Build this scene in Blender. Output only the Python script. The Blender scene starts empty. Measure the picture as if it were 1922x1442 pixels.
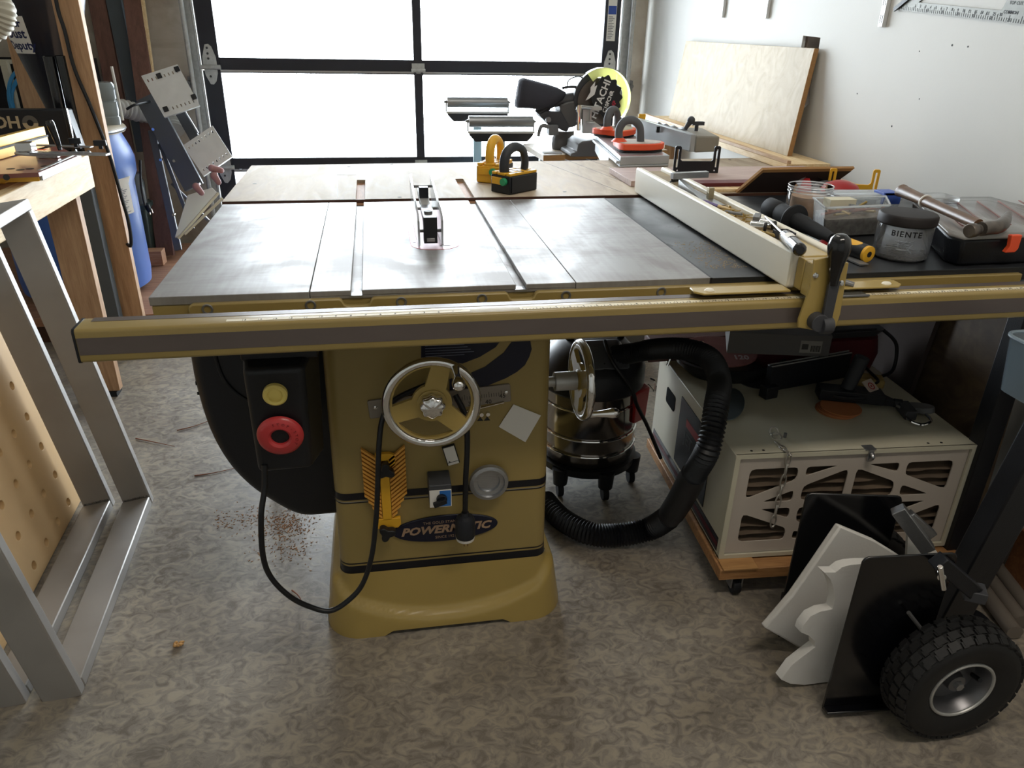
import bpy, bmesh, math, random
from mathutils import Vector, Matrix, Euler
random.seed(7)
R = math.radians
scene = bpy.context.scene
COL = scene.collection

# ------------------------------------------------------------------ materials
def lin(h):
    h = h.lstrip('#')
    out = []
    for i in (0, 2, 4):
        c = int(h[i:i+2], 16)/255
        out.append(c/12.92 if c <= .04045 else ((c+.055)/1.055)**2.4)
    return out

def mat(name, col, rough=.5, metal=0., var=0., vs=8., bump=0., bs=60., coat=0., trans=0., ior=1.45,
        stretch=(1, 1, 1), col2=None, detail=4., spec=.5, rvar=0., alpha=1.):
    m = bpy.data.materials.new(name); m.use_nodes = True
    nt = m.node_tree; b = nt.nodes['Principled BSDF']
    c = lin(col)
    b.inputs['Base Color'].default_value = (*c, 1)
    b.inputs['Roughness'].default_value = rough
    b.inputs['Metallic'].default_value = metal
    b.inputs['Coat Weight'].default_value = coat
    b.inputs['Coat Roughness'].default_value = .15
    b.inputs['Transmission Weight'].default_value = trans
    b.inputs['IOR'].default_value = ior
    b.inputs['Specular IOR Level'].default_value = spec
    if alpha < 1: b.inputs['Alpha'].default_value = alpha
    if var or bump or col2 or rvar:
        tc = nt.nodes.new('ShaderNodeTexCoord'); mp = nt.nodes.new('ShaderNodeMapping')
        mp.inputs['Scale'].default_value = stretch
        nt.links.new(tc.outputs['Object'], mp.inputs['Vector'])
        nz = nt.nodes.new('ShaderNodeTexNoise')
        nz.inputs['Scale'].default_value = vs; nz.inputs['Detail'].default_value = detail
        nz.inputs['Distortion'].default_value = .4
        nt.links.new(mp.outputs['Vector'], nz.inputs['Vector'])
        if var or col2:
            rp = nt.nodes.new('ShaderNodeValToRGB')
            rp.color_ramp.elements[0].position = .3; rp.color_ramp.elements[1].position = .7
            if col2: a, d = c, lin(col2)
            else: a = [x*(1-var) for x in c]; d = [min(1, x*(1+var)) for x in c]
            rp.color_ramp.elements[0].color = (*a, 1); rp.color_ramp.elements[1].color = (*d, 1)
            nt.links.new(nz.outputs['Fac'], rp.inputs['Fac'])
            nt.links.new(rp.outputs['Color'], b.inputs['Base Color'])
        if rvar:
            mr = nt.nodes.new('ShaderNodeMapRange')
            mr.inputs['From Min'].default_value = .3; mr.inputs['From Max'].default_value = .7
            mr.inputs['To Min'].default_value = max(0, rough-rvar); mr.inputs['To Max'].default_value = min(1, rough+rvar)
            nt.links.new(nz.outputs['Fac'], mr.inputs['Value']); nt.links.new(mr.outputs['Result'], b.inputs['Roughness'])
        if bump:
            n2 = nt.nodes.new('ShaderNodeTexNoise'); n2.inputs['Scale'].default_value = bs
            nt.links.new(mp.outputs['Vector'], n2.inputs['Vector'])
            bp = nt.nodes.new('ShaderNodeBump'); bp.inputs['Strength'].default_value = bump
            bp.inputs['Distance'].default_value = .002
            nt.links.new(n2.outputs['Fac'], bp.inputs['Height']); nt.links.new(bp.outputs['Normal'], b.inputs['Normal'])
    return m

def wood(name, c1, c2, scale=3., stretch=(1, 12, 12), rough=.6, dist=2.5, knots=0.):
    """long grain wood: noise stretched along one axis, warped rings"""
    m = bpy.data.materials.new(name); m.use_nodes = True
    nt = m.node_tree; b = nt.nodes['Principled BSDF']; b.inputs['Roughness'].default_value = rough
    tc = nt.nodes.new('ShaderNodeTexCoord'); mp = nt.nodes.new('ShaderNodeMapping')
    mp.inputs['Scale'].default_value = stretch
    nt.links.new(tc.outputs['Object'], mp.inputs['Vector'])
    n1 = nt.nodes.new('ShaderNodeTexNoise'); n1.inputs['Scale'].default_value = scale
    n1.inputs['Detail'].default_value = 6; n1.inputs['Distortion'].default_value = dist
    nt.links.new(mp.outputs['Vector'], n1.inputs['Vector'])
    n2 = nt.nodes.new('ShaderNodeTexNoise'); n2.inputs['Scale'].default_value = scale*9
    n2.inputs['Detail'].default_value = 5
    nt.links.new(mp.outputs['Vector'], n2.inputs['Vector'])
    mx = nt.nodes.new('ShaderNodeMix'); mx.inputs[0].default_value = .35
    nt.links.new(n1.outputs['Fac'], mx.inputs[2]); nt.links.new(n2.outputs['Fac'], mx.inputs[3])
    rp = nt.nodes.new('ShaderNodeValToRGB')
    rp.color_ramp.elements[0].position = .36; rp.color_ramp.elements[0].color = (*lin(c1), 1)
    rp.color_ramp.elements[1].position = .62; rp.color_ramp.elements[1].color = (*lin(c2), 1)
    nt.links.new(mx.outputs[0], rp.inputs['Fac']); out = rp.outputs['Color']
    if knots:
        vo = nt.nodes.new('ShaderNodeTexVoronoi'); vo.inputs['Scale'].default_value = knots
        nt.links.new(tc.outputs['Object'], vo.inputs['Vector'])
        r2 = nt.nodes.new('ShaderNodeValToRGB')
        r2.color_ramp.elements[0].position = .03; r2.color_ramp.elements[0].color = (.25, .13, .07, 1)
        r2.color_ramp.elements[1].position = .11; r2.color_ramp.elements[1].color = (1, 1, 1, 1)
        nt.links.new(vo.outputs['Distance'], r2.inputs['Fac'])
        ml = nt.nodes.new('ShaderNodeMix'); ml.data_type = 'RGBA'; ml.blend_type = 'MULTIPLY'; ml.inputs[0].default_value = 1
        nt.links.new(out, ml.inputs[6]); nt.links.new(r2.outputs['Color'], ml.inputs[7]); out = ml.outputs[2]
    nt.links.new(out, b.inputs['Base Color'])
    return m

def swirl(name, c1, c2, c3, scale, rough, dist=1.6, bump=.15, stretch=(1, 1, 1), lines=0., rmin=None, metal=0.):
    """marbled blotches with contour lines"""
    m = bpy.data.materials.new(name); m.use_nodes = True
    nt = m.node_tree; b = nt.nodes['Principled BSDF']; b.inputs['Roughness'].default_value = rough; b.inputs['Metallic'].default_value = metal
    tc = nt.nodes.new('ShaderNodeTexCoord'); mp = nt.nodes.new('ShaderNodeMapping'); mp.inputs['Scale'].default_value = stretch
    nt.links.new(tc.outputs['Object'], mp.inputs['Vector'])
    n1 = nt.nodes.new('ShaderNodeTexNoise'); n1.inputs['Scale'].default_value = scale; n1.inputs['Detail'].default_value = 5
    n1.inputs['Distortion'].default_value = dist; n1.inputs['Roughness'].default_value = .55
    nt.links.new(mp.outputs['Vector'], n1.inputs['Vector'])
    big = nt.nodes.new('ShaderNodeTexNoise'); big.inputs['Scale'].default_value = scale*.12; big.inputs['Detail'].default_value = 3
    nt.links.new(mp.outputs['Vector'], big.inputs['Vector'])
    rp = nt.nodes.new('ShaderNodeValToRGB')
    e = rp.color_ramp.elements
    e[0].position = .33; e[0].color = (*lin(c1), 1); e[1].position = .62; e[1].color = (*lin(c3), 1)
    k = e.new(.48); k.color = (*lin(c2), 1)
    nt.links.new(n1.outputs['Fac'], rp.inputs['Fac']); out = rp.outputs['Color']
    if lines:
        mm = nt.nodes.new('ShaderNodeMath'); mm.operation = 'MULTIPLY'; mm.inputs[1].default_value = lines
        nt.links.new(n1.outputs['Fac'], mm.inputs[0])
        sn = nt.nodes.new('ShaderNodeMath'); sn.operation = 'SINE'; nt.links.new(mm.outputs[0], sn.inputs[0])
        r2 = nt.nodes.new('ShaderNodeValToRGB'); r2.color_ramp.elements[0].position = .70; r2.color_ramp.elements[0].color = (0, 0, 0, 1)
        r2.color_ramp.elements[1].position = 1.; r2.color_ramp.elements[1].color = (.32, .32, .32, 1)
        nt.links.new(sn.outputs[0], r2.inputs['Fac'])
        mx = nt.nodes.new('ShaderNodeMix'); mx.data_type = 'RGBA'
        nt.links.new(r2.outputs['Color'], mx.inputs[0]); nt.links.new(out, mx.inputs[6]); mx.inputs[7].default_value = (*lin(c3), 1)
        out = mx.outputs[2]
    r3 = nt.nodes.new('ShaderNodeValToRGB'); r3.color_ramp.elements[0].position = .3; r3.color_ramp.elements[0].color = (.62, .60, .57, 1)
    r3.color_ramp.elements[1].position = .7; r3.color_ramp.elements[1].color = (1.0, 1.0, 1.0, 1)
    nt.links.new(big.outputs['Fac'], r3.inputs['Fac'])
    ml = nt.nodes.new('ShaderNodeMix'); ml.data_type = 'RGBA'; ml.blend_type = 'MULTIPLY'; ml.inputs[0].default_value = 1
    nt.links.new(out, ml.inputs[6]); nt.links.new(r3.outputs['Color'], ml.inputs[7])
    nt.links.new(ml.outputs[2], b.inputs['Base Color'])
    if rmin is not None:
        mr = nt.nodes.new('ShaderNodeMapRange'); mr.inputs['From Min'].default_value = .3; mr.inputs['From Max'].default_value = .7
        mr.inputs['To Min'].default_value = rmin; mr.inputs['To Max'].default_value = rough
        nt.links.new(n1.outputs['Fac'], mr.inputs['Value']); nt.links.new(mr.outputs['Result'], b.inputs['Roughness'])
    if bump:
        bp = nt.nodes.new('ShaderNodeBump'); bp.inputs['Strength'].default_value = bump; bp.inputs['Distance'].default_value = .003
        nt.links.new(n1.outputs['Fac'], bp.inputs['Height']); nt.links.new(bp.outputs['Normal'], b.inputs['Normal'])
    return m

def clear(name, col='#ffffff', opac=.12, rough=.08):
    """thin clear plastic: mostly see-through with a glossy skin"""
    m = bpy.data.materials.new(name); m.use_nodes = True
    nt = m.node_tree; nt.nodes.remove(nt.nodes['Principled BSDF'])
    out = nt.nodes['Material Output']
    t = nt.nodes.new('ShaderNodeBsdfTransparent'); t.inputs['Color'].default_value = (*[min(1, .35+.65*x) for x in lin(col)], 1)
    d = nt.nodes.new('ShaderNodeBsdfDiffuse'); d.inputs['Color'].default_value = (*lin(col), 1)
    g = nt.nodes.new('ShaderNodeBsdfGlossy'); g.inputs['Roughness'].default_value = rough
    f = nt.nodes.new('ShaderNodeFresnel'); f.inputs['IOR'].default_value = 1.4
    tl = nt.nodes.new('ShaderNodeBsdfTranslucent'); tl.inputs['Color'].default_value = (*lin(col), 1)
    m0 = nt.nodes.new('ShaderNodeMixShader'); m0.inputs[0].default_value = .5
    nt.links.new(d.outputs[0], m0.inputs[1]); nt.links.new(tl.outputs[0], m0.inputs[2])
    m1 = nt.nodes.new('ShaderNodeMixShader'); m1.inputs[0].default_value = opac
    nt.links.new(t.outputs[0], m1.inputs[1]); nt.links.new(m0.outputs[0], m1.inputs[2])
    m2 = nt.nodes.new('ShaderNodeMixShader')
    nt.links.new(f.outputs[0], m2.inputs[0]); nt.links.new(m1.outputs[0], m2.inputs[1]); nt.links.new(g.outputs[0], m2.inputs[2])
    nt.links.new(m2.outputs[0], out.inputs['Surface'])
    return m

# ------------------------------------------------------------------ mesh builder
class MB:
    def __init__(s): s.bm = bmesh.new(); s.mi = 0
    def _f(s, vs):
        try: f = s.bm.faces.new(vs); f.material_index = s.mi; return f
        except ValueError: return None
    def box(s, x0, x1, y0, y1, z0, z1, M=None):
        c = [(x, y, z) for z in (z0, z1) for x, y in ((x0, y0), (x1, y0), (x1, y1), (x0, y1))]
        v = [s.bm.verts.new((M @ Vector(p)) if M else p) for p in c]
        for q in ((3, 2, 1, 0), (4, 5, 6, 7), (0, 1, 5, 4), (1, 2, 6, 5), (2, 3, 7, 6), (3, 0, 4, 7)): s._f([v[i] for i in q])
        return s
    def hexa(s, p):
        """eight corner points: four of the bottom, four of the top"""
        v = [s.bm.verts.new(q) for q in p]
        for q in ((3, 2, 1, 0), (4, 5, 6, 7), (0, 1, 5, 4), (1, 2, 6, 5), (2, 3, 7, 6), (3, 0, 4, 7)): s._f([v[i] for i in q])
        return s
    def bar(s, a, b, w, h, up=(0, 0, 1)):
        """box beam from a to b, w across, h along up"""
        a, b = Vector(a), Vector(b); d = (b-a).normalized(); up = Vector(up)
        side = d.cross(up).normalized(); u = side.cross(d).normalized()
        p = []
        for c in (a, b):
            for i, j in ((-1, -1), (1, -1), (1, 1), (-1, 1)): p.append(c+side*(w/2*i)+u*(h/2*j))
        return s.hexa(p)
    def loft(s, rings, cap=True, closed=True):
        R_ = [[s.bm.verts.new(p) for p in r] for r in rings]
        n = len(R_[0])
        for a, b in zip(R_, R_[1:]):
            for i in range(n if closed else n-1): s._f([a[i], a[(i+1) % n], b[(i+1) % n], b[i]])
        if cap: s._f(R_[0][::-1]); s._f(R_[-1])
        return s
    def lathe(s, prof, M=None, seg=32, a0=0., a1=2*math.pi):
        """profile (r, z) turned about z, placed by matrix M"""
        M = M or Matrix(); full = abs(a1-a0-2*math.pi) < 1e-6
        n = seg if full else seg+1
        rings = []
        for r, z in prof:
            if r < 1e-6: rings.append([s.bm.verts.new(M @ Vector((0, 0, z)))]*n); continue
            rings.append([s.bm.verts.new(M @ Vector((r*math.cos(a0+(a1-a0)*i/seg), r*math.sin(a0+(a1-a0)*i/seg), z))) for i in range(n)])
        for a, b in zip(rings, rings[1:]):
            for i in range(seg):
                j = (i+1) % n
                q = []
                for v in (a[i], a[j], b[j], b[i]):
                    if v not in q: q.append(v)
                if len(q) > 2: s._f(q)
        return s
    def cyl(s, a, b, r0, r1=None, seg=20, cap=True):
        r1 = r0 if r1 is None else r1
        a, b = Vector(a), Vector(b); L = (b-a).length
        M = Matrix.Translation(a) @ (b-a).to_track_quat('Z', 'Y').to_matrix().to_4x4()
        pr = [(r0, 0), (r1, L)]
        if cap: pr = [(0, 0)]+pr+[(0, L)]
        return s.lathe(pr, M, seg)
    def tube(s, pts, r, seg=10, sub=6, rf=None, cap=True, flat=1.):
        """smooth round tube along points; rf(t, i) scales the radius"""
        P = [Vector(p) for p in pts]
        if sub > 1 and len(P) > 2:
            Q = []
            for i in range(len(P)-1):
                p0 = P[max(0, i-1)]; p1 = P[i]; p2 = P[i+1]; p3 = P[min(len(P)-1, i+2)]
                for k in range(sub):
                    t = k/sub
                    Q.append(.5*((2*p1)+(p2-p0)*t+(2*p0-5*p1+4*p2-p3)*t*t+(3*p1-p0-3*p2+p3)*t**3))
            Q.append(P[-1]); P = Q
        n = len(P); rings = []
        T0 = (P[1]-P[0]).normalized()
        N = T0.orthogonal().normalized()
        for i in range(n):
            T = (P[min(n-1, i+1)]-P[max(0, i-1)]).normalized()
            N = (N-T*N.dot(T)).normalized(); B = T.cross(N)
            rr = (r[0]+(r[1]-r[0])*i/(n-1)) if isinstance(r, (tuple, list)) else r
            if rf: rr *= rf(i/(n-1), i)
            rings.append([P[i]+N*(rr*math.cos(2*math.pi*k/seg))+B*(rr*flat*math.sin(2*math.pi*k/seg)) for k in range(seg)])
        return s.loft(rings, cap)
    def prism(s, poly, M, h, hole=None):
        """polygon in the xy of matrix M, thick h along its z"""
        v0 = [s.bm.verts.new(M @ Vector((x, y, 0))) for x, y in poly]
        v1 = [s.bm.verts.new(M @ Vector((x, y, h))) for x, y in poly]
        n = len(poly)
        for i in range(n): s._f([v0[i], v0[(i+1) % n], v1[(i+1) % n], v1[i]])
        if not hole: s._f(v0[::-1]); s._f(v1)
        else:
            w0 = [s.bm.verts.new(M @ Vector((x, y, 0))) for x, y in hole]
            w1 = [s.bm.verts.new(M @ Vector((x, y, h))) for x, y in hole]
            for i in range(n):
                j = (i+1) % n
                s._f([w1[i], w1[j], w0[j], w0[i]]); s._f([v0[j], v0[i], w0[i], w0[j]]); s._f([v1[i], v1[j], w1[j], w1[i]])
        return s
    def plate(s, poly, holes, M, h):
        """polygon with any number of holes"""
        loops = []
        bm = bmesh.new()
        for lp in [poly]+holes:
            v = [bm.verts.new((x, y, 0)) for x, y in lp]
            for i in range(len(v)): bm.edges.new((v[i], v[(i+1) % len(v)]))
            loops.append(v)
        bmesh.ops.triangle_fill(bm, edges=bm.edges[:], use_beauty=True, use_dissolve=False)
        bm.verts.index_update()
        pts = [v.co.copy() for v in bm.verts]; fs = [[v.index for v in f.verts] for f in bm.faces]
        idx = [[v.index for v in lp] for lp in loops]; bm.free()
        lo = [s.bm.verts.new(M @ p) for p in pts]; hi = [s.bm.verts.new(M @ (p+Vector((0, 0, h)))) for p in pts]
        for f in fs: s._f([lo[i] for i in f[::-1]]); s._f([hi[i] for i in f])
        for lp in idx:
            for i in range(len(lp)): a, b = lp[i], lp[(i+1) % len(lp)]; s._f([lo[a], lo[b], hi[b], hi[a]])
        return s
    def ball(s, c, r, sc=(1, 1, 1), seg=20, M=None):
        m = Matrix.Translation(Vector(c)) @ (M or Matrix()) @ Matrix.Diagonal((*sc, 1))
        n = 12
        return s.lathe([(r*math.sin(math.pi*i/n), -r*math.cos(math.pi*i/n)) for i in range(n+1)], m, seg)
    def torus(s, c, Rr, r, M=None, seg=40, s2=10, sc=(1, 1, 1)):
        m = Matrix.Translation(Vector(c)) @ (M or Matrix()) @ Matrix.Diagonal((*sc, 1))
        s.lathe([(Rr+r*math.cos(2*math.pi*i/s2), r*math.sin(2*math.pi*i/s2)) for i in range(s2+1)], m, seg)
        return s

def rrect(x0, x1, y0, y1, r, z=0, n=5):
    out = []
    for cx, cy, a in ((x1-r, y0+r, -90), (x1-r, y1-r, 0), (x0+r, y1-r, 90), (x0+r, y0+r, 180)):
        for i in range(n+1):
            t = R(a+90*i/n); out.append((cx+r*math.cos(t), cy+r*math.sin(t), z))
    return out
def rr2(x0, x1, y0, y1, r, n=5): return [(p[0], p[1]) for p in rrect(x0, x1, y0, y1, r, 0, n)]
def circ(cx, cy, r, n=24, sy=1): return [(cx+r*math.cos(2*math.pi*i/n), cy+r*sy*math.sin(2*math.pi*i/n)) for i in range(n)]

WORLD_ROOTS = []
def mesh_of(mb, name, m, bevel=0, smooth=40):
    bmesh.ops.remove_doubles(mb.bm, verts=mb.bm.verts[:], dist=1e-6)
    bmesh.ops.recalc_face_normals(mb.bm, faces=mb.bm.faces[:])
    me = bpy.data.meshes.new(name); mb.bm.to_mesh(me); mb.bm.free()
    for k in (m if isinstance(m, (list, tuple)) else [m]): me.materials.append(k)
    me.shade_smooth(); me.set_sharp_from_angle(angle=R(smooth))
    return me
def obj(name, mb, m, parent=None, bevel=0., smooth=40, label=None, seg=2):
    o = bpy.data.objects.new(name, mesh_of(mb, name, m, bevel, smooth)); COL.objects.link(o)
    if parent is not None: o.parent = parent
    if bevel:
        b = o.modifiers.new('bevel', 'BEVEL'); b.width = bevel; b.segments = seg; b.limit_method = 'ANGLE'; b.angle_limit = R(40)
        b.harden_normals = False
    if label: o['label'] = label
    return o
def tag(o, label, cat, group=None, kind=None):
    o['label'] = label; o['category'] = cat
    if group: o['group'] = group
    if kind: o['kind'] = kind
    return o
def thing(name, label, cat, loc=None, rz=0., group=None, rot=None):
    """an Empty at the thing's base; without loc its parts are given in room coordinates and the base is found at the end"""
    o = bpy.data.objects.new(name, None); COL.objects.link(o); o.empty_display_size = .05
    if loc is None: WORLD_ROOTS.append(o)
    else:
        o.location = loc; o.rotation_euler = rot if rot else (0, 0, rz)
    return tag(o, label, cat, group)
def solo(name, mb, m, label, cat, group=None, bevel=0., smooth=40, kind=None):
    """a thing that is one mesh, its origin moved to the middle of its underside"""
    vs = [v.co for v in mb.bm.verts]
    c = Vector(((min(v.x for v in vs)+max(v.x for v in vs))/2, (min(v.y for v in vs)+max(v.y for v in vs))/2, min(v.z for v in vs)))
    for v in mb.bm.verts: v.co -= c
    o = obj(name, mb, m, None, bevel, smooth); o.location = c
    return tag(o, label, cat, group, kind)
def struct(name, mb, m, parent=None, bevel=0., smooth=40):
    o = obj(name, mb, m, parent, bevel, smooth)
    if parent is None: o['kind'] = 'structure'
    return o
def copy_thing(src, loc=None, rot=None, label=None, group=None):
    r = src.copy(); COL.objects.link(r)
    if loc is not None: r.location = loc
    if rot is not None: r.rotation_euler = rot
    if label: r['label'] = label
    if group: r['group'] = group
    for ch in list(src.children):
        c = ch.copy(); COL.objects.link(c); c.parent = r
        for g in list(ch.children):
            d = g.copy(); COL.objects.link(d); d.parent = c
    return r
def finish():
    for o in WORLD_ROOTS:
        pts = []
        for c in o.children: pts += [v.co for v in c.data.vertices]
        if not pts: continue
        b = Vector(((min(p.x for p in pts)+max(p.x for p in pts))/2, (min(p.y for p in pts)+max(p.y for p in pts))/2, min(p.z for p in pts)))
        o.location = b
        for c in o.children: c.matrix_parent_inverse = Matrix.Translation(-b)
FR = Matrix(((1, 0, 0, 0), (0, 0, 1, 0), (0, 1, 0, 0), (0, 0, 0, 1)))   # xy of a drawing -> x and z of the room, thickness to +y
def front(x, y, z, rot=0.): return Matrix.Translation((x, y, z)) @ FR @ Matrix.Rotation(rot, 4, 'Z')
SD = Matrix(((0, 0, 1, 0), (1, 0, 0, 0), (0, 1, 0, 0), (0, 0, 0, 1)))   # xy of a drawing -> y and z of the room, thickness to +x
def side(x, y, z): return Matrix.Translation((x, y, z)) @ SD
def text(name, body, size, m, M, parent, ext=.0004, ax='CENTER', bold=0., shear=0., space=1., sx=1.):
    cu = bpy.data.curves.new(name, 'FONT'); cu.body = body; cu.size = size; cu.extrude = ext; cu.align_x = ax
    cu.align_y = 'CENTER'; cu.offset = bold; cu.shear = shear; cu.space_character = space; cu.resolution_u = 2
    t = bpy.data.objects.new('tmp', cu); COL.objects.link(t)
    dg = bpy.context.evaluated_depsgraph_get(); me = bpy.data.meshes.new_from_object(t.evaluated_get(dg))
    bpy.data.objects.remove(t)
    me.transform(M @ Matrix.Diagonal((sx, 1, 1, 1))); me.name = name
    me.materials.clear(); me.materials.append(m)
    o = bpy.data.objects.new(name, me); COL.objects.link(o)
    if parent is not None: o.parent = parent
    return o
# text facing the camera side (-y): x right, y up, z towards -y
def tfront(x, y, z, rot=0.): return Matrix.Translation((x, y, z)) @ Matrix.Rotation(R(90), 4, 'X') @ Matrix.Rotation(rot, 4, 'Z')

# ------------------------------------------------------------------ palette
GOLD = mat('gold_paint', '#96824e', .38, var=.04, vs=5, coat=.25, bump=.03, bs=90)
GOLD_E = mat('gold_enamel', '#a89050', .3, coat=.4, var=.03)
IRON = None
STEEL = mat('brushed_steel', '#a7a9ac', .35, .9, var=.1, vs=40, stretch=(1, 14, 14))
STEEL_D = mat('dull_steel', '#7d7d7d', .5, .7, var=.15, vs=20)
CHROME = mat('chrome', '#e4e4e4', .08, 1.)
ALU = mat('cast_aluminium', '#b9bab8', .45, .6, var=.06, vs=30)
BLACK = mat('black_plastic', '#16181d', .45, var=.1, vs=20)
BLACK_G = mat('black_gloss', '#0b0c10', .18, coat=.5)
BLACK_M = mat('black_rubber', '#15161a', .7, bump=.1)
BLACK_P = mat('black_powdercoat', '#14161c', .4, bump=.15, bs=400)
BAND = mat('black_band', '#0e1018', .3)
WHITE = mat('white_paint', '#e2e2de', .5)
UHMW = mat('white_plastic', '#e6e1d2', .35, var=.02, vs=3)
CREAM = mat('cream_enamel', '#c8c3ae', .4, var=.06, vs=3)
RED = mat('red_plastic', '#a12022', .4)
REDB = mat('stop_red', '#b9383a', .35, coat=.2)
YEL = mat('yellow_plastic', '#e0a92c', .45)
YELB = mat('start_yellow', '#e8d275', .4)
ORANGE = mat('orange_plastic', '#e4532c', .45)
BLUE = mat('blue_plastic', '#4a72c4', .4, var=.06, vs=4)
GREEN = mat('green_knob', '#2f9a68', .4)
GREY = mat('grey_plastic', '#6a6b6d', .5, var=.05)
GREY_D = mat('dark_grey_plastic', '#3c3d41', .5, var=.05)
PAPER = mat('white_paper', '#dedbd4', .7)
CARD = mat('grey_cardboard', '#5f5c5a', .8, var=.05)
STUD = wood('fir_stud_orange', '#a07a58', '#c29d78', 2.2, (12, 12, 1), .65, 1.4, knots=3.)
STUD_D = wood('stained_redwood', '#5c4036', '#775346', 2.2, (12, 12, 1), .7, 1.2)
STUD_L = wood('pale_lumber', '#cfae7c', '#e6cfa6', 2.6, (10, 1.2, 10), .6, 2.)
GREYW = mat('grey_painted_wood', '#4c5358', .7, var=.06)
BIRCH = swirl('birch_ply', '#a8956c', '#b29f7a', '#bfad8a', 9, .55, 3.2, 0, (1, 1, .7), lines=30)
PLYTOP = swirl('worn_ply_top', '#a99680', '#b8a68f', '#c9bba6', 7, .68, 1.0, .05, (3, .8, 1), rmin=.55)
PLYEDGE = mat('ply_edge', '#9c7446', .7, var=.2, vs=40, stretch=(1, 1, 30))
PLYDARK = swirl('brown_board', '#5c4c40', '#695848', '#78664f', 6, .6, 2.5, 0, (1, 1, 1.5))
EDGED = mat('dark_stained_edge', '#4b2e20', .6, var=.15, vs=30)
PURPLE = mat('purple_wood', '#5e2326', .5, var=.12, vs=20, stretch=(1, 8, 8))
PINKW = wood('pink_plank', '#a58c86', '#b9a39a', 3., (1, 10, 10), .5)
RAWSTEEL = mat('raw_steel_tube', '#a9a6a2', .5, .5, var=.12, vs=5, rvar=.1, bump=.03)
MDF = mat('mdf_board', '#c9a778', .6, var=.05, vs=6)
FOAM = mat('white_foam', '#dcdad6', .9, bump=.3, bs=200)
CLEAR = clear('clear_plastic')
MILKY = clear('milky_plastic', '#e4e6e4', .20, .15)
SAWDUST = mat('sawdust', '#c59a63', .9, var=.2, vs=80)

# ================================================================== THE SETTING
FLOOR = swirl('stained_concrete', '#7a7269', '#908980', '#a79d8c', 25, .5, 1.7, .15, (1, 1.3, 1), lines=60, rmin=.3)
DRYWALL = mat('painted_drywall', '#c9c8c3', .6, var=.02, vs=2, bump=.06, bs=160)
DRYWALL_W = swirl('scuffed_plaster', '#a89c8c', '#b8ad9e', '#c4bbae', 5, .8, .8, .1)
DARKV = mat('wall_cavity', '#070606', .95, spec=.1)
CEILM = mat('ceiling_paint', '#c9c4b8', .9)
DOORF = mat('dark_door_frame', '#23252f', .4, var=.06, vs=5)
PANE = clear('frosted_pane', '#ffffff', .12, .3)

mb = MB(); mb.box(-2.2, 2.3, -3.2, 3.9, -.12, 0); struct('floor', mb, FLOOR)
mb = MB(); mb.box(-2.2, 2.3, -3.2, 3.52, 2.62, 2.7); struct('ceiling', mb, CEILM)
mb = MB()
hole = [(1.405, 1.06), (1.42, 1.06), (1.45, 1.2), (1.455, 1.255), (1.455, 1.29), (1.545, 1.302), (1.548, 1.24), (1.5, 1.22), (1.43, 1.2)]
hole = [(1.41, 1.07), (1.425, 1.13), (1.415, 1.255), (1.415, 1.298), (1.54, 1.303), (1.54, 1.14), (1.45, 1.05)]
mb.plate([(-3.2, 0), (3.36, 0), (3.36, 2.62), (-3.2, 2.62)], [hole], side(2.04, 0, 0), .013)
wr = struct('wall_right', mb, DRYWALL)
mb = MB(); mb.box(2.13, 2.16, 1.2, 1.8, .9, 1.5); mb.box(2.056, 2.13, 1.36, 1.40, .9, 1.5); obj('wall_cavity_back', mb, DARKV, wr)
mb = MB(); mb.box(2.056, 2.12, 1.526, 1.6, .9, 1.5); obj('wall_stud', mb, mat('cavity_stud', '#75685d', .8, var=.2, vs=25), wr)
mb = MB(); mb.box(-2.2, -.50, 3.36, 3.5, 0, 2.62); mb.box(1.90, 2.3, 3.36, 3.5, 0, 2.62); mb.box(-.50, 1.90, 3.36, 3.5, 2.12, 2.62); struct('wall_front', mb, DRYWALL_W)
mb = MB(); mb.box(-2.2, -1.9, -3.2, 3.36, 0, 2.62); struct('wall_left', mb, WHITE)
mb = MB(); mb.box(-1.9, 2.04, -3.2, -3.1, 0, 2.62); struct('wall_back', mb, DRYWALL)

# garage door: sections 0.533 m high, two panes each
gd = struct('door_1', MB().box(-.49, 1.86, 3.30, 3.315, 0, .02), BLACK_M)
for k in range(4):
    z0 = .02+.533*k-(.02 if k else 0); z1 = .533*(k+1)-.003
    f = MB()
    zi0, zi1 = z0+(.062 if k else .1), z1-.012
    f.box(-.49, -.398, 3.30, 3.345, z0, z1); f.box(1.765, 1.86, 3.30, 3.345, z0, z1); f.box(.658, .706, 3.30, 3.345, zi0, zi1)
    f.box(-.398, 1.765, 3.30, 3.345, z0, zi0); f.box(-.398, 1.765, 3.30, 3.345, zi1, z1)
    fo = obj('section_frame', f, DOORF, gd, .002)
    g = MB(); g.box(-.398, .658, 3.322, 3.326, zi0, zi1); g.box(.706, 1.765, 3.322, 3.326, zi0, zi1)
    obj('pane', g, PANE, gd)
    s = MB(); s.box(-.398, 1.765, 3.296, 3.30, z1-.006, z1+.004); obj('weather_strip', s, STEEL, gd)
HINGE = mat('galvanised', '#b5b7b6', .45, .5, var=.12, vs=60)
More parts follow.
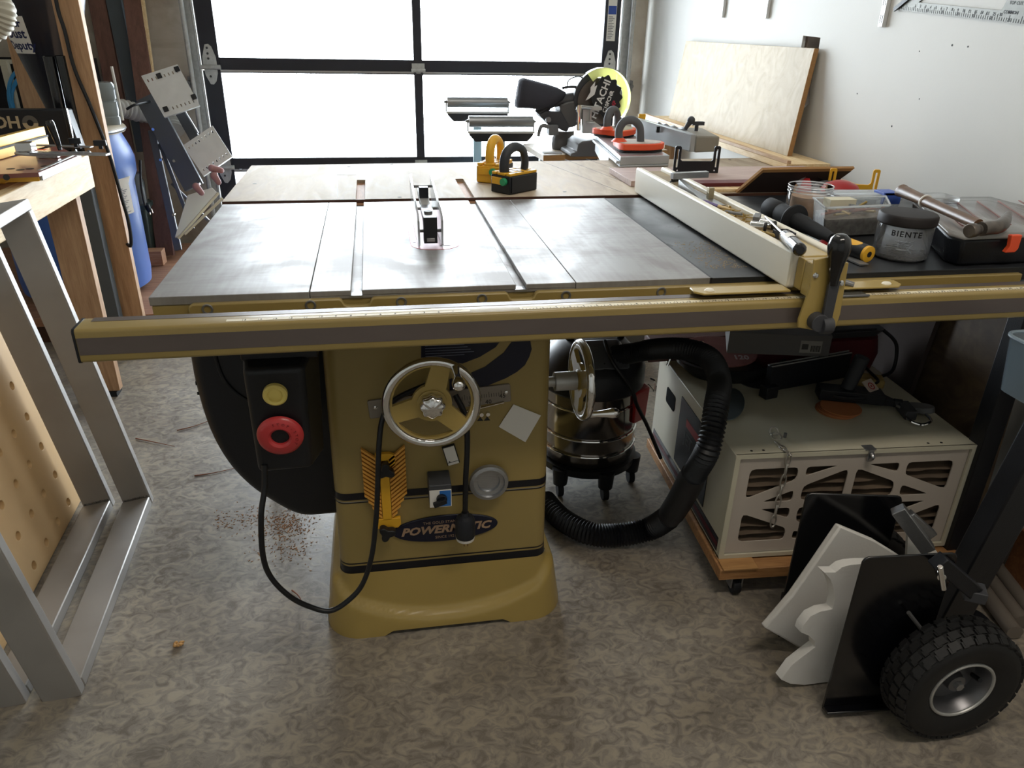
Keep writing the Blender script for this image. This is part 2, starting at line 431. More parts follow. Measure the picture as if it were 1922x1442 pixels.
for k in (1, 2, 3):
    zz = .533*k
    for xx, full in ((-.447, 1), (1.812, 1), (.682, 0)):
        h = MB()
        if full:
            h.prism([(-.036, .012), (-.034, .055), (-.014, .115), (.004, .118), (.018, .105), (.034, .055), (.036, .012)], front(xx, 3.288, zz+.012), .01)
            h.prism([(-.034, -.01), (-.03, -.04), (-.01, -.085), (.006, -.087), (.022, -.07), (.034, -.03), (.034, -.01)], front(xx, 3.288, zz+.012), .01)
            h.cyl((xx-.05, 3.284, zz+.014), (xx+.055, 3.284, zz+.014), .012)
            h.mi = 1
            for dz in (.045, .07, .098, -.045): h.cyl((xx-.004, 3.289, zz+.012+dz), (xx-.004, 3.284, zz+.012+dz), .006, seg=10)
        else:
            h.box(xx-.036, xx+.036, 3.286, 3.30, zz-.0, zz+.045); h.cyl((xx-.04, 3.285, zz+.01), (xx+.04, 3.285, zz+.01), .008)
            h.mi = 1; h.cyl((xx-.02, 3.288, zz-.01), (xx-.02, 3.280, zz-.01), .009, seg=10); h.cyl((xx+.02, 3.288, zz-.01), (xx+.02, 3.280, zz-.01), .009, seg=10)
        obj('hinge', h, [HINGE, GREY_D], gd, .001)
t = MB(); t.box(1.782, 1.834, 3.2985, 3.30, 1.245, 1.47); st = obj('warning_sticker', t, PAPER, gd)
t = MB(); t.mi = 0; t.box(1.784, 1.832, 3.298, 3.2985, 1.385, 1.43)
obj('sticker_band', t, mat('sticker_blue', '#2b4a9a', .5), gd)
t = MB()
for i in range(14):
    z = 1.26+.0085*i; t.box(1.788, 1.788+.036*(.6+.4*((i*7) % 5)/4), 3.2980, 3.2985, z, z+.003)
obj('sticker_text', t, GREY_D, gd)
# tracks either side
for i, (x0, x1) in enumerate(((-.545, -.50), (1.875, 1.925))):
    t = MB(); s = -1 if i == 0 else 1
    t.box(x0, x1, 3.33, 3.334, .05, 2.5)
    xo = x0 if i == 0 else x1
    t.tube([(xo, 3.27, .05), (xo, 3.27, 2.5)], .012, sub=1); t.box(xo-.002, xo+.002, 3.27, 3.334, .05, 2.5)
    xi = x1 if i == 0 else x0
    t.tube([(xi, 3.29, .05), (xi, 3.29, 2.5)], .006, sub=1)
    struct('trim_%d' % (i+1), t, HINGE)
    for zz in (.97, 1.5):
        bk = MB(); bk.box(xo-.012+.02*s, xo+.012+.03*s, 3.30, 3.36, zz, zz+.06); bk.cyl((xo+.03*s, 3.30, zz+.03), (xo+.03*s, 3.28, zz+.03), .012)
        struct('trim_%d' % (3+i*2+(zz > 1.2)), bk, STEEL_D)

# ------------------------------------------------------------------ light
w = bpy.data.worlds.new('World'); scene.world = w; w.use_nodes = True
w.node_tree.nodes['Background'].inputs['Color'].default_value = (.84, .93, 1.0, 1)
w.node_tree.nodes['Background'].inputs['Strength'].default_value = 23.0
def area(name, loc, size, energy, color, rot=(0, 0, 0), portal=False):
    L = bpy.data.lights.new(name, 'AREA'); L.shape = 'RECTANGLE'; L.size, L.size_y = size; L.energy = energy; L.color = color
    o = bpy.data.objects.new(name, L); COL.objects.link(o); o.location = loc; o.rotation_euler = rot
    if portal: L.cycles.is_portal = True
    return o
area('daylight_portal', (.68, 3.40, 1.05), (2.5, 2.2), 10, (1, 1, 1), (R(-90), 0, 0), True)
area('ceiling_tube_light', (1.15, -1.0, 2.55), (1.2, .2), 17.5, (1, .90, .78))
area('ceiling_tube_light', (1.1, .9, 2.58), (.2, 1.2), 5, (1, .93, .85))

# ------------------------------------------------------------------ camera
cam = bpy.data.cameras.new('camera'); co = bpy.data.objects.new('camera', cam); COL.objects.link(co)
cam.sensor_fit = 'HORIZONTAL'; cam.sensor_width = 36; cam.lens = 1408.4*36/1922; cam.clip_start = .02
yaw, pitch, roll = .180319, .445774, .0212604
fw = Vector((math.sin(yaw)*math.cos(pitch), math.cos(yaw)*math.cos(pitch), -math.sin(pitch)))
r0 = Vector((math.cos(yaw), -math.sin(yaw), 0)); u0 = r0.cross(fw)
r1 = r0*math.cos(roll)+u0*math.sin(roll); u1 = -r0*math.sin(roll)+u0*math.cos(roll)
co.matrix_world = Matrix(((r1.x, u1.x, -fw.x, .414895), (r1.y, u1.y, -fw.y, -1.367289), (r1.z, u1.z, -fw.z, 1.316459), (0, 0, 0, 1)))
scene.camera = co
scene.view_settings.view_transform = 'Standard'; scene.view_settings.look = 'None'
scene.view_settings.exposure = 0.; scene.view_settings.gamma = 1.; scene.view_settings.use_curve_mapping = False

# ================================================================== THE TABLE SAW
def iron_mat():
    m = bpy.data.materials.new('ground_cast_iron'); m.use_nodes = True
    nt = m.node_tree; b = nt.nodes['Principled BSDF']; b.inputs['Metallic'].default_value = .45
    tc = nt.nodes.new('ShaderNodeTexCoord')
    def noise(sc, st, det=4, dist=0.):
        mp = nt.nodes.new('ShaderNodeMapping'); mp.inputs['Scale'].default_value = st
        nt.links.new(tc.outputs['Object'], mp.inputs['Vector'])
        n = nt.nodes.new('ShaderNodeTexNoise'); n.inputs['Scale'].default_value = sc; n.inputs['Detail'].default_value = det; n.inputs['Distortion'].default_value = dist
        nt.links.new(mp.outputs['Vector'], n.inputs['Vector']); return n.outputs['Fac']
    a = noise(6, (1, 1, 1), 6, 1.5); s1 = noise(9, (12, .8, 1), 3); s2 = noise(7, (.5, 14, 1), 3)
    def mix(x, y, f):
        k = nt.nodes.new('ShaderNodeMix'); k.inputs[0].default_value = f; nt.links.new(x, k.inputs[2]); nt.links.new(y, k.inputs[3]); return k.outputs[0]
    t = mix(mix(a, s1, .22), s2, .14)
    rp = nt.nodes.new('ShaderNodeValToRGB'); rp.color_ramp.elements[0].position = .4; rp.color_ramp.elements[0].color = (*lin('#898583'), 1)
    rp.color_ramp.elements[1].position = .6; rp.color_ramp.elements[1].color = (*lin('#9a9998'), 1)
    nt.links.new(t, rp.inputs['Fac']); nt.links.new(rp.outputs['Color'], b.inputs['Base Color'])
    mr = nt.nodes.new('ShaderNodeMapRange'); mr.inputs['From Min'].default_value = .4; mr.inputs['From Max'].default_value = .6
    mr.inputs['To Min'].default_value = .52; mr.inputs['To Max'].default_value = .42
    nt.links.new(t, mr.inputs['Value']); nt.links.new(mr.outputs['Result'], b.inputs['Roughness'])
    return m
IRON = iron_mat()
LAM = mat('black_laminate', '#26282b', .35, var=.25, vs=9, detail=8, rvar=.08)
NAVY = mat('navy_decal', '#10142a', .35)
TAPE = mat('tape_cream', '#d9cfb4', .5)
INK = mat('ink', '#1a1a1c', .6)

saw = thing('table_saw', 'large gold cabinet table saw with grey iron top, handwheels and long front rail', 'table saw')
ZT = .865
SL = (.355, .375), (.668, .688)
# centre table with two mitre slots
m = MB()
for x0, x1 in ((.2805, SL[0][0]), (SL[0][1], SL[1][0]), (SL[1][1], .7865)): m.box(x0, x1, 0, .775, ZT-.010, ZT)
m.box(.2805, .7865, 0, .775, ZT-.016, ZT-.010)
ct = obj('centre_table', m, IRON, saw, .0012)
for x0, x1 in ((0, .2795), (.7875, 1.067)): obj('table_wing', MB().box(x0, x1, 0, .775, ZT-.016, ZT), IRON, saw, .0012)
m = MB(); m.box(.002, 1.065, .002, .773, ZT-.05, ZT-.0165); obj('table_casting', m, GOLD, saw, .002)
# slot liners: T foot seen at the front ends
for a, b_ in SL: obj('slot_foot', MB().box(a-.003, b_+.003, -.0015, .02, ZT-.0145, ZT-.0105), STEEL, saw)
# throat plate
INS = clear('throat_plate_red', '#b98f96', .8, .2)
m = MB(); m.plate(rr2(.483, .590, .265, .69, .045, 8), [circ(.558, .292, .013, 20, .7)], Matrix.Translation((0, 0, ZT-.004)), .0046)
ins = obj('throat_plate', m, mat('pinkish_insert', '#bb929a', .3, .3, var=.05), saw)
m = MB(); m.prism([(p[0], p[1]) for p in rr2(.481, .592, .263, .692, .047, 8)], Matrix.Translation((0, 0, ZT-.003)), .0033, [(p[0], p[1]) for p in rr2(.483, .590, .265, .69, .045, 8)]); obj('outline_gap', m, RED, ins)
m = MB()
for x, y in ((.492, .60), (.575, .60), (.490, .325), (.58, .325)): m.box(x-.004, x+.004, y-.0015, y+.0015, ZT, ZT+.0009)
m.cyl((.558, .292, ZT-.02), (.558, .292, ZT-.0035), .016, seg=20); obj('levelling_screw', m, INK, ins)
# blade guard
bg = obj('blade_guard', MB().bar((.526, .33, .905), (.526, .60, .935), .024, .012).box(.524, .528, .55, .66, .86, .93), ALU, saw, .001)
SHIELD = clear('guard_clear', '#f4f8fa', .5, .12)
for x in (.497, .549):
    m = MB(); m.prism([(.285, .869), (.283, .925), (.300, .936), (.40, .944), (.600, .970), (.612, .963), (.600, .925), (.545, .869)], side(x, 0, 0), .005); obj('guard_shield', m, SHIELD, bg, .0008)
for y, z in ((.315, .895), (.42, .922), (.57, .945)): obj('guard_spacer', MB().cyl((.500, y, z), (.551, y, z), .0035, seg=12), STEEL_D, bg)
m = MB(); m.box(.511, .541, .292, .315, .872, .930); m.mi = 1; m.box(.517, .535, .290, .293, .876, .884); m.box(.512, .540, .3152, .45, .917, .925)
obj('anti_kickback_block', m, [BLACK_P, STEEL], bg, .001)
obj('pivot_block', MB().box(.515, .537, .50, .525, .925, .955), BLACK_P, bg, .001)
m = MB(); m.cyl((.526, .36, .925), (.526, .36, .930), .01, seg=14); obj('guard_screw', m, STEEL_D, bg)

# embossed front angle rail with dips at the slots
def front_rail(x0, x1):
    zt = ZT-.012; pts = [(x0, ZT-.062), (x0, zt-.008), (x0+.002, zt-.004), (x0+.008, zt)]
    for a, b_ in SL:
        if x0 < a and b_ < x1: pts += [(a-.022, zt), (a-.017, zt-.003), (a-.013, zt-.012), (a-.008, zt-.014), (b_+.008, zt-.014), (b_+.013, zt-.012), (b_+.017, zt-.003), (b_+.022, zt)]
    pts += [(x1, zt), (x1, ZT-.062)]
    return pts
m = MB(); m.prism(front_rail(.067, 1.78), front(0, -.013, 0), .0135); m.box(.067, 1.78, -.068, -.012, ZT-.066, ZT-.060)
fr = obj('front_angle_rail', m, GOLD, saw, .0025)
m = MB()
for x in (.1, .281, .447, .6, .765, .96): m.lathe([(.0, -.002), (.006, -.002), (.0065, .0012), (.0095, .0018), (.0105, 0)], tfront(x, -.0135, .843), 16)
for x in (.1, .281, .447, .6, .765, .96): m.mi = 0
obj('rail_bolt', m, STEEL_D, fr)
# fence rail tube
RY0, RY1, RZ0, RZ1 = -.127, -.068, .797, .856
m = MB()
sec = rrect(RY0, RY1, RZ0, RZ1, .006, 0, 4)
m.loft([[(x, p[0], p[1]) for p in sec] for x in (-.085, 1.88)])
rt = obj('fence_rail_tube', m, GOLD, saw)
m = MB(); m.loft([[(x, p[0], p[1]) for p in rrect(RY0-.001, RY1+.001, RZ0-.001, RZ1+.001, .006, 0, 4)] for x in (-.089, -.085)]); obj('end_cap', m, BLACK, rt)
WEAR = mat('worn_steel_strip', '#6b625e', .38, .4, var=.08, vs=4, stretch=(1, 6, 6))
m = MB(); m.box(-.084, 1.879, RY0-.0006, RY0+.001, .8115, .8415); m.box(-.07, 1.879, -.0895, -.071, RZ1-.001, RZ1+.0005); obj('wear_strip', m, WEAR, rt)
m = MB(); m.box(.15, .565, -.1165, -.1065, RZ1, RZ1+.0006); m.box(.255, .55, -.1045, -.0995, RZ1, RZ1+.0006); m.box(.655, 1.879, -.1165, -.1035, RZ1, RZ1+.0006)
tp = obj('measuring_tape', m, TAPE, rt)
def texts(name, items, size, m_, parent, ext=.0002, bold=0.):
    bm = bmesh.new()
    for body, M in items:
        o = text('t', body, size, m_, M, None, ext, bold=bold)
        bm.from_mesh(o.data); me = o.data; bpy.data.objects.remove(o); bpy.data.meshes.remove(me)
    me = bpy.data.meshes.new(name); bm.to_mesh(me); bm.free(); me.materials.append(m_)
    o = bpy.data.objects.new(name, me); COL.objects.link(o); o.parent = parent; return o
it = []
for i in range(1, 48):
    x = .672+.0254*i
    if x < 1.87: it.append((str(i), Matrix.Translation((x, -.111, RZ1+.0006))))
for i in range(1, 16): it.append((str(i), Matrix.Translation((.56-.0254*i, -.112, RZ1+.0006))))
texts('tape_numerals', it, .008, INK, rt)
m = MB()
for i in range(190):
    x = .66+.00635*i
    if x < 1.878: m.box(x, x+.0008, -.1165, -.1165+(.006 if i % 4 == 0 else .003), RZ1+.0006, RZ1+.0009)
obj('tape_tick', m, INK, rt)

# extension table of black laminate
m = MB(); m.box(1.070, 2.02, 0, .775, ZT-.030, ZT-.001); ex = obj('extension_table', m, LAM, saw, .0008)
m = MB(); m.box(1.066, 1.0705, -.001, .776, ZT-.03, ZT); obj('table_edge_strip', m, BLACK, ex)
m = MB(); m.box(1.86, 1.90, .71, .75, 0, ZT-.031); m.box(1.85, 1.91, .70, .76, 0, .006); obj('leg', m, BLACK_P, saw, .002)
m = MB(); m.box(1.835, 1.885, .0, .045, 0, ZT-.031); m.box(1.825, 1.895, -.01, .055, 0, .006); obj('leg', m, BLACK_P, saw, .002)

# cabinet
def taper(z): return (z-.155)/(.81-.155)
def cab_ring(z, off=0., r=.028, n=6):
    t = taper(z); x0 = .281+.006*t-off; x1 = .765-.008*t+off
    return rrect(x0, x1, .05-off, .60+off, r+off, z, n)
m = MB(); m.loft([cab_ring(z) for z in (.13, .3, .5, .7, .815)]); cab = obj('cabinet', m, GOLD, saw)
def band(z0, z1, mt, off=.0008, nm='stripe'):
    q = MB(); q.loft([cab_ring(z, off) for z in (z0, z1)], cap=False)
    return obj(nm, q, mt, cab)
band(.366, .384, BAND); band(.3605, .3625, mat('grey_pinstripe', '#8d887c', .5)); band(.3575, .3603, BAND)
band(.157, .185, BAND); band(.190, .1935, BAND)
# flared base with an arched ridge and a toe gap
def base_mb():
    q = MB(); rings = []
    fx0, fx1, fy0, fy1 = .237, .812, .012, .640
    per = []
    top = rrect(.279, .767, .048, .602, .03, .165, 8); bot = rrect(fx0, fx1, fy0, fy1, .085, 0, 8)
    def dense(ring):
        out = []
        n = len(ring)
        for i in range(n):
            a, b_ = Vector(ring[i]), Vector(ring[(i+1) % n]); k = 40 if (b_-a).length > .2 else 1
            for j in range(k): out.append(a+(b_-a)*(j/k))
        return out
    T, B = dense(top), dense(bot); L = 22
    for l in range(L+1):
        h = l/L; ring = []
        for a, b_ in zip(T, B):
            fr_ = (b_.y < .02); u = (b_.x-(fx0+fx1)/2)/((fx1-fx0)/2)
            zb = 0.
            if fr_:
                e = abs(u)
                zb = .013 if e < .47 else (.013*(1-(e-.47)/.05) if e < .52 else 0)
            else:
                v = (b_.y-(fy0+fy1)/2)/((fy1-fy0)/2)
                if abs(b_.x-fx0) < .002 or abs(b_.x-fx1) < .002: zb = .012 if abs(v) < .45 else 0
            z = zb+(.165-zb)*h
            zr = .042+.105*min(1., abs(u))**2.2 if b_.y < .1 else .14
            if b_.y >= .1:
                zr = .147
            s = (zr-z)/.008; s = 1/(1+math.exp(-s*2.2))
            base_o = .34*(1-h)
            o_ = min(1., base_o+.42*s+.26*s*(1-h))
            if h > .97: o_ *= .0
            p = a.lerp(b_, o_); p.z = z; ring.append(p)
        rings.append(ring)
    q.loft(rings, cap=False); return q
bs_ = obj('base', base_mb(), GOLD_E, saw, smooth=60)
# decals and plates on the front
m = MB(); m.prism([(x, z) for x, z in ((.485, .754), (.659, .746), (.637, .715), (.604, .695), (.568, .682), (.483, .698))], front(0, .0490, 0), .0006)
m.prism([(.686, .75), (.700, .742), (.710, .725), (.7135, .707), (.709, .69), (.700, .671), (.683, .656), (.660, .643), (.621, .628), (.575, .622), (.54, .62), (.54, .648), (.579, .657), (.615, .672), (.654, .702), (.672, .728)], front(0, .0490, 0), .0006)
wl = obj('warning_decal', m, NAVY, cab)
m = MB()
for i in range(9):
    z = .748-.0058*i; m.box(.492, .492+.10*(.8+.2*((i*5) % 4)/3), .0484, .0490, z, z+.0012)
obj('decal_lettering', m, mat('decal_grey', '#7d8294', .6), cab)
m = MB(); m.prism(rr2(-.15, .15, -.021, .021, .004, 2), front(.520, .044, .600, R(4)), .006)
sc_ = obj('bevel_scale', m, mat('scale_plate', '#8c857c', .4, .5), cab, .0008)
m = MB()
for i in range(46):
    x = -.105+.0052*i; l = .012 if i % 5 == 0 else .008
    Mx = front(.520, .0434, .600, R(4)); m.box(x, x+.0009, -.004, -.004+l, 0, .0006, Mx)
obj('scale_tick', m, INK, sc_)
texts('scale_numerals', [('45', tfront(.652, .0436, .604, R(4))), ('40', tfront(.622, .0436, .592, R(4))), ('30', tfront(.585, .0436, .590, R(4)))], .014, INK, sc_)
m = MB()
for x, z in ((.385, .595), (.660, .612)): m.ball((x, .044, z), .005, (1, .6, 1), 12)
m.tube([(.40, .043, .580), (.46, .042, .572), (.56, .042, .573), (.655, .042, .590)], .0022, 6)
for x in (.607, .621): m.cyl((x, .05, .563), (x, .040, .563), .0045, seg=10)
obj('scale_fastener', m, CHROME, sc_)
m = MB()
for x in (.605, .620): m.prism([(-.007, -.008), (.007, -.008), (0, .002)], front(x, .049, .552), .001)
obj('pointer', m, INK, sc_)
# oval nameplate
m = MB()
P = [(.121*math.cos(a*math.pi/24), .036*math.sin(a*math.pi/24)) for a in range(48)]
m.prism(P, front(.525, .0455, .272, R(1)), .005); npl = obj('nameplate', m, NAVY, cab, .002)
LETT = mat('plate_lettering', '#a98c72', .5); 
text('brand_lettering', 'POWERMATIC', .0285, LETT, tfront(.525, .0455, .271, R(1)), npl, .0006, bold=.0011, shear=.28, sx=1.10)
texts('motto_lettering', [('THE GOLD STANDARD', tfront(.525, .0455, .2905, R(1))), ('SINCE 1921', tfront(.525, .0455, .2495, R(1)))], .0098, LETT, npl, .0004)

# handwheels
def wheel_parts(parent, name, M, hang, R0=.094):
    q = MB(); q.torus((0, 0, 0), R0-.009, .009, M, 56, 12, (1, 1, 1.1)); rim = obj(name, q, CHROME, parent)
    q = MB()
    holes = []
    for k in range(3):
        a0 = hang+R(32)+k*R(120); pts = []
        n = 12; ao = R(92)
        for i in range(n+1): a = a0+ao*i/n-R(0); pts.append(((R0-.021)*math.cos(a), (R0-.021)*math.sin(a)))
        for i in range(n+1): a = a0+ao-R(18)-(ao-R(36))*i/n; pts.append((.040*math.cos(a), .040*math.sin(a)))
        holes.append(pts)
    q.plate(circ(0, 0, R0-.011, 60), holes, M @ Matrix.Translation((0, 0, -.008)), .010)
    q.lathe([(.0, -.05), (.016, -.05), (.018, -.012), (.030, -.006), (.030, .006), (.0, .006)], M, 28)
    obj('wheel_web', q, GOLD_E, rim, .002)
    q = MB()
    n = 64; rings = []
    for z, r in ((.004, .019), (.008, .0245), (.018, .025), (.026, .021), (.030, .012), (.031, .001)):
        rings.append([M @ Vector(((r+.0016*math.cos(8*2*math.pi*i/n)*min(1, r/.02))*math.cos(2*math.pi*i/n), (r+.0016*math.cos(8*2*math.pi*i/n)*min(1, r/.02))*math.sin(2*math.pi*i/n), z)) for i in range(n)])
    q.loft(rings); obj('lock_knob', q, CHROME, rim, smooth=60)
    q = MB(); hx, hy = (R0-.012)*math.cos(hang), (R0-.012)*math.sin(hang)
    q.lathe([(0, 0), (.010, 0), (.0085, .010), (.0075, .03), (.0095, .052), (.0125, .066), (.0118, .076), (.007, .083), (0, .085)], M @ Matrix.Translation((hx, hy, .006)), 24)
    obj('wheel_handle', q, CHROME, rim)
wheel_parts(saw, 'front_handwheel', tfront(.497, -.035, .638), R(58), .099)
m = MB(); m.cyl((.497, .05, .636), (.497, 0, .636), .012); obj('wheel_shaft', m, STEEL, saw)
SM = Matrix.Translation((.848, .128, .590)) @ Matrix(((0, 0, 1, 0), (1, 0, 0, 0), (0, 1, 0, 0), (0, 0, 0, 1)))
wheel_parts(saw, 'side_handwheel', SM, R(255))
m = MB(); m.cyl((.75, .128, .59), (.81, .128, .59), .012); m.cyl((.785, .128, .59), (.835, .128, .59), .022); obj('wheel_shaft', m, ALU, saw)

# motor cover
m = MB()
prof = [(.287, .80), (.03, .80), (.012, .73), (.008, .66), (.010, .59), (.021, .50), (.045, .42), (.083, .355), (.13, .305), (.175, .268), (.215, .255), (.287, .255)]
cx_, cz_ = .287, .55
def shr(p, k): return (cx_+(p[0]-cx_)*k, cz_+(p[1]-cz_)*(1-(1-k)*.8))
def fine(pr, n=5):
    out = []
    for i in range(len(pr)-1):
        p0, p1, p2, p3 = (Vector(pr[max(0, i-1)]), Vector(pr[i]), Vector(pr[i+1]), Vector(pr[min(len(pr)-1, i+2)]))
        if i in (0, len(pr)-2): out.append(tuple(p1)); continue
        for k in range(n):
            t = k/n; out.append(tuple(.5*((2*p1)+(p2-p0)*t+(2*p0-5*p1+4*p2-p3)*t*t+(3*p1-p0-3*p2+p3)*t**3)))
    out.append(tuple(pr[-1])); return out
prof = fine(prof)
rings = []
for y, k in ((.150, .90), (.153, .94), (.160, .975), (.175, 1.), (.46, 1.), (.48, .97), (.49, .9)):
    rings.append([((shr(p, k)[0]), y, shr(p, k)[1]) for p in prof])
m.loft(rings); mc = obj('motor_cover', m, mat('cover_black', '#17191f', .42, bump=.12, bs=300), saw, smooth=50)
m = MB(); a = [( .268, .1535, .715)]+[( .268-.19*math.sin(R(t)), .1535+.0, .715-.12*(1-math.cos(R(t)))*2) for t in range(10, 95, 8)]
a = [(.06, .150, .76), (.062, .150, .69), (.072, .149, .63), (.10, .149, .588), (.14, .149, .566), (.20, .149, .556)]
m.tube(a, .004, 8); obj('cover_bead', m, BLACK, mc)
text('cover_lettering', 'POWERMATIC', .05, BLACK, Matrix.Translation((.0125, .33, .60)) @ Matrix(((0, 0, -1, 0), (-1, 0, 0, 0), (0, 1, 0, 0), (0, 0, 0, 1))), mc, .004, bold=.001)
# switch box with tilted face
m = MB()
m.hexa([(.150, -.028, .500), (.252, -.028, .503), (.275, .05, .50), (.135, .05, .498), (.152, -.052, .735), (.260, -.052, .735), (.285, .05, .765), (.140, .05, .765)])
sb = obj('switch_box', m, BLACK, saw, .010, seg=3)
m = MB(); m.box(.145, .286, -.02, .04, .74, .798); obj('switch_bracket', m, BLACK, sb, .004)
FM = Matrix.Translation((.204, -.0490, .684)) @ Matrix.Rotation(R(96), 4, 'X')
m = MB(); m.lathe([(.0, .005), (.011, .005), (.013, .004), (.0145, .0075), (.0195, .009), (.0225, .0065), (.0225, -.002), (0, -.002)], FM, 36); obj('start_button', m, YELB, sb)
FS = Matrix.Translation((.203, -.0400, .594)) @ Matrix.Rotation(R(96), 4, 'X')
m = MB(); m.lathe([(.0165, .006), (.0175, .014), (.022, .018), (.034, .017), (.042, .012), (.044, .006), (.040, 0.), (.0165, 0.), (.0165, .006)], FS, 44); sbut = obj('stop_button', m, REDB, sb)
m = MB(); m.lathe([(0, .009), (.0165, .009), (.0165, -.003), (0, -.003)], FS, 30); obj('stop_button_centre', m, BLACK, sb)
it = []
for j, ch in enumerate('STOP-STOP'):
    a = R(106-j*16.5); it.append((ch, FS @ Matrix.Rotation(a-R(90), 4, 'Z') @ Matrix.Translation((0, .0315, .0172))))
texts('stop_lettering', it, .0085, mat('worn_red', '#8f2a2c', .5), sb, .0006)
# cords
def cord(pts, r=.0055, **k): return MB().tube(pts, r, 10, 8, **k)
CORD = mat('black_cord', '#14161a', .4)
obj('power_cord', cord([(.163, -.03, .52), (.158, -.04, .47), (.148, -.06, .42), (.142, -.07, .33), (.152, -.07, .27), (.185, -.07, .215), (.225, -.06, .172), (.262, -.06, .158), (.30, -.05, .172), (.333, -.04, .205), (.357, -.03, .27), (.372, -.02, .36), (.381, -.01, .45), (.388, 0, .53), (.40, .02, .585), (.43, .03, .62), (.50, .03, .65)], .0058), CORD, saw)
obj('plug_cord', cord([(.55, .03, .62), (.568, .01, .58), (.571, -.0, .52), (.567, .0, .43), (.566, .004, .36), (.566, .010, .338)], .0062), CORD, saw)
m = MB(); m.lathe([(0, .0), (.021, 0), (.0225, .006), (.0225, .044), (.019, .052), (.010, .056), (.008, .066), (0, .066)], Matrix.Translation((.566, .010, .272)), 28)
pl = obj('plug', m, mat('plug_black', '#1d1f25', .6), saw)
m = MB(); m.lathe([(0, .0), (.0205, 0), (.0215, .007), (0, .008)], Matrix.Translation((.566, .010, .2655)), 28); obj('plug_cap', m, PAPER, pl)
m = MB(); m.box(.562, .564, .004, .018, .248, .266); m.box(.570, .572, .004, .018, .248, .266); obj('plug_blade', m, mat('brass', '#8f6b49', .35, .8), pl)

# ================================================================== LEFT SIDE
def steel_frame(loc, label):
    t = thing('steel_trestle', label, 'metal frame', loc, 0, 'welded rectangular steel frames')
    t.rotation_euler = Euler((0, R(-8.4), R(2.64)), 'XYZ')
    W, H, D, T = .078, .917, .760, .027
    m = MB(); m.box(-W, 0, 0, T, .001, H-T); obj('upright', m, RAWSTEEL, t, .003)
    m = MB(); m.box(-W, 0, D-T, D, .001, H-T); obj('upright', m, RAWSTEEL, t, .003)
    m = MB(); m.box(-W, 0, T+.001, D-T-.001, .0, T); obj('bottom_rail', m, RAWSTEEL, t, .003)
    m = MB(); m.box(-W, 0, 0, D, H-T+.0005, H); obj('top_rail', m, RAWSTEEL, t, .003)
    random.seed(3)
    for y in (T+.002, D-T-.001):
        m = MB()
        pts = [(-W+.004+i*(W-.008)/16, y+random.uniform(-.001, .001), T+random.uniform(0, .002)) for i in range(17)]
        m.tube(pts, .0035, 6, 2, rf=lambda q, i: 1+.35*math.sin(i*2.1)); obj('weld_bead', m, STEEL_D, t)
    return t
steel_frame((-.271, -.068, 0.0), 'grey welded steel frame leaning left, the one nearer the table saw')
steel_frame((-.379, -.072, 0.0), 'grey welded steel frame leaning between its twin and the drilled board')
# drilled board leaning behind the frames
m = MB()
hs = []
for i in range(9):
    for j in range(7):
        y = .627-.0965*i-.048*(j % 2)+.0; z = .04+.0485*2*.965*.5*j
        y = .655-.096*i; z = .042+.0955*j
        if y > .03: hs.append(circ(y, z, .0118, 16))
m.plate([(0.0, 0), (.74, 0), (.74, .66), (0, .66)], hs, SD, .018)
bd = obj('drilled_board', m, MDF, None, .001); bd.location = (-.5, -.02, .002)
bd.rotation_euler = Euler((0, R(-8.4), R(2.64)), 'XYZ'); tag(bd, 'tan board with rows of round holes leaning behind the steel frames', 'board')

# workbench
wb = thing('workbench', 'rough wooden workbench with pale end beam behind the steel frames', 'workbench')
m = MB(); m.box(-1.5, -.60, .80, 1.50, .835, .885); obj('bench_top', m, wood('bench_top_wood', '#8f6238', '#b48550', 3, (1, 8, 8)), wb, .002)
m = MB(); m.box(-.60, -.565, .74, 1.53, .775, .885); obj('end_beam', m, STUD_L, wb, .003)
m = MB(); m.box(-.71, -.605, 1.44, 1.48, 0.02, .83); obj('leg', m, STUD, wb, .002)
m = MB(); m.box(-1.45, -1.36, 1.44, 1.48, 0.0, .83); obj('leg', m, STUD, wb, .002)
m = MB(); m.box(-1.36, -.715, 1.45, 1.485, .70, .79); obj('apron', m, STUD, wb, .002)
m = MB(); m.box(-.700, -.615, 1.43, 1.49, 0.0, .02); obj('leg_foot', m, BLACK_M, wb)
# red saw guide table on the bench
mt = thing('track_saw_table', 'small red work table with gold aluminium edges on the bench', 'work table')
Z = .925
m = MB(); m.prism([(-0.6917, 1.17), (-0.6325, 1.464), (-0.4959, 1.232), (-0.5051, 0.9438), (-0.5942, 0.9248), (-0.6647, 0.9053)], Matrix.Translation((0, 0, Z-.012)), .012)
obj('table_panel', m, mat('oxide_red_panel', '#7c4a40', .3, var=.08, vs=6), mt, .001)
m = MB(); m.bar((-0.6848, 0.9429, 0.91), (-0.5174, 0.9722, 0.91), .010, .026); obj('front_profile', m, YEL, mt, .002)
m = MB(); m.bar((-0.516, 0.9773, 0.912), (-0.5128, 1.296, 0.912), .010, .030); obj('side_profile', m, ALU, mt, .002)
for a, b in (((.0, 0), 0),): pass
m = MB(); m.box(-.72, -.62, 1.0, 1.10, .886, .899); m.box(-.68, -.60, 1.35, 1.42, .886, .912); obj('spacer_block', m, YEL, mt)
m = MB(); m.cyl((-0.5713, 0.9037, 0.92), (-0.5552, 0.8665, 0.9265), .008, seg=12); obj('hole_ring', m, INK, mt)
m = MB()
for x, y in ((35,318), (52,316), (74,314)): pass
for p in ((-0.5682, 0.9896), (-0.5495, 1.006), (-0.5258, 1.049), (-0.6002, 1.009)): m.cyl((p[0], p[1], .9245), (p[0], p[1], .9255), .011, seg=14)
obj('dog_hole', m, INK, mt)
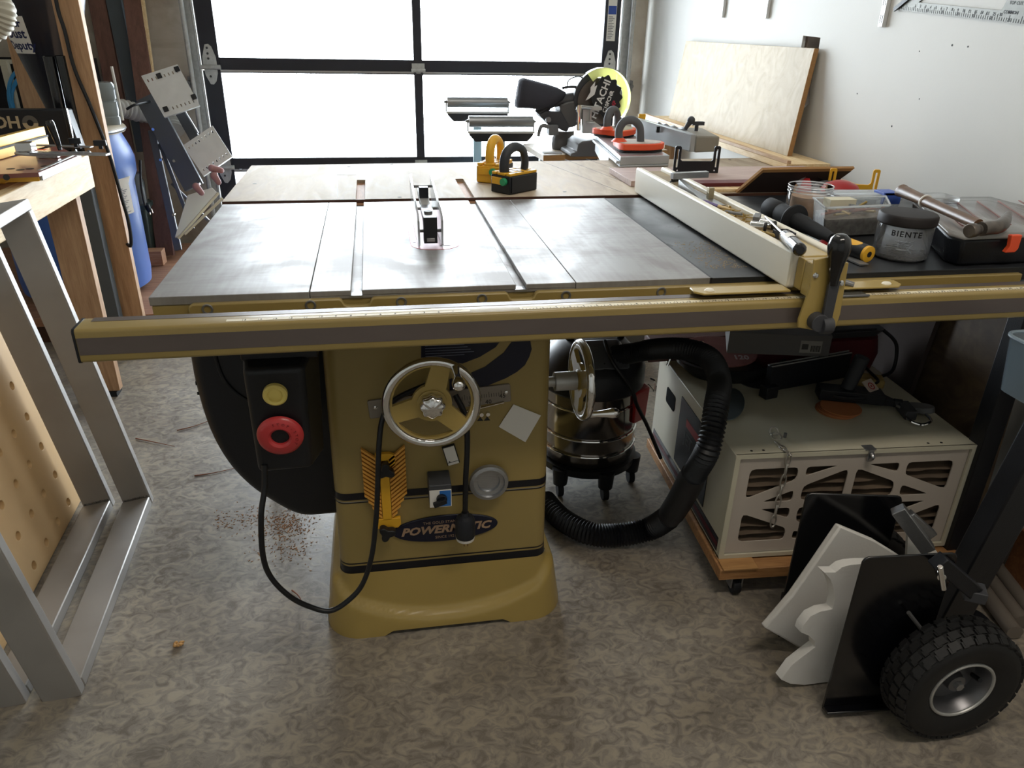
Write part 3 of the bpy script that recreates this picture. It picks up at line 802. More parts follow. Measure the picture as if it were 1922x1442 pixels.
# gold fence profile
fp = thing('aluminium_fence', 'gold anodised aluminium fence bar lying along the red work table', 'fence')
GOLDAN = mat('gold_anodised', '#c79a45', .35, .45)
a, b = (-0.7034, 1.14, 0.945), (-0.6661, 1.456, 0.945)
m = MB(); m.bar((a[0], a[1], .941), (b[0], b[1], .941), .026, .030); obj('lower_profile', m, GOLDAN, fp, .002)
m = MB(); m.bar((a[0], a[1], .972), (b[0], b[1], .972), .020, .030); obj('upper_profile', m, GOLDAN, fp, .002)
m = MB(); m.bar((a[0]+.014, a[1]-.002, .957), (b[0]+.014, b[1]-.002, .957), .003, .006); obj('t_slot', m, INK, fp)
# mitre gauge on the red table
mg = thing('mitre_gauge', 'silver mitre gauge with toothed half disc and black lever on the red table', 'mitre gauge')
c0 = (-0.5361, 1.161, 0.95)
m = MB(); pts = [(c0[0]+.105*math.cos(R(a)), c0[1]+.06*math.sin(R(a))) for a in range(180, 361, 6)]
m.prism(pts, Matrix.Translation((0, 0, .944)), .005); obj('gauge_disc', m, ALU, mg, .0008)
m = MB(); m.bar((-0.576, 1.112, 0.953), (-0.3566, 1.072, 0.953), .028, .006); m.bar((-0.6492, 1.29, 0.951), (-0.4524, 1.238, 0.951), .02, .004); obj('gauge_bar', m, STEEL, mg, .001)
m = MB(); m.box(c0[0]-.06, c0[0]-.0, c0[1]+.02, c0[1]+.045, .926, .944); m.box(c0[0]-.10, c0[0]-.055, c0[1]-.01, c0[1]+.03, .95, .975); obj('clamp_block', m, CHROME, mg, .002)
q0 = (-0.5239, 1.182, 0.95); q1 = (q0[0]-.012, q0[1], 1.035)
m = MB(); m.tube([q0, (q0[0]-.004, q0[1], .985), q1], .010, 14, 5, rf=lambda t, i: .55+.75*t if t < .9 else 1.22-(t-.9)*3); obj('lever_knob', m, BLACK_G, mg)
for p in ((-0.4923, 1.225, 0.953), (-0.4067, 1.178, 0.953)):
    m = MB(); m.cyl(p, (p[0], p[1], p[2]+.012), .006, seg=12); m.prism(rr2(-.018, .018, -.009, .009, .006), Matrix.Translation((p[0], p[1], p[2]+.010)), .016); obj('clamp_knob', m, BLACK, mg, .002)
m = MB()
for i in range(7):
    k = i/6; m.cyl((c0[0]-.09+.19*k, c0[1]-.035*math.sin(math.pi*k)-.004, .949), (c0[0]-.09+.19*k, c0[1]-.035*math.sin(math.pi*k)-.004, .953), .004, seg=10)
obj('index_screw', m, STEEL_D, mg)
m = MB(); m.box(c0[0]-.055, c0[0]-.02, c0[1]+.0, c0[1]+.02, .953, .9535); obj('gauge_sticker', m, ORANGE, mg)

# black case with upside-down brand, two tubes
bc = thing('tool_case', 'black case with an upside-down brand name, beyond the bench', 'case')
m = MB(); m.hexa([(-1.05, 1.72, .86), (-0.6561, 0.8854) and (-.652, 1.72, .875), (-.652, 1.78, .875), (-1.05, 1.78, .86), (-1.05, 1.72, 1.012), (-.672, 1.72, 1.012), (-.672, 1.78, 1.012), (-1.05, 1.78, 1.012)])
hb = obj('case_front', m, BLACK, bc, .004)
m = MB(); m.box(-1.04, -.69, 1.781, 1.86, .87, 1.0); obj('case_body', m, BLACK, bc, .004)
m = MB(); m.box(-.678, -.664, 1.70, 1.72, .80, 1.02); obj('case_edge', m, BLACK_G, bc, .003)
LT = mat('tan_lettering', '#b3a284', .5)
text('case_lettering', 'HOBART', .056, LT, tfront(-.950, 1.7196, .972, R(180)), hb, .0006, bold=.0016, sx=1.05)
m = MB(); cx, cz = -.793+.0, .950
cc = (-0.8001, 0.9672); cx, cz = cc
m.mi = 0; m.prism([(.026*math.cos(R(a)), .026*math.sin(R(a))) for a in range(180, 361, 10)]+[(.011, 0)]+[(.011*math.cos(R(a)), .011*math.sin(R(a))) for a in range(350, 179, -10)], front(cx, 1.7190, cz), .0008)
m.mi = 1; m.prism([(.026*math.cos(R(a)), .026*math.sin(R(a))) for a in range(0, 181, 10)]+[(-.011, 0)]+[(.011*math.cos(R(a)), .011*math.sin(R(a))) for a in range(170, 9, -10)], front(cx, 1.7190, cz), .0008)
obj('case_emblem', m, [LT, mat('emblem_grey', '#5d5a55', .5)], hb)
for i, (x, top) in enumerate(((-.757, 1.175), (-.715, 1.178))):
    m = MB(); m.lathe([(.0, .0), (.0195, 0), (.0205, .32+top-1.175), (.017, .322+top-1.175), (.017, .1), (0, .1)], Matrix.Translation((x, 1.91-.0*i, .86)), 24)
    m.cyl((x, 1.91, .0), (x, 1.91, .861), .018, seg=12)
    solo('black_tube', m, BLACK_G, ('black tube standing open-ended left of the cyclone stud' if i == 0 else 'black tube standing directly beside the fir post'), 'tube', 'black tubes behind the case')

# fir post and its cable
m = MB(); m.box(-.703, -.613, 1.90, 1.938, 0, 2.6); solo('fir_post', m, STUD, 'orange fir post rising to the ceiling in front of the blue barrel', 'post', bevel=.002)
m = MB(); m.tube([(-.60, 1.885, 2.3), (-.66, 1.885, 1.6), (-0.6819, 1.885, 1.367), (-0.6746, 1.885, 1.264), (-0.6692, 1.885, 1.139), (-0.6393, 1.885, 0.9986), (-0.6083, 1.88, 0.8326), (-0.5953, 1.88, 0.6678), (-0.5876, 1.88, 0.5605), (-0.5988, 1.88, 0.4683), (-0.6559, 1.96, 0.4981)], .007, 8)
solo('black_cable', m, CORD, 'black cable running down the orange fir post', 'cable')
m = MB(); m.box(-.76, -.675, 1.80, 1.85, 0, .84); solo('grey_post', m, GREYW, 'grey painted post between the bench leg and the fir post', 'post', bevel=.002)
m = MB(); m.box(-1.24, -1.13, 2.80, 2.84, .121, 1.6); m2 = m
o = solo('fir_post', m, STUD, 'orange post half hidden by the black cyclone cone', 'post', bevel=.002)

# cyclone separator
cy = thing('dust_cyclone', 'black cone-shaped dust cyclone above the bench, white sticker on it', 'dust cyclone')
m = MB(); MC = Matrix.Translation((-.835, 2.15, 0))
m.lathe([(.035, .90), (.045, .92), (.175, 1.42), (.19, 1.50), (.19, 1.75), (.0, 1.76)], MC, 40); cn = obj('cone', m, mat('cyclone_black', '#171b26', .35, coat=.2), cy)
# sticker wrapped on the cone
def cone_r(z): return .045+(z-.92)*(.13/.50)
m = MB(); n = 12; rs = []
for k in range(7):
    z = 1.183+.130*k/6; r = cone_r(z)+.0012
    rs.append([(-.835+r*math.cos(R(a)), 2.15+r*math.sin(R(a)), z) for a in [210+54*i/n for i in range(n+1)]])
m.loft(rs, cap=False, closed=False); stk = obj('sticker', m, PAPER, cn)
NV = mat('sticker_navy', '#1b2350', .5)
ca = R(240)
for body, z, s_ in (('Super', 1.288, .036), ('Dust', 1.252, .045), ('Deputy', 1.211, .042)):
    r = cone_r(z)+.002
    bm_M = Matrix.Translation((-.835, 2.15, z)) @ Matrix.Rotation(ca+R(90), 4, 'Z') @ Matrix.Translation((0, -r, 0)) @ Matrix.Rotation(R(90+14), 4, 'X') @ Matrix.Rotation(R(5), 4, 'Z')
    o = text('sticker_lettering', body, s_, NV, Matrix(), None, .0002, bold=.0012)
    # bend the flat word round the cone
    for v in o.data.vertices:
        a = ca+v.co.x/r; zz = z+v.co.y; rr_ = cone_r(zz)+.0016+v.co.z
        v.co = Vector((-.835+rr_*math.cos(a), 2.15+rr_*math.sin(a), zz))
    o.parent = cn
# ribbed hose top left
m = MB(); m.tube([(-.95, 1.4, 2.60), (-0.5934, 1.3, 1.877), (-0.6423, 1.28, 1.613), (-0.6504, 1.25, 1.433), (-0.615, 1.22, 1.353), (-0.5987, 1.2, 1.321), (-0.6276, 1.2, 1.283), (-0.6999, 1.2, 1.268)], .034, 24, 22, rf=lambda t, i: 1+.07*math.sin(i*1.45))
solo('ribbed_hose', m, mat('beige_hose', '#b9b3a2', .5), 'beige ribbed dust hose at the top left corner', 'hose')
# blue hose coil on wall, shelf frame
m = MB(); x0 = -1.30
sh = thing('wall_shelf', 'off-white open shelf frame beside the blue hose coil', 'shelf')
m.box(-1.62, -1.352, 3.02, 3.05, 1.090, 1.115); m.box(-1.385, -1.352, 3.02, 3.05, .6, 1.09); m.box(-1.62, -1.352, 3.05, 3.2, 1.095, 1.11); obj('shelf_frame', m, CREAM, sh, .002)
m = MB(); m.box(-1.62, -1.0, 3.21, 3.23, .6, 1.12); obj('shelf_back', m, BLACK_M, sh)
m = MB()
for k in range(6):
    m.torus((-1.27, 3.0+.012*k, .93-.01*k), .10+.006*(k % 3), .0065, Matrix.Rotation(R(84+3*k), 4, 'X') @ Matrix.Rotation(R(k*5), 4, 'Y'), 40, 8, (1, 1.5, 1))
solo('air_hose', m, mat('blue_hose', '#3b8fc4', .35), 'light blue air hose coil hanging behind the cyclone', 'hose')

# barrel, duct, hose
br = thing('blue_barrel', 'blue plastic barrel with metal rim and white paper label', 'barrel')
MBa = Matrix.Translation((-.985, 2.42, .012))
m = MB(); m.lathe([(0, .125), (.25, .125), (.275, .14), (.282, .20), (.282, .62), (.300, .66), (.302, .72), (.292, .76), (.268, .82), (.262, .862), (.0, .862)], MBa, 56)
bb = obj('barrel_body', m, BLUE, br)
m = MB(); m.lathe([(.262, .835), (.285, .838), (.288, .856), (.275, .868), (.255, .870), (0, .868)], MBa, 56); obj('barrel_lid', m, mat('lid_tan', '#b5ab95', .5), br)
m = MB(); m.lathe([(.286, .842), (.291, .848), (.286, .858)], MBa, 56); obj('lid_ring', m, STEEL, br)
m = MB()
rs = []
for z, rr_ in ((.50, .2835), (.632, .2838), (.665, .297)): rs.append([(-.985+rr_*math.cos(R(a)), 2.42+rr_*math.sin(R(a)), z) for a in range(-37, -9, 3)])
m.loft(rs, cap=False, closed=False); lb = obj('paper_label', m, PAPER, br)
m = MB()
for i in range(16):
    z = .51+.007*i
    rs = [[(-.985+.2845*math.cos(R(a)), 2.42+.2845*math.sin(R(a)), zz) for a in range(-35, -14-(i*5) % 7, 2)] for zz in (z, z+.003)]
    m.loft(rs, cap=False, closed=False)
obj('label_text', m, GREY, lb)
m = MB(); m.lathe([(.058, .868), (.060, .90), (.056, .905), (.060, .93), (.060, .965), (.055, .97), (.060, .98), (.060, 1.03), (.052, 1.045), (0, 1.045)], Matrix.Translation((-.765, 2.44, .0125)), 28)
solo('clear_duct_collar', m, clear('duct_clear', '#b8c0c0', .45, .1), 'short clear duct collar standing on the barrel lid', 'duct')
m = MB(); m.tube([(-.92, 2.78, .88), (-.85, 2.93, .90), (-0.7741, 3, 0.872), (-0.6919, 3.06, 0.8582), (-0.6172, 3, 0.8303), (-0.6049, 2.95, 0.7912)], .045, 20, 20, rf=lambda t, i: 1+.06*math.sin(i*1.4))
solo('ribbed_hose', m, mat('grey_hose', '#a5a29b', .5), 'pale ribbed hose from the barrel behind the folding stand', 'hose')
m = MB(); m.tube([(-0.7468, 2.7, 0.9193), (-0.715, 2.7, 0.9363), (-0.6984, 2.75, 0.939), (-0.6686, 2.86, 0.9416)], .006, 8, 6); solo('black_cable', m, CORD, 'short black cable by the clear duct collar', 'cable')

# wooden platform, blocks
pf = thing('wooden_platform', 'low plywood platform carrying the blue barrel', 'platform')
m = MB(); m.box(-1.7, -.50, 2.02, 3.25, .08, .12); obj('platform_deck', m, wood('platform_ply', '#8a6048', '#a97f62', 2.5, (1, 8, 8)), pf, .002)
for y in (2.04, 3.19): obj('platform_skirt', MB().box(-1.68, -.52, y, y+.04, 0, .08), EDGED, pf)
m = MB(); m.box(-.90, -.735, 2.78, 2.86, .122, .2); solo('wood_block', m, wood('block_wood', '#9a6a48', '#b58a66', 3, (1, 8, 8)), 'brown wooden block on the platform behind the barrel', 'block', bevel=.002)
# leaning boards at the wall
m = MB(); m.bar((-0.9024, 3.3, 1.396), (-0.7863, 2.98, 0.1223), .085, .04, (1, 0, 0)); 
def lean_board(p0, p1, w, t, mt_, label, edge=None):
    q = MB(); a, b = Vector(p0), Vector(p1); d = (a-b)
    q.bar(b, b+d*1.25, w, t, (0, 1, 0))
    return solo('leaning_board', q, mt_, label, 'board', None, .002)
m.bm.free()
lean_board((-0.9681, 3.33, 1.395), (-0.9234, 3.15, 0.2636), .085, .035, STUD_D, 'dark red-brown board leaning left of the grey one')
lean_board((-0.8818, 3.31, 1.396), (-0.8435, 3.22, 0.6459), .075, .03, GREYW, 'blue-grey board leaning between two brown boards')
lean_board((-0.7749, 3.26, 1.398), (-0.7587, 2.95, 0.13), .088, .038, STUD_D, 'reddish brown board leaning nearest the folding stand')
m = MB(); m.bar((-0.7232, 3.24, 1.399), (-0.7269, 3.2, 1.045), .012, .03, (0, 1, 0)); solo('wood_strip', m, STUD_L, 'thin pale strip against the reddish brown board', 'strip')
m = MB(); a = (-0.733, 2.56, 1.07); m.cyl((a[0], 2.56, .884), (a[0]-.004, 2.56, 1.115), .006, seg=10); solo('white_rod', m, PAPER, 'short white rod above the clear duct collar', 'rod')

# bin, jar, plug behind the barrel
bn = thing('storage_bin', 'dark green plastic bin behind the blue barrel', 'bin')
m = MB(); m.lathe([(0, 0), (.085, 0), (.10, .24), (.0, .24)], Matrix.Translation((-.79, 2.93, .206)) @ Matrix.Diagonal((1, .8, 1, 1)), 4)
m = MB(); m.loft([rrect(-.98, -.81, 2.88, 3.02, .02, .121), rrect(-.99, -.80, 2.87, 3.03, .02, .40)]); obj('bin_body', m, mat('dark_green', '#22312c', .35), bn)
m = MB(); m.loft([rrect(-1.0, -.79, 2.86, 3.04, .02, .40), rrect(-1.0, -.79, 2.86, 3.04, .02, .425)]); obj('bin_lid', m, mat('dark_green_lid', '#33423f', .35), bn, .003)
m = MB(); m.lathe([(0, 0), (.05, 0), (.052, .11), (.043, .13), (.043, .15), (.046, .155), (0, .155)], Matrix.Translation((-.85, 2.94, .426)), 24); solo('glass_jar', m, clear('jar_glass', '#c0c8c8', .4, .08), 'small clear jar standing on the dark green bin', 'jar')
m = MB(); m.tube([(-0.7693, 2.84, 0.6623), (-0.7885, 2.84, 0.5289), (-0.7848, 2.83, 0.435), (-0.7675, 2.82, 0.4009)], .006, 8)
cd = thing('cord_with_plug', 'hanging black cord ending in a plug with bare prongs by the barrel', 'cord'); obj('cord', m, CORD, cd)
m = MB(); m.cyl((-0.7716, 2.82, 0.437), (-0.7623, 2.82, 0.4008), .012, seg=12); obj('plug', m, BLACK, cd)
m = MB(); m.cyl((-0.7656, 2.82, 0.412), (-0.7648, 2.82, 0.3869), .003, seg=8); m.cyl((-0.7542, 2.82, 0.4173), (-0.7503, 2.82, 0.395), .003, seg=8); obj('prong', m, CHROME, cd)

# folding work stand with perforated plates
fs = thing('folding_work_stand', 'folded grey work stand with two perforated silver plates near the door', 'work stand')
PERF = mat('perforated_alu', '#cfd2d2', .4, .35, var=.06, vs=14)
def perf_plate(c, name):
    o, x1, y1 = Vector(c[0]), Vector(c[1]), Vector(c[3]); ex = (x1-o); ey = (y1-o); lx, ly = ex.length, ey.length
    ex.normalize(); nz = ex.cross(ey.normalized()).normalized(); ey2 = nz.cross(ex)
    sk = (y1-o).dot(ex)
    Mx = Matrix(((ex.x, ey2.x, nz.x, o.x), (ex.y, ey2.y, nz.y, o.y), (ex.z, ey2.z, nz.z, o.z), (0, 0, 0, 1)))
    L2 = (y1-o).dot(ey2)
    def pt(u, v): return (u*lx+v*sk, v*L2)
    hs = []
    for i in range(8):
        for v in (.14, .86):
            u = .10+.114*i; a = pt(u, v-.035); b = pt(u, v+.035); w = .0028
            hs.append([(a[0]-w, a[1]), (a[0]+w, a[1]), (b[0]+w, b[1]), (b[0]-w, b[1])])
    q = MB(); q.plate([pt(0, 0), pt(1, 0), pt(1, 1), pt(0, 1)], hs, Mx @ Matrix.Translation((0, 0, -.004)), .004)
    p = obj(name, q, PERF, fs)
    q = MB(); e = [pt(0, 0), pt(1, 0), pt(1, 1), pt(0, 1)]
    for i in range(4):
        a, b = Vector((*e[i], 0)), Vector((*e[(i+1) % 4], 0)); d = (b-a).normalized()*.0
        q.hexa([Mx @ p_ for p_ in (a+Vector((0, 0, .0005)), b+Vector((0, 0, .0005)), b*.985+Vector((0, 0, .0005)), a*.985+Vector((0, 0, .0005)), a+Vector((0, 0, .022)), b+Vector((0, 0, .022)), b*.985+Vector((0, 0, .022)), a*.985+Vector((0, 0, .022)))])
    obj('plate_flange', q, ALU, p)
    return p, Mx, pt
pA, MA, ptA = perf_plate([(-0.6816, 2.8, 1.061), (-0.5157, 2.84, 1.113), (-0.4367, 2.8, 0.9652), (-0.5972, 2.76, 0.8744)], 'perforated_plate')
for u, v in ((.42, .12), (.93, .1), (.97, .78), (.14, .84)):
    q = MB(); c = ptA(u, v); q.box(c[0]-.012, c[0]+.012, c[1]-.012, c[1]+.012, -.014, -.0045, MA); obj('stop_peg', q, BLACK, pA, .002)
pB, MBm, ptB = perf_plate([(-0.5269, 2.74, 0.7457), (-0.3819, 2.78, 0.8345), (-0.313, 2.74, 0.7137), (-0.4453, 2.7, 0.6012)], 'perforated_plate')
LEGC = mat('stand_grey', '#55585c', .5, .3, bump=.1, bs=300)
def legbar(a, b, w=.045, t=.02, mt_=LEGC, nm='leg'):
    q = MB(); q.bar(a, b, w, t, (0, 1, 0)); obj(nm, q, mt_, fs, .003)
legbar((-0.6924, 2.86, 0.9614), (-0.5016, 2.72, 0.5426), .10, .025)
legbar((-0.5628, 2.92, 0.8985), (-0.427, 2.86, 0.6025), .05, .02, GREY_D)
legbar((-0.6932, 2.86, 0.8023), (-0.6055, 2.62, 0.2467), .035, .02)
legbar((-0.6586, 2.83, 0.7416), (-0.5189, 2.62, 0.3546), .018, .014)
legbar((-0.6256, 2.8, 0.5478), (-0.4318, 2.6, 0.3981), .014, .014, STEEL_D)
legbar((-0.5326, 2.9, 0.9006), (-0.4726, 2.86, 0.789), .008, .01, STEEL)
for p in ((-0.6661, 2.8, 0.8172), (-0.646, 2.76, 0.6766), (-0.5837, 2.76, 0.6709), (-0.6005, 2.64, 0.4273), (-0.4582, 2.64, 0.5757)):
    q = MB(); q.cyl(p, (p[0], p[1]-.02, p[2]), .007, seg=12); obj('rivet', q, CHROME, fs)
q = MB(); q.loft([[Vector((-0.5267, 2.66, 0.5176))+d, Vector((-0.4126, 2.7, 0.5452))+d, Vector((-0.3906, 2.7, 0.5182))+d, Vector((-0.5718, 2.55, 0.3463))+d, Vector((-0.594, 2.55, 0.3334))+d] for d in (Vector((0, 0, 0)), Vector((0, .015, -.01)))]); obj('lower_tray', q, mat('tray_cream', '#c9ccc6', .5), fs, .002)
for a, b in (((-0.3493, 2.6, 0.5112), (-0.5345, 2.5, 0.3581)), ((-0.3697, 2.62, 0.5338), (-0.5727, 2.52, 0.3326))):
    q = MB(); q.bar(a, b, .012, .012); obj('tray_rail', q, CREAM, fs, .002)
for p, q_ in (((-0.3827, 2.62, 0.6533), (-0.3417, 2.62, 0.6426)), ((-0.4664, 2.6, 0.5704), (-0.4462, 2.6, 0.5389)), ((-0.374, 2.6, 0.6208), (-0.3584, 2.6, 0.5897))):
    q = MB(); q.tube([p, q_], [.018, .014], 12, 1); q.ball(p, .018); q.ball(q_, .014); obj('jaw_pad', q, mat('worn_pink_rubber', '#a4797a', .6), fs)

# ================================================================== OUTFEED TABLE AND BEHIND
of = thing('outfeed_table', 'worn plywood outfeed table with two routed grooves behind the saw', 'table')
ZO = .865
m = MB()
y0, yl, yr = .812, 1.395, 1.475
def yb(x): return yl+(yr-yl)*(x+.01)/2.0
xs = [-.008, .352, .378, .664, .690, 1.985]
for i, (a, b) in enumerate(zip(xs, xs[1:])):
    ys = 1.105 if i in (1, 3) else y0
    m.hexa([(a, ys, ZO-.014), (b, ys, ZO-.014), (b, yb(b), ZO-.014), (a, yb(a), ZO-.014), (a, ys, ZO), (b, ys, ZO), (b, yb(b), ZO), (a, yb(a), ZO)])
obj('table_top', m, PLYTOP, of)
m = MB(); m.hexa([(-.008, y0+.0, ZO-.05), (1.985, y0, ZO-.05), (1.985, yr, ZO-.05), (-.008, yl, ZO-.05), (-.008, y0, ZO-.0145), (1.985, y0, ZO-.0145), (1.985, yr, ZO-.0145), (-.008, yl, ZO-.0145)])
obj('table_core', m, PLYEDGE, of)
m = MB(); m.box(-.006, 1.985, .777, .8115, ZO-.05, ZO-.02); obj('front_ledge', m, EDGED, of)
m = MB(); m.box(-.008, 1.985, .8095, .8118, ZO-.05, ZO-.0005); obj('front_edge', m, EDGED, of)
for a, b in ((.352, .378), (.664, .690)):
    m = MB(); m.box(a, b, .79, 1.105, ZO-.018, ZO-.0105); obj('groove_floor', m, wood('groove_wood', '#8d6248', '#b58a68', 4, (8, 1, 1)), of)
m = MB()
for a, b, w in (((1.012, 1.465, 0.8653), (1.148, 0.8421, 0.8653), .0015), ((1.116, 1.472, 0.8653), (1.21, 0.9816, 0.8653), .0015), ((0.2796, 1.376, 0.8653), (0.3022, 0.8307, 0.8653), .0012), ((0.2859, 1.201, 0.8653), (0.3475, 1.197, 0.8653), .0012), ((1.201, 1.48, 0.8653), (1.273, 1.119, 0.8653), .0012)): m.bar(a, b, w, .0004)
obj('pencil_line', m, GREY, of)
m = MB()
for p in ((0.04577, 1.064, 0.865), (-0.03188, 1.321, 0.865), (0.4688, 1.4, 0.865), (0.4759, 0.8333, 0.865), (1.366, 1.449, 0.865), (1.76, 1.43, 0.865), (0.3218, 1.353, 0.865), (0.9731, 0.8727, 0.865), (1.715, 1.198, 0.865)): m.cyl((p[0], p[1], ZO-.001), (p[0], p[1], ZO+.0004), .006, seg=12)
obj('screw_hole', m, INK, of)
for x, y in ((.05, .86), (.05, 1.34), (1.83, .86), (1.83, 1.40), (1.0, 1.38)):
    m = MB(); m.box(x-.03, x+.03, y-.03, y+.03, 0, ZO-.051); obj('leg', m, STUD, of, .002)

# planks on the outfeed table
m = MB(); m.box(1.20, 1.92, .93, 1.17, .866, .884); solo('plank', m, PINKW, 'greyish pink wide plank lying on the outfeed table behind the bracket', 'plank', bevel=.001)
m = MB(); m.box(1.31, 1.90, .872, .925, .866, .885); solo('plank', m, PURPLE, 'dark maroon hardwood plank in front of the pink plank', 'plank', bevel=.001)
m = MB(); m.box(1.30, 1.72, .826, .864, .866, .875); solo('plank', m, STUD_L, 'thin pale wood strip in front of the maroon plank', 'plank', bevel=.001)
# shelf board along the wall with the plywood sheet
wl2 = thing('plywood_ledge', 'plywood ledge running along the wall under the leaning birch sheet', 'ledge')
m = MB(); m.box(1.86, 2.03, 1.18, 2.75, .866, .888); obj('ledge_board', m, STUD_L, wl2, .001)
m = MB(); m.box(1.86, 1.875, 1.18, 2.75, .8885, .90); obj('ledge_lip', m, wood('lip_wood', '#a98562', '#c0a07c', 3, (8, 1, 8)), wl2, .001)
for y in (1.6, 2.6):
    m = MB(); m.box(1.94, 2.03, y, y+.04, 0.0 if y > 2 else .8662, .8655 if y > 2 else .8664)
    if y > 2: obj('bracket', m, STUD, wl2)
    else: m.bm.free()
m = MB(); m.hexa([(1.955, 1.355, .889), (1.973, 1.355, .889), (1.973, 2.62, .889), (1.955, 2.62, .889), (2.012, 1.395, 1.262), (2.030, 1.395, 1.262), (2.030, 2.64, 1.262), (2.012, 2.64, 1.262)])
ps = thing('plywood_sheet', 'pale birch plywood sheet leaning upright against the right wall', 'plywood'); obj('sheet_face', m, BIRCH, ps)
m = MB(); m.hexa([(1.9548, 1.3545, .889), (1.9735, 1.3545, .889), (1.9735, 1.356, .889), (1.9548, 1.356, .889), (2.0118, 1.3945, 1.262), (2.0305, 1.3945, 1.262), (2.0305, 1.396, 1.262), (2.0118, 1.396, 1.262)]); obj('sheet_edge', m, PLYEDGE, ps)

# push blocks on the saw table
def push_block(loc, rz, body, hcol, label):
    t = thing('push_block', label, 'push block', loc, rz, 'push blocks with arched handles')
    m = MB(); m.box(-.038, .038, -.062, .062, .0, .052); obj('block_body', m, body, t, .003)
    for i, (a, b) in enumerate(((-.038, -.020), (-.016, .016), (.020, .038))):
        m = MB(); m.box(a+.001, b-.001, -.060, .060, .052, .060); obj('top_plate', m, YEL, t, .002)
    m = MB(); m.box(-.041, -.0385, -.055, .055, .004, .05); m.box(.0385, .041, -.055, .055, .004, .05); obj('side_leg', m, BLACK, t, .001)
    m = MB(); m.box(-.030, .008, -.068, -.0622, .026, .046); obj('label_plate', m, YEL, t, .001)
    m = MB(); m.cyl((.018, -.0622, .036), (.018, -.073, .036), .011, seg=22); obj('green_knob', m, GREEN, t, .001)
    m = MB(); m.tube([(0, -.044, .058), (0, -.046, .085), (0, -.034, .115), (0, .0, .128), (0, .034, .115), (0, .046, .085), (0, .044, .058)], .0145, 16, 6, flat=.8); obj('arched_handle', m, hcol, t)
    m = MB()
    for y in (-.03, 0., .03): m.box(-.037, .037, y-.002, y+.002, .0600, .0610)
    obj('grip_line', m, BLACK, t)
    return t
push_block((.822, .90, .8655), R(-52), BLACK, mat('charcoal_handle', '#2f3136', .5), 'black push block with a charcoal arched handle, the nearer one')
push_block((.79, 1.075, .8655), R(-30), YEL, YEL, 'yellow push block with a yellow arched handle, behind the black one')

# roller stands
def roller_stand(x, y, z, rz, label):
    t = thing('roller_stand', label, 'roller stand', (x, y, 0), rz, 'roller stands by the garage door')
    m = MB(); m.cyl((-.165, 0, z), (.165, 0, z), .028, seg=28); obj('roller', m, mat('roller_steel', '#8b8d8f', .3, .8), t)
    m = MB(); m.box(-.172, .172, -.035, .035, z-.055, z-.045); obj('cradle_top', m, ALU, t, .001)
    m = MB(); m.prism([(-.165, z-.056), (.165, z-.056), (.165, z-.064), (.135, z-.095), (-.135, z-.095), (-.165, z-.064)], Matrix.Translation((0, -.03, 0)) @ FR, .06); obj('cradle', m, BLACK_P, t)
    for s in (-1, 1):
        m = MB(); m.box(s*.170-.003, s*.170+.003, -.012, .012, z-.05, z+.01); m.cyl((s*.165, 0, z), (s*.182, 0, z), .006, seg=12); obj('axle_bracket', m, STEEL_D, t)
    m = MB(); m.box(-.022, .022, -.012, .012, .03, z-.095); obj('post', m, mat('pale_blue_post', '#9fb9c4', .4, .2), t, .002)
    m = MB(); m.box(-.20, .20, -.02, .02, 0, .03); m.box(-.02, .02, -.2, .2, 0, .03); obj('foot', m, BLACK_P, t, .002)
a = (0.977, 2.95, 0.9354); roller_stand(a[0]+.0, 2.95, a[2], R(-1), 'roller stand farther from the saw, its roller higher in view')
a = (1.055, 2.62, 0.8729); roller_stand(a[0], 2.62, a[2], R(-1), 'roller stand nearer the saw, in front of its twin')

# mitre saw platform and mitre saw
pt = thing('mitre_saw_stand', 'plywood topped stand under the mitre saw', 'stand')
m = MB(); c = [(1.146, 2.476, 0.78), (1.171, 2.103, 0.78), (1.505, 2.119, 0.78)]
A, B, C = [Vector(v) for v in c]
far = [A, B, Vector((1.82, B.y+.14, .78)), Vector((1.82, A.y+.23, .78))]
m.prism([(v.x, v.y) for v in (B, far[2], far[3], A)], Matrix.Translation((0, 0, .758)), .024); obj('stand_top', m, PLYTOP, pt)
m = MB(); m.prism([(v.x, v.y) for v in (B+Vector((0, -.002, 0)), far[2]+Vector((0, -.002, 0)), far[2], B)], Matrix.Translation((0, 0, .757)), .0235); obj('stand_edge', m, PLYEDGE, pt)
for x, y in ((B.x+.06, B.y+.08), (1.77, B.y+.2), (A.x+.1, A.y-.03), (1.77, A.y+.15)):
    q = MB(); q.box(x-.02, x+.02, y-.02, y+.02, 0, .757); obj('leg', q, STEEL_D, pt)
YM = 2.15
ms = thing('mitre_saw', 'grey sliding mitre saw with black blade label and yellow blade guard', 'mitre saw')
MSG = mat('saw_grey', '#5b5a5b', .5, .2, bump=.1, bs=200); MSD = mat('saw_dark', '#3a3b3f', .5)
LIME = clear('lime_guard', '#edefae', .6, .2)
bc_ = Vector((1.439, 2.15, 1.024)); Rb = abs((1.563, 2.15, 1.025)[0]-bc_.x)
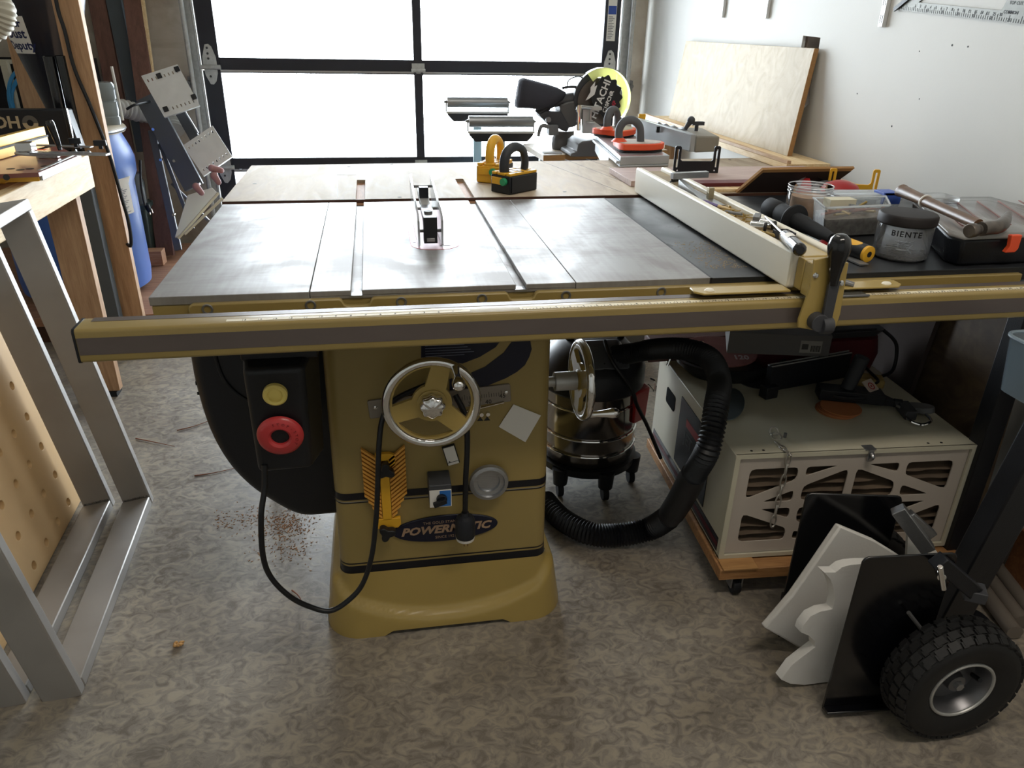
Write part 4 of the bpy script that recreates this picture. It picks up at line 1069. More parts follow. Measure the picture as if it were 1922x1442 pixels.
# base casting
m = MB(); m.prism([(1.277, 0.7936), (1.281, 0.8079), (1.306, 0.8149), (1.31, 0.8457), (1.329, 0.8598), (1.43, 0.869), (1.482, 0.8594), (1.487, 0.7924)], front(0, 2.02, -.005), .20); obj('base_casting', m, MSG, ms, .004)
m = MB(); p = (1.299, 2.2, 0.8391); m.lathe([(0, 0), (.052, 0), (.055, .02), (.055, .05), (.05, .058), (.05, .085), (0, .088)], Matrix.Translation((p[0]+.01, 2.3, .783)), 32); obj('turntable', m, MSG, ms)
m = MB(); m.prism([(1.345, 0.8802), (1.339, 0.9831), (1.319, 0.9853), (1.323, 1.001), (1.427, 0.9947), (1.428, 0.9811), (1.374, 0.9765), (1.376, 0.9446), (1.465, 0.8892), (1.466, 0.8799)], front(0, 2.08, 0), .03); obj('fence_casting', m, ALU, ms, .002)
m = MB(); a = (1.319, 2.06, 0.8967); b = (1.315, 2.06, 1.005); m.cyl(a, b, .010, seg=16); m.cyl((b[0], b[1], b[2]-.03), (b[0], b[1], b[2]-.005), .013, seg=16); obj('clamp_post', m, CHROME, ms)
m = MB(); a = (1.371, 2.06, 0.9308); b = (1.37, 2.06, 0.9893); m.cyl(a, b, .005, seg=10); m.lathe([(0, 0), (.022, .0), (.02, .005), (0, .008)], Matrix.Translation(a), 20); m.tube([b, (1.348, 2.06, 0.9915), (1.318, 2.06, 0.9914)], .006, 8); obj('clamp_screw', m, STEEL, ms)
# blade, label and guard
def disc(pts_r, y, th): 
    q = MB(); q.prism(pts_r, front(bc_.x, y, bc_.z), th); return q
m = disc(circ(-.01, -.012, Rb*.80, 60), YM-.005, .004); obj('saw_blade', m, mat('blade_steel', '#5e5650', .45, .6), ms)
# upper fixed guard, dark, behind
m = disc([(Rb*.98*math.cos(R(a)), Rb*.98*math.sin(R(a))) for a in range(100, 215, 6)]+[(-.05, -.06), (0, 0)], YM+.012, .035); obj('upper_guard', m, MSD, ms, .003)
# lime lower guard: ring with scallops
out = [(Rb*1.06*math.cos(R(a)), Rb*1.06*math.sin(R(a))) for a in range(-38, 128, 4)]
inn = []
for a in range(124, -39, -2):
    s = abs(math.sin(R(a*2.25+35))); inn.append((Rb*(.60+.16*s)*math.cos(R(a)), Rb*(.60+.16*s)*math.sin(R(a))))
m = disc(out+inn, YM-.030, .003); lg = obj('lower_guard', m, LIME, ms)
m = MB(); rr_ = [[(bc_.x+Rb*1.06*math.cos(R(a)), y, bc_.z+Rb*1.06*math.sin(R(a))) for a in range(-38, 128, 4)] for y in (YM-.030, YM+.01)]
m.loft(rr_, cap=False, closed=False); obj('guard_rim', m, LIME, lg)
# black brand disc with wavy edge
pts = []
for k in range(90):
    a = R(-75+k*165/89); s = 1+.0*math.sin(k); r = Rb*(.76+.05*math.sin(k*.49)); pts.append((r*math.cos(a)-.01, r*math.sin(a)+.005))
pts += [(-.065, .02), (-.04, -.035)]
m = disc(pts, YM-.038, .004); dl = obj('blade_cover', m, BLACK, ms)
LW = mat('cover_lettering', '#d6d6d6', .5)
text('cover_lettering', 'HITACHI', .044, LW, tfront(bc_.x-.012, YM-.0385, bc_.z-.0, R(70)), dl, .0006, bold=.001, sx=1.0)
text('cover_lettering', 'C10FCNR', .024, LW, tfront(bc_.x+.024, YM-.0385, bc_.z-.01, R(70)), dl, .0006, bold=.0006, sx=.95)
text('cover_lettering', 'DMP', .024, mat('cover_red', '#a3283a', .5), tfront(bc_.x+.048, YM-.0385, bc_.z-.03, R(70)), dl, .0006, bold=.0006)
m = MB(); m.prism([(0, 0), (-.02, -.035), (-.008, -.03), (.02, -.01), (.03, .03), (.018, .022), (.02, .045), (.0, .02)], front(bc_.x-.062, YM-.0388, bc_.z+.030), .0006); obj('cover_emblem', m, LW, dl)
# motor head, arm, dust bag, handle, pivot
m = MB(); m.prism([(1.254, 0.994), (1.288, 1.008), (1.383, 1.02), (1.416, 0.9853), (1.375, 0.9503), (1.334, 0.9009), (1.289, 0.8915), (1.262, 0.9267)], front(0, 2.17, 0), .12); obj('saw_head', m, MSG, ms, .008)
m = MB(); m.tube([(1.165, 2.2, 0.9499), (1.203, 2.2, 0.9961), (1.258, 2.2, 1.012), (1.345, 2.2, 1.024), (1.408, 2.2, 1.027)], .022, 14, 6, flat=1.3); obj('dust_elbow', m, MSD, ms)
m = MB(); m.prism([(1.155, 0.9522), (1.185, 0.9684), (1.26, 0.9663), (1.304, 0.9009), (1.29, 0.8773), (1.202, 0.9104)], front(0, 2.16, 0), .09); obj('pivot_arm', m, MSD, ms, .005)
m = MB(); p = (1.195, 2.15, 0.9345); m.cyl(p, (p[0], p[1]-.02, p[2]), .012, seg=18); obj('pivot_bolt', m, STEEL_D, ms)
m = MB(); m.prism([(1.198, 0.9114), (1.243, 0.9114), (1.245, 0.8671), (1.2, 0.8649)], front(0, 2.13, 0), .05); obj('bevel_lock', m, GREY, ms, .004)
m = MB(); m.tube([(1.19, 2.1, 0.908), (1.156, 2.1, 0.9104), (1.143, 2.1, 0.8668)], [.010, .007], 10, 4); obj('lock_lever', m, GREY, ms)
m = MB()
rings = []
for (x, yt, ybm, dp) in ((972, 149, 203, .03), (978, 146, 203, .06), (1000, 150, 204, .07), (1030, 158, 203, .07), (1052, 166, 200, .06), (1060, 178, 192, .03)):
    a = PX(x, yt, Y=2.2) if False else None
    rings.append((x, yt, ybm, dp))
BAG = [((-.0), 0)]
def bagring(tp, bt, dp):
    (x0, z0), (x1, z1) = tp, bt; out = []
    for k in range(16):
        a = 2*math.pi*k/16; c, s = math.cos(a), math.sin(a)
        c = math.copysign(abs(c)**.6, c); s = math.copysign(abs(s)**.6, s)
        out.append(((x0+x1)/2+(x0-x1)/2*c+.002*math.sin(k*3), 2.2+dp*s, (z0+z1)/2+(z0-z1)/2*c))
    return out
m = MB(); m.loft([bagring((1.07, 1.101), (1.053, 0.9841), .03), bagring((1.087, 1.106), (1.065, 0.9773), .06), bagring((1.136, 1.095), (1.115, 0.9774), .068), bagring((1.2, 1.08), (1.165, 0.9707), .07), bagring((1.245, 1.067), (1.214, 0.9846), .06), bagring((1.281, 1.049), (1.258, 1.008), .035)])
obj('dust_bag', m, mat('bag_cloth', '#35363f', .85, bump=.6, bs=40), ms, smooth=70)
m = MB(); m.tube([(1.263, 2.18, 1.066), (1.312, 2.18, 1.071), (1.355, 2.18, 1.065)], .006, 8); m.tube([(1.287, 2.18, 1.071), (1.293, 2.18, 1.1), (1.334, 2.18, 1.114), (1.372, 2.18, 1.103), (1.389, 2.18, 1.083)], .003, 6); obj('carry_handle', m, BLACK, ms)
m = MB()
for y in (0, .02): m.tube([((1.174, 2.1, 0.8227)[0], 2.12+y, .79), ((1.263, 2.1, 0.8246)[0], 2.12+y, .79)], .004, 8, 1)
obj('support_rod', m, STEEL, ms)

# jointer
jn = thing('jointer', 'grey bench jointer with a long tall fence near the right wall', 'jointer')
JG = mat('jointer_grey', '#a9adb0', .4, .35, var=.05); JT = mat('jointer_table', '#bcc3c8', .28, .7)
ZJ = .905
ja = Vector((1.312, 1.801)+(0,)); jb = Vector((1.226, 1.248)+(0,)); 
m = MB(); jdir = (jb-ja).normalized()
P1 = Vector((1.335, 1.833)+(0,)); P2 = Vector((1.269, 1.27)+(0,)); wv = Vector((.17, .02, 0))
P2 = P2+Vector((0, .0, 0))
m.hexa([(P2.x, P2.y, .875), (P2.x+.19, P2.y+.02, .875), (P1.x+.17, P1.y+.02, .875), (P1.x, P1.y, .875), (P2.x, P2.y, ZJ), (P2.x+.19, P2.y+.02, ZJ), (P1.x+.17, P1.y+.02, ZJ), (P1.x, P1.y, ZJ)]); obj('bed', m, JT, jn, .002)
m = MB(); kx = P2.x+(P1.x-P2.x)*(1.50-P2.y)/(P1.y-P2.y); m.hexa([(kx, 1.50, .80), (kx+.19, 1.50, .80), (P1.x+.17, P1.y+.02, .82), (P1.x-.0, P1.y, .84), (kx, 1.50, .8745), (kx+.19, 1.50, .8745), (P1.x+.17, P1.y+.02, .8745), (P1.x, P1.y, .8745)]); m.hexa([(P2.x, P2.y, .866), (P2.x+.19, P2.y+.02, .866), (kx+.19, 1.499, .866), (kx, 1.499, .866), (P2.x, P2.y, .8745), (P2.x+.19, P2.y+.02, .8745), (kx+.19, 1.499, .8745), (kx, 1.499, .8745)]); obj('bed_casting', m, JG, jn, .003)
m = MB(); m.bar((P2.x-.008, P2.y, .885), (P1.x-.008, P1.y, .885), .012, .010); obj('rabbet_lip', m, JG, jn, .001)
m = MB(); m.box(P1.x+.0, P1.x+.22, 1.53, P1.y-.02, 0.0, .80); obj('pedestal', m, GREY, jn, .005)
# fence
F0 = Vector((1.56, 2.05, 0.957)); F1 = Vector((1.647, 1.56, 0.9431)); zb = .876
m = MB(); t = Vector((.022, 0, 0))
zt = (F0.z+F1.z)/2
m.hexa([(F1.x, F1.y, zb), (F1.x+.02, F1.y, zb), (F0.x+.02, F0.y, zb), (F0.x, F0.y, zb), (F1.x, F1.y, F1.z), (F1.x+.02, F1.y, F1.z), (F0.x+.02, F0.y, F0.z), (F0.x, F0.y, F0.z)]); obj('fence', m, JG, jn, .004)
m = MB(); m.hexa([(F1.x+.022, F1.y+.0, .872), (F1.x+.13, F1.y+.02, .872), (F1.x+.13, F1.y+.20, .872), (F1.x+.022, F1.y+.20, .872), (F1.x+.022, F1.y, F1.z-.006), (F1.x+.13, F1.y+.02, F1.z-.012), (F1.x+.13, F1.y+.20, F1.z-.0), (F1.x+.022, F1.y+.20, F1.z+.004)]); obj('fence_carriage', m, mat('carriage_grey', '#8a867d', .5), jn, .006)
m = MB(); a = (1.657, 1.66, 0.9491); b = (1.68, 1.66, 0.984); m.tube([a, ((a[0]+b[0])/2, a[1], (a[2]+b[2])/2), b], [.007, .013], 12, 5); m.ball(b, .016); c = (1.715, 1.68, 0.9694); m.box(c[0]-.022, c[0]+.028, c[1]-.012, c[1]+.012, c[2]-.006, c[2]+.008); m.cyl((c[0], c[1], c[2]-.04), c, .008, seg=10); obj('fence_lever', m, GREY_D, jn)
m = MB(); m.tube([(1.611, 1.85, 0.9501), (1.629, 1.8, 0.9472), (1.653, 1.75, 0.9446), (1.676, 1.68, 0.9466)], .006, 8, 6, rf=lambda t, i: 1+.5*math.sin(i*1.3)); obj('fence_linkage', m, STEEL, jn)
m = MB(); p = (1.602, 1.8, 0.9323); m.box(p[0]-.014, p[0]+.0, p[1]-.004, p[1]+.004, p[2]-.012, p[2]+.012); obj('fence_slot', m, INK, jn)
m = MB(); p = (1.587, 2, 0.9645); m.box(p[0]-.01, p[0]+.02, p[1], p[1]+.02, F0.z-.02, p[2]+.008); obj('end_block', m, YEL, jn, .001)

# orange push pads on the jointer
def pad(name_loc, rz, label, whole=True):
    t = thing('jointer_push_pad', label, 'push pad', name_loc, rz, 'orange push pads')
    m = MB(); pts = [(.115*math.cos(R(a)), .048*math.sin(R(a))) for a in range(-90, 91, 10)]+[(-.06, .048), (-.075, .035), (-.075, -.035), (-.06, -.048)]
    pts = [(x, y*1.6) for x, y in pts]; m.prism([(x*.95, y) for x, y in pts], Matrix.Translation((0, 0, .012)), .022); obj('pad_base', m, ORANGE, t, .003)
    m = MB(); m.prism([(x*.85, y*.82) for x, y in pts], Matrix.Translation((0, 0, .034)), .0012); obj('pad_top', m, mat('pad_inlay', '#b5aaa0', .5, var=.1, vs=60), t)
    m = MB(); m.prism([(x*.9, y*.9) for x, y in pts], Matrix.Translation((0, 0, .004)), .008); obj('pad_rubber', m, BLACK_M, t)
    m = MB(); m.tube([(-.060, .0, .034), (-.064, 0, .075), (-.045, 0, .105), (-.012, 0, .108), (.012, 0, .085), (.018, 0, .050), (.020, 0, .034)], .0135, 14, 6, flat=1.15); obj('pad_handle', m, mat('pad_grey_handle', '#55565a', .6), t)
    m = MB(); m.lathe([(0, 0), (.03, 0), (.022, .008), (.014, .014), (0, .014)], Matrix.Translation((-.060, 0, .034)), 20); obj('handle_collar', m, ORANGE, t)
    return t
p = (1.378, 1.396); pad((p[0]-.01, p[1]+.02, ZJ-.003), R(-6), 'orange oval push pad lying nearest on the jointer bed')
p = (1.41, 1.708); pad((p[0], p[1]+.10, ZJ-.003), R(40), 'orange push pad farther along the jointer bed, mostly hidden')

# U-shaped brackets
def u_bracket(name, c, rz, m_, label, s=1.):
    P = [(-.078, 0), (.078, 0), (.078, .082), (.074, .086), (.060, .086), (.056, .082), (.056, .044), (.050, .038), (-.050, .038), (-.056, .044), (-.056, .082), (-.060, .086), (-.074, .086), (-.078, .082)]
    hs = [[(x-.003, .018), (x+.003, .018), (x+.003, .076), (x-.003, .076)] for x in (-.067, .067)]+[circ(-.064, .008, .0028, 8), circ(.064, .008, .0028, 8)]
    m = MB(); m.plate(P, hs, FR, .006)
    o = obj(name, m, m_, None, .0008); o.location = c; o.rotation_euler = (0, 0, rz); o.scale = (s, 1, s)
    return o
o = u_bracket('slotted_bracket', (1.462, 1.05, .8845), R(-3), BLACK_P, ''); tag(o, 'black U-shaped slotted bracket standing on the pink plank', 'bracket')
o = u_bracket('slotted_bracket', (1.898, 0.84, 0.8713), R(-14), YEL, '', .95); o.location = (1.835, .735, .8655); tag(o, 'yellow U-shaped slotted bracket standing by the wall', 'bracket')

# dark faced plywood offcut
oc = thing('plywood_offcut', 'dark-faced plywood offcut tilted up behind the open jar', 'plywood')
a, b, c, d = [Vector(v) for v in ((1.511, 0.815, 0.8653), (1.781, 0.815, 0.8579), (1.851, 0.78, 0.9334), (1.56, 0.78, 0.9317))]

nrm = (b-a).cross(d-a).normalized()
if nrm.y > 0: nrm = -nrm
m = MB(); q = [a, b, c, d]; ins_ = [(a, .0)]; e_ = (b-a).normalized(); f_ = (d-a).normalized(); qq = [a-e_*.010, b, c+f_*.012, d-e_*.010+f_*.012]; m.hexa([*[p_+nrm*.0 for p_ in qq], *[p_-nrm*.010 for p_ in qq]]); obj('board', m, PLYEDGE, oc)
m = MB(); cen = sum(q, Vector())/4; q2 = q
m.hexa([*[p_+nrm*.0009 for p_ in q2], *[p_+nrm*.0001 for p_ in q2]]); obj('dark_face', m, mat('dark_veneer', '#2b2220', .5), oc)

# ================================================================== RIP FENCE
rf = thing('rip_fence', 'rip fence with two white plastic faces, gold head and black ball lever', 'rip fence')
FX0, FX1, FY0, FY1, FZ0, FZ1 = 1.182, 1.278, -.092, .845, .8675, .940
def face(x0, x1):
    m = MB(); m.prism(rr2(FY0, FY1, FZ0, FZ1, .008, 4), side(x0, 0, 0), x1-x0); return m
obj('left_face', face(FX0, FX0+.018), UHMW, rf, .004, seg=3)
obj('right_face', face(FX1-.018, FX1), UHMW, rf, .004, seg=3)
m = MB(); m.box(FX0+.0185, FX1-.0185, -.088, .84, .869, .929); obj('fence_tube', m, mat('fence_tube_wood', '#8f7d5c', .6, var=.25, vs=20), rf)
m = MB(); m.box(FX0+.0185, FX1-.0185, -.100, .02, .9295, .934); m.box(FX0+.012, FX1-.012, -.118, -.093, .872, .932); obj('fence_head', m, GOLD_E, rf, .002)
m = MB(); m.prism([(-.016, .070), (.012, .074), (.022, .060), (.030, -.045), (.026, -.072), (-.022, -.062), (-.024, -.045), (-.012, .02)], front(1.207, -.152, .872), .006)
m.prism([(-.010, .062), (.016, .062), (.022, -.040), (.018, -.068), (-.010, -.060)], front(1.247, -.150, .872), .006)
m.box(1.195, 1.262, -.146, -.119, .868, .932)
hd = obj('lever_bracket', m, GOLD_E, rf, .0015)
m = MB()
for p in ((1.197, .932-.02), (1.208, .812+.012), (1.252, .895)): m.lathe([(0, .004), (.004, .003), (.006, 0), (0, 0)], tfront(p[0]+.003, -.152, p[1]), 14)
obj('bracket_bolt', m, CHROME, rf)
m = MB(); m.cyl((1.217, -.148, .824), (1.217, -.171, .824), .017, seg=24); m.prism([(-.010, 0), (.010, 0), (.0105, .075), (-.0105, .075)], front(1.2315, -.168, .830), .008); m.cyl((1.222, -.165, .818), (1.243, -.165, .818), .016, seg=22)
lv = obj('lever_arm', m, GREY_D, rf, .001)
m = MB(); m.lathe([(0, 0), (.0095, 0), (.011, .02), (.0155, .045), (.0200, .062), (.0205, .074), (.017, .087), (.009, .094), (0, .095)], Matrix.Translation((1.2305, -.163, .897)) @ Matrix.Rotation(R(-2), 4, 'Y'), 32); obj('lever_ball', m, BLACK_G, lv)
# crossbar wings on the rail
for x0, x1, cut, nm in ((.992, 1.182, 1, 'l'), (1.285, 1.425, -1, 'r')):
    m = MB(); ya, yb_ = -.110, -.072
    if cut > 0: poly = [(x0+.014, ya), (x1, ya), (x1, yb_), (x0, yb_), (x0, ya+.014)]
    else: poly = [(x0, ya), (x1-.014, ya), (x1, ya+.014), (x1, yb_), (x0, yb_)]
    m.prism(poly, Matrix.Translation((0, 0, .8665)), .004); m.box(x0+.004, x1-.004, yb_, yb_+.004, .835, .8705)
    w_ = obj('crossbar_wing', m, GOLD_E, rf, .0015)
    m = MB(); cx = x0+.032 if cut > 0 else x1-.030; m.lathe([(0, .004), (.006, .003), (.0085, 0), (0, 0)], Matrix.Translation((cx, -.092, .8705)) @ Matrix.Diagonal((1.2, .9, 1, 1)), 18); obj('glide_button', m, UHMW, w_)
m = MB(); m.box(1.27, 1.335, -.122, -.082, .8575, .861); obj('cursor_window', m, clear('cursor_clear', '#d8d8d0', .2), rf)
m = MB(); m.box(1.27, 1.34, -.126, -.122, .857, .8612); m.box(1.305, 1.315, -.1, -.07, .862, .868); m.tube([(1.272, -.08, .874), (1.290, -.085, .878), (1.318, -.10, .872)], .007, 8); obj('cursor_frame', m, STEEL_D, rf, .001)

# --- odds and ends lying in the tray of the fence (top of the tube at .915)
ZT2 = .9155
TRAY_BEFORE = set(o.name for o in COL.objects)
def lay(name, cat, label, pts, r, m_, group=None, **k):
    q = MB(); q.tube(pts, r, 12, 4, **k); return solo(name, q, m_, label, cat, group)
def inx(x): return min(max(x, 1.2045), 1.2555)
def TP(px): return None
p = (1.24, 0.6881); q = (1.279, 0.7067)
t = thing('marking_gauge_tool', 'black handled small tool at the far end of the fence tray', 'tool')
m = MB(); m.cyl((1.226, .655, .9225), (1.254, .67, .9225), .0065, seg=14); obj('tool_handle', m, BLACK, t, .001)
m = MB(); m.tube([(1.222, .653, .9205), (1.212, .640, .918), (1.208, .625, .9175)], .0022, 8); obj('tool_hook', m, BLACK, t)
t = thing('try_square', 'steel try square lying across the far part of the fence tray', 'try square')
m = MB(); m.box(-.055, .055, -.008, .008, 0, .016, Matrix.Translation((1.245, .585, .9405)) @ Matrix.Rotation(R(10), 4, 'Z')); obj('square_stock', m, STEEL, t, .001)
m = MB(); m.hexa([(1.209, .40, .9158), (1.222, .40, .9158), (1.222, .57, .9158), (1.209, .57, .9158), (1.209, .40, .9172), (1.222, .40, .9172), (1.222, .57, .9402), (1.209, .57, .9402)]); obj('square_blade', m, STEEL, t)
m = MB(); m.box(1.208, 1.252, .36, .56, .9156, .9164); solo('steel_rule', m, STEEL, 'thin steel rule flat in the fence tray under the try square', 'ruler')
m = MB(); m.box(1.236, 1.250, .43, .445, .9165, .944); solo('steel_block', m, mat('block_bronze', '#a59a80', .35, .8), 'small upright metal block beside the try square', 'block', bevel=.001)
t = thing('pencil', 'purple carpenter pencil with a pale tip in the fence tray', 'pencil')
m = MB(); m.cyl((1.209, .395, .9195), (1.221, .335, .9195), .0038, seg=6); obj('pencil_shaft', m, mat('purple_paint', '#5b3f7e', .5), t)
m = MB(); m.cyl((1.221, .334, .9195), (1.236, .30, .9195), .0045, .002, seg=8); obj('pencil_tip', m, STUD_L, t)
BR = mat('brass_hardware', '#b39a62', .35, .8)
random.seed(11)
scr = None
SPOTS = [(1.222, .275, 40), (1.238, .262, -30), (1.215, .245, 100), (1.245, .225, 10), (1.228, .21, 60), (1.212, .20, -60), (1.25, .185, 80), (1.233, .30, 150), (1.246, .285, 20), (1.222, .165, -15), (1.249, .15, 60), (1.211, .15, 20), (1.24, .318, 75), (1.219, .30, 10), (1.230, .232, 120), (1.241, .20, -20)]
for i, (x, y, a) in enumerate(SPOTS):
    if scr is None:
        scr = thing('wood_screw', 'small loose screw among the hardware in the fence tray', 'screw', (x, y, .9157+.003), 0, 'loose screws in the fence tray')
        m = MB(); m.cyl((-.010, 0, 0), (.012, 0, 0), .0018, .0008, seg=8); obj('screw_shank', m, BR, scr)
        m = MB(); m.cyl((-.013, 0, 0), (-.010, 0, 0), .0036, .0018, seg=10); obj('screw_head', m, BR, scr); scr.rotation_euler = (0, 0, R(a))
    else: copy_thing(scr, (x, y, .9157+.003+(.004 if i % 3 == 0 else 0)), (0, 0, R(a)))
def battery(loc, rz, label):
    t = thing('battery', label, 'battery', loc, rz, 'batteries in the fence tray')
    m = MB(); m.cyl((-.0125, 0, .0095), (.016, 0, .0095), .0095, seg=20); obj('battery_case', m, CHROME, t, .001)
    m = MB(); m.cyl((-.0175, 0, .0095), (-.0127, 0, .0095), .0096, seg=20); obj('battery_end', m, BLACK, t, .001)
battery((1.243, .130, ZT2), R(125), 'chrome cylinder in the fence tray, the farther of two'); battery((1.214, .115, ZT2), R(145), 'chrome cylinder in the fence tray, the nearer of two')
m = MB(); m.tube([(1.212, .275, .9185), (1.238, .245, .9185)], .005, 10, 1); solo('hex_bolt', m, STEEL_D, 'dark round pin near the middle of the fence tray', 'pin')
m = MB(); m.box(-.007, .007, -.022, .022, 0, .012, Matrix.Translation((1.240, .175, .9225)) @ Matrix.Rotation(R(-32), 4, 'Z')); solo('steel_block', m, STEEL_D, 'grey steel block lying on the screws in the fence tray', 'block', bevel=.001)
m = MB(); m.tube([(1.208, .092, .9185), (1.216, .075, .9185), (1.224, .055, .9185), (1.229, .03, .9185)], .0034, 8, 5, rf=lambda t, i: 1+.28*math.sin(i*1.6)); solo('drill_bit', m, BR, 'twisted drill bit in the near part of the fence tray', 'drill bit')
t = thing('small_black_box', 'small open black box in the fence tray beside the screwdriver', 'box')
m = MB(); m.prism([(p[0], p[1]) for p in rr2(1.222, 1.256, .03, .068, .002, 1)], Matrix.Translation((0, 0, ZT2)), .014, [(p[0], p[1]) for p in rr2(1.225, 1.253, .033, .065, .002, 1)]); m.box(1.223, 1.255, .031, .067, ZT2, ZT2+.002); obj('box_shell', m, BLACK, t)
t = thing('screwdriver', 'black handled screwdriver with a white label resting across the fence', 'screwdriver')
a = Vector((1.251, 0.1573, 0.947)); b = Vector((1.216, 0.01136, 0.947)); c = Vector((1.176, -0.1258, 0.953)); 
m = MB(); m.cyl(a, b, .0028, seg=10); obj('shaft', m, CHROME, t)
d = (c-b); m = MB(); m.tube([b+d*k for k in (0, .12, .25, .5, .75, .92, 1.0)], .0125, 16, 3, rf=lambda t, i: min(1, .6+t*3) if t < .9 else 1-(t-.9)*4); hnd = obj('screwdriver_handle', m, BLACK_G, t)
dn = d.normalized(); up = Vector((0, -.45, .9)); sd = dn.cross(up).normalized(); up = sd.cross(dn)
m = MB(); ce = b+d*.42; 
rs = []
for k in (-.016, .016): rs.append([ce+dn*k+(sd*math.sin(R(q))+up*math.cos(R(q)))*.0131 for q in range(-60, 61, 12)])
m.loft(rs, cap=False, closed=False); obj('handle_label', m, PAPER, hnd)
for o in [o for o in COL.objects if o.name not in TRAY_BEFORE and o.parent is None and o['label'].find('screwdriver with a white') < 0 and not o['label'].startswith('black handled screwdriver')]:
    if o in WORLD_ROOTS:
        for c in o.children: c.data.transform(Matrix.Translation((0, 0, .014)))
    else: o.location.z += .014
m = MB(); m.mi = 0
for i in range(260):
    x = 1.08+.085*random.random(); y = .06+.22*random.random()**1.3; x = x+.02*random.random()
    if x < 1.178: s = .0004+.0006*random.random(); m.box(x-s, x+s*2, y-s, y+s, ZT-.0009, ZT-.0004)
o = solo('sawdust', m, mat('pale_dust', '#b8a27e', .9), 'scatter of pale sawdust on the black laminate left of the fence', 'sawdust', kind='stuff')

# ================================================================== THINGS ON THE EXTENSION TABLE
ZE = ZT-.0005
# flanged grip
t = thing('rubber_grip', 'black flanged rubber grip lying right of the fence', 'grip')
a = Vector((1.404, 0.4316, 0.908)); b = Vector((1.434, 0.1761, 0.89)); d = b-a
def al(k): return a+d*k
Q = (d).to_track_quat('Z', 'Y').to_matrix().to_4x4()
L = d.length
m = MB(); m.lathe([(0, 0), (.022, 0), (.025, .004), (.025, L*.20), (.0235, L*.21), (.0245, L*.22), (.0235, L*.42), (0, L*.42)], Matrix.Translation(a) @ Q, 30); g_ = obj('grip_head', m, BLACK_M, t, .001)
m = MB(); m.lathe([(.018, L*.42), (.036, L*.42), (.0375, L*.435), (.036, L*.45), (.016, L*.47)], Matrix.Translation(a) @ Q, 34); obj('flange', m, BLACK_M, t)
m = MB(); m.lathe([(.0, L*.45), (.020, L*.47), (.021, L*.60), (.018, L*.64), (.016, L*.84), (.012, L*1.0), (0, L*1.0)], Matrix.Translation(a) @ Q, 24); obj('grip_stem', m, BLACK_M, t)
# clear open jar
def glass_jar(c, r, h, m_, t, nm='jar_wall', rim=True):
    q = MB(); q.lathe([(0, .001), (r*.92, .001), (r, .006), (r, h*.80), (r*.96, h*.86), (r*.96, h)], Matrix.Translation(c), 40); return obj(nm, q, m_, t)
t = thing('open_jar', 'open clear plastic jar with brown contents behind the black grip', 'jar')
c = Vector((1.555, .50, ZE)); glass_jar(c, .057, .082, CLEAR, t)
for dz in (.068, .076, .083):
    m = MB(); m.torus(c+Vector((0, 0, dz)), .0575, .0016, None, 40, 6); obj('thread_ring', m, clear('rim_clear', '#ffffff', .5), t)
m = MB(); m.lathe([(0, .003), (.046, .003), (.046, .055), (0, .056)], Matrix.Translation(c), 30); obj('jar_contents', m, mat('brown_contents', '#8a6a4c', .8, var=.2, vs=60), t)
# hardware boxes
def clear_box(nm, label, corners, z0, z1, fill=True, lid=False, flare=1.08):
    t = thing(nm, label, 'container')
    C = [Vector(p) for p in corners]; ce = sum(C, Vector((0, 0)))/4
    def ring(s, z): return [(ce.x+(p.x-ce.x)*s, ce.y+(p.y-ce.y)*s, z) for p in C]
    m = MB(); m.loft([ring(.97, z0+.001), ring(flare, z1)], cap=False); R_ = [m.bm.verts.new(p) for p in ring(.97, z0+.001)]; m._f(R_)
    b_ = obj('box_wall', m, MILKY, t, .004)
    m = MB()
    rr_ = ring(flare+.01, z1); rr_.append(rr_[0]); 
    for i in range(4): m.cyl(rr_[i], rr_[i+1], .0028, seg=8)
    obj('box_rim', m, clear('rim_milky', '#f0f2f2', .6), t)
    if lid:
        m = MB(); m.loft([ring(flare+.02, z1+.001), ring(flare+.02, z1+.008)]); obj('box_lid', m, clear('lid_clear', '#e6eef2', .35), t, .002)
    return t, ce, ring
cs = [(1.469, 0.2701), (1.635, 0.285), (1.685, .375), (1.50, .375)]
t, ce, ring = clear_box('hardware_box', 'open clear plastic box full of metal hardware', cs, ZE, .940)
m = MB(); m.loft([ring(.92, ZE+.004), ring(.98, ZE+.045)]); obj('hardware_fill', m, mat('mixed_hardware', '#9a8f84', .5, .4, col2='#55483f', vs=70, bump=1., bs=120), t)
random.seed(5)
for i in range(14):
    a = random.uniform(0, 6.3); x = ce.x+random.uniform(-.05, .05); y = ce.y+random.uniform(-.02, .03); L = random.uniform(.02, .045)
    m = MB(); m.cyl((x-L*math.cos(a), y-L*.5*math.sin(a), ZE+.046+random.uniform(0, .012)), (x+L*math.cos(a), y+L*.5*math.sin(a), ZE+.048+random.uniform(0, .02)), .0032, seg=8)
    obj('loose_bolt', m, [STEEL, BR, mat('copper_%d' % i, '#8a5a48', .4, .7)][i % 3], t)
m = MB(); m.box(ce.x-.055, ce.x+.015, ce.y+.012, ce.y+.045, ZE+.05, ZE+.078); obj('card_packet', m, mat('cream_packet', '#c9c4ae', .7), t)
a_, b_ = (1.597, 0.4219, 0.93), (1.704, 0.4069, 0.93)
cs = [(1.60, .425), (1.765, .415), (1.775, .50), (1.61, .51)]
t, ce, ring = clear_box('lidded_box', 'lidded clear plastic box with blue clip behind the hardware box', cs, ZE, .925, lid=True, flare=1.02)
m = MB(); m.box(1.705, 1.755, .400, .410, .915, .945); m.box(1.708, 1.752, .40, .45, .937, .944); obj('blue_clip', m, mat('clip_blue', '#3b57a8', .4), t, .001)
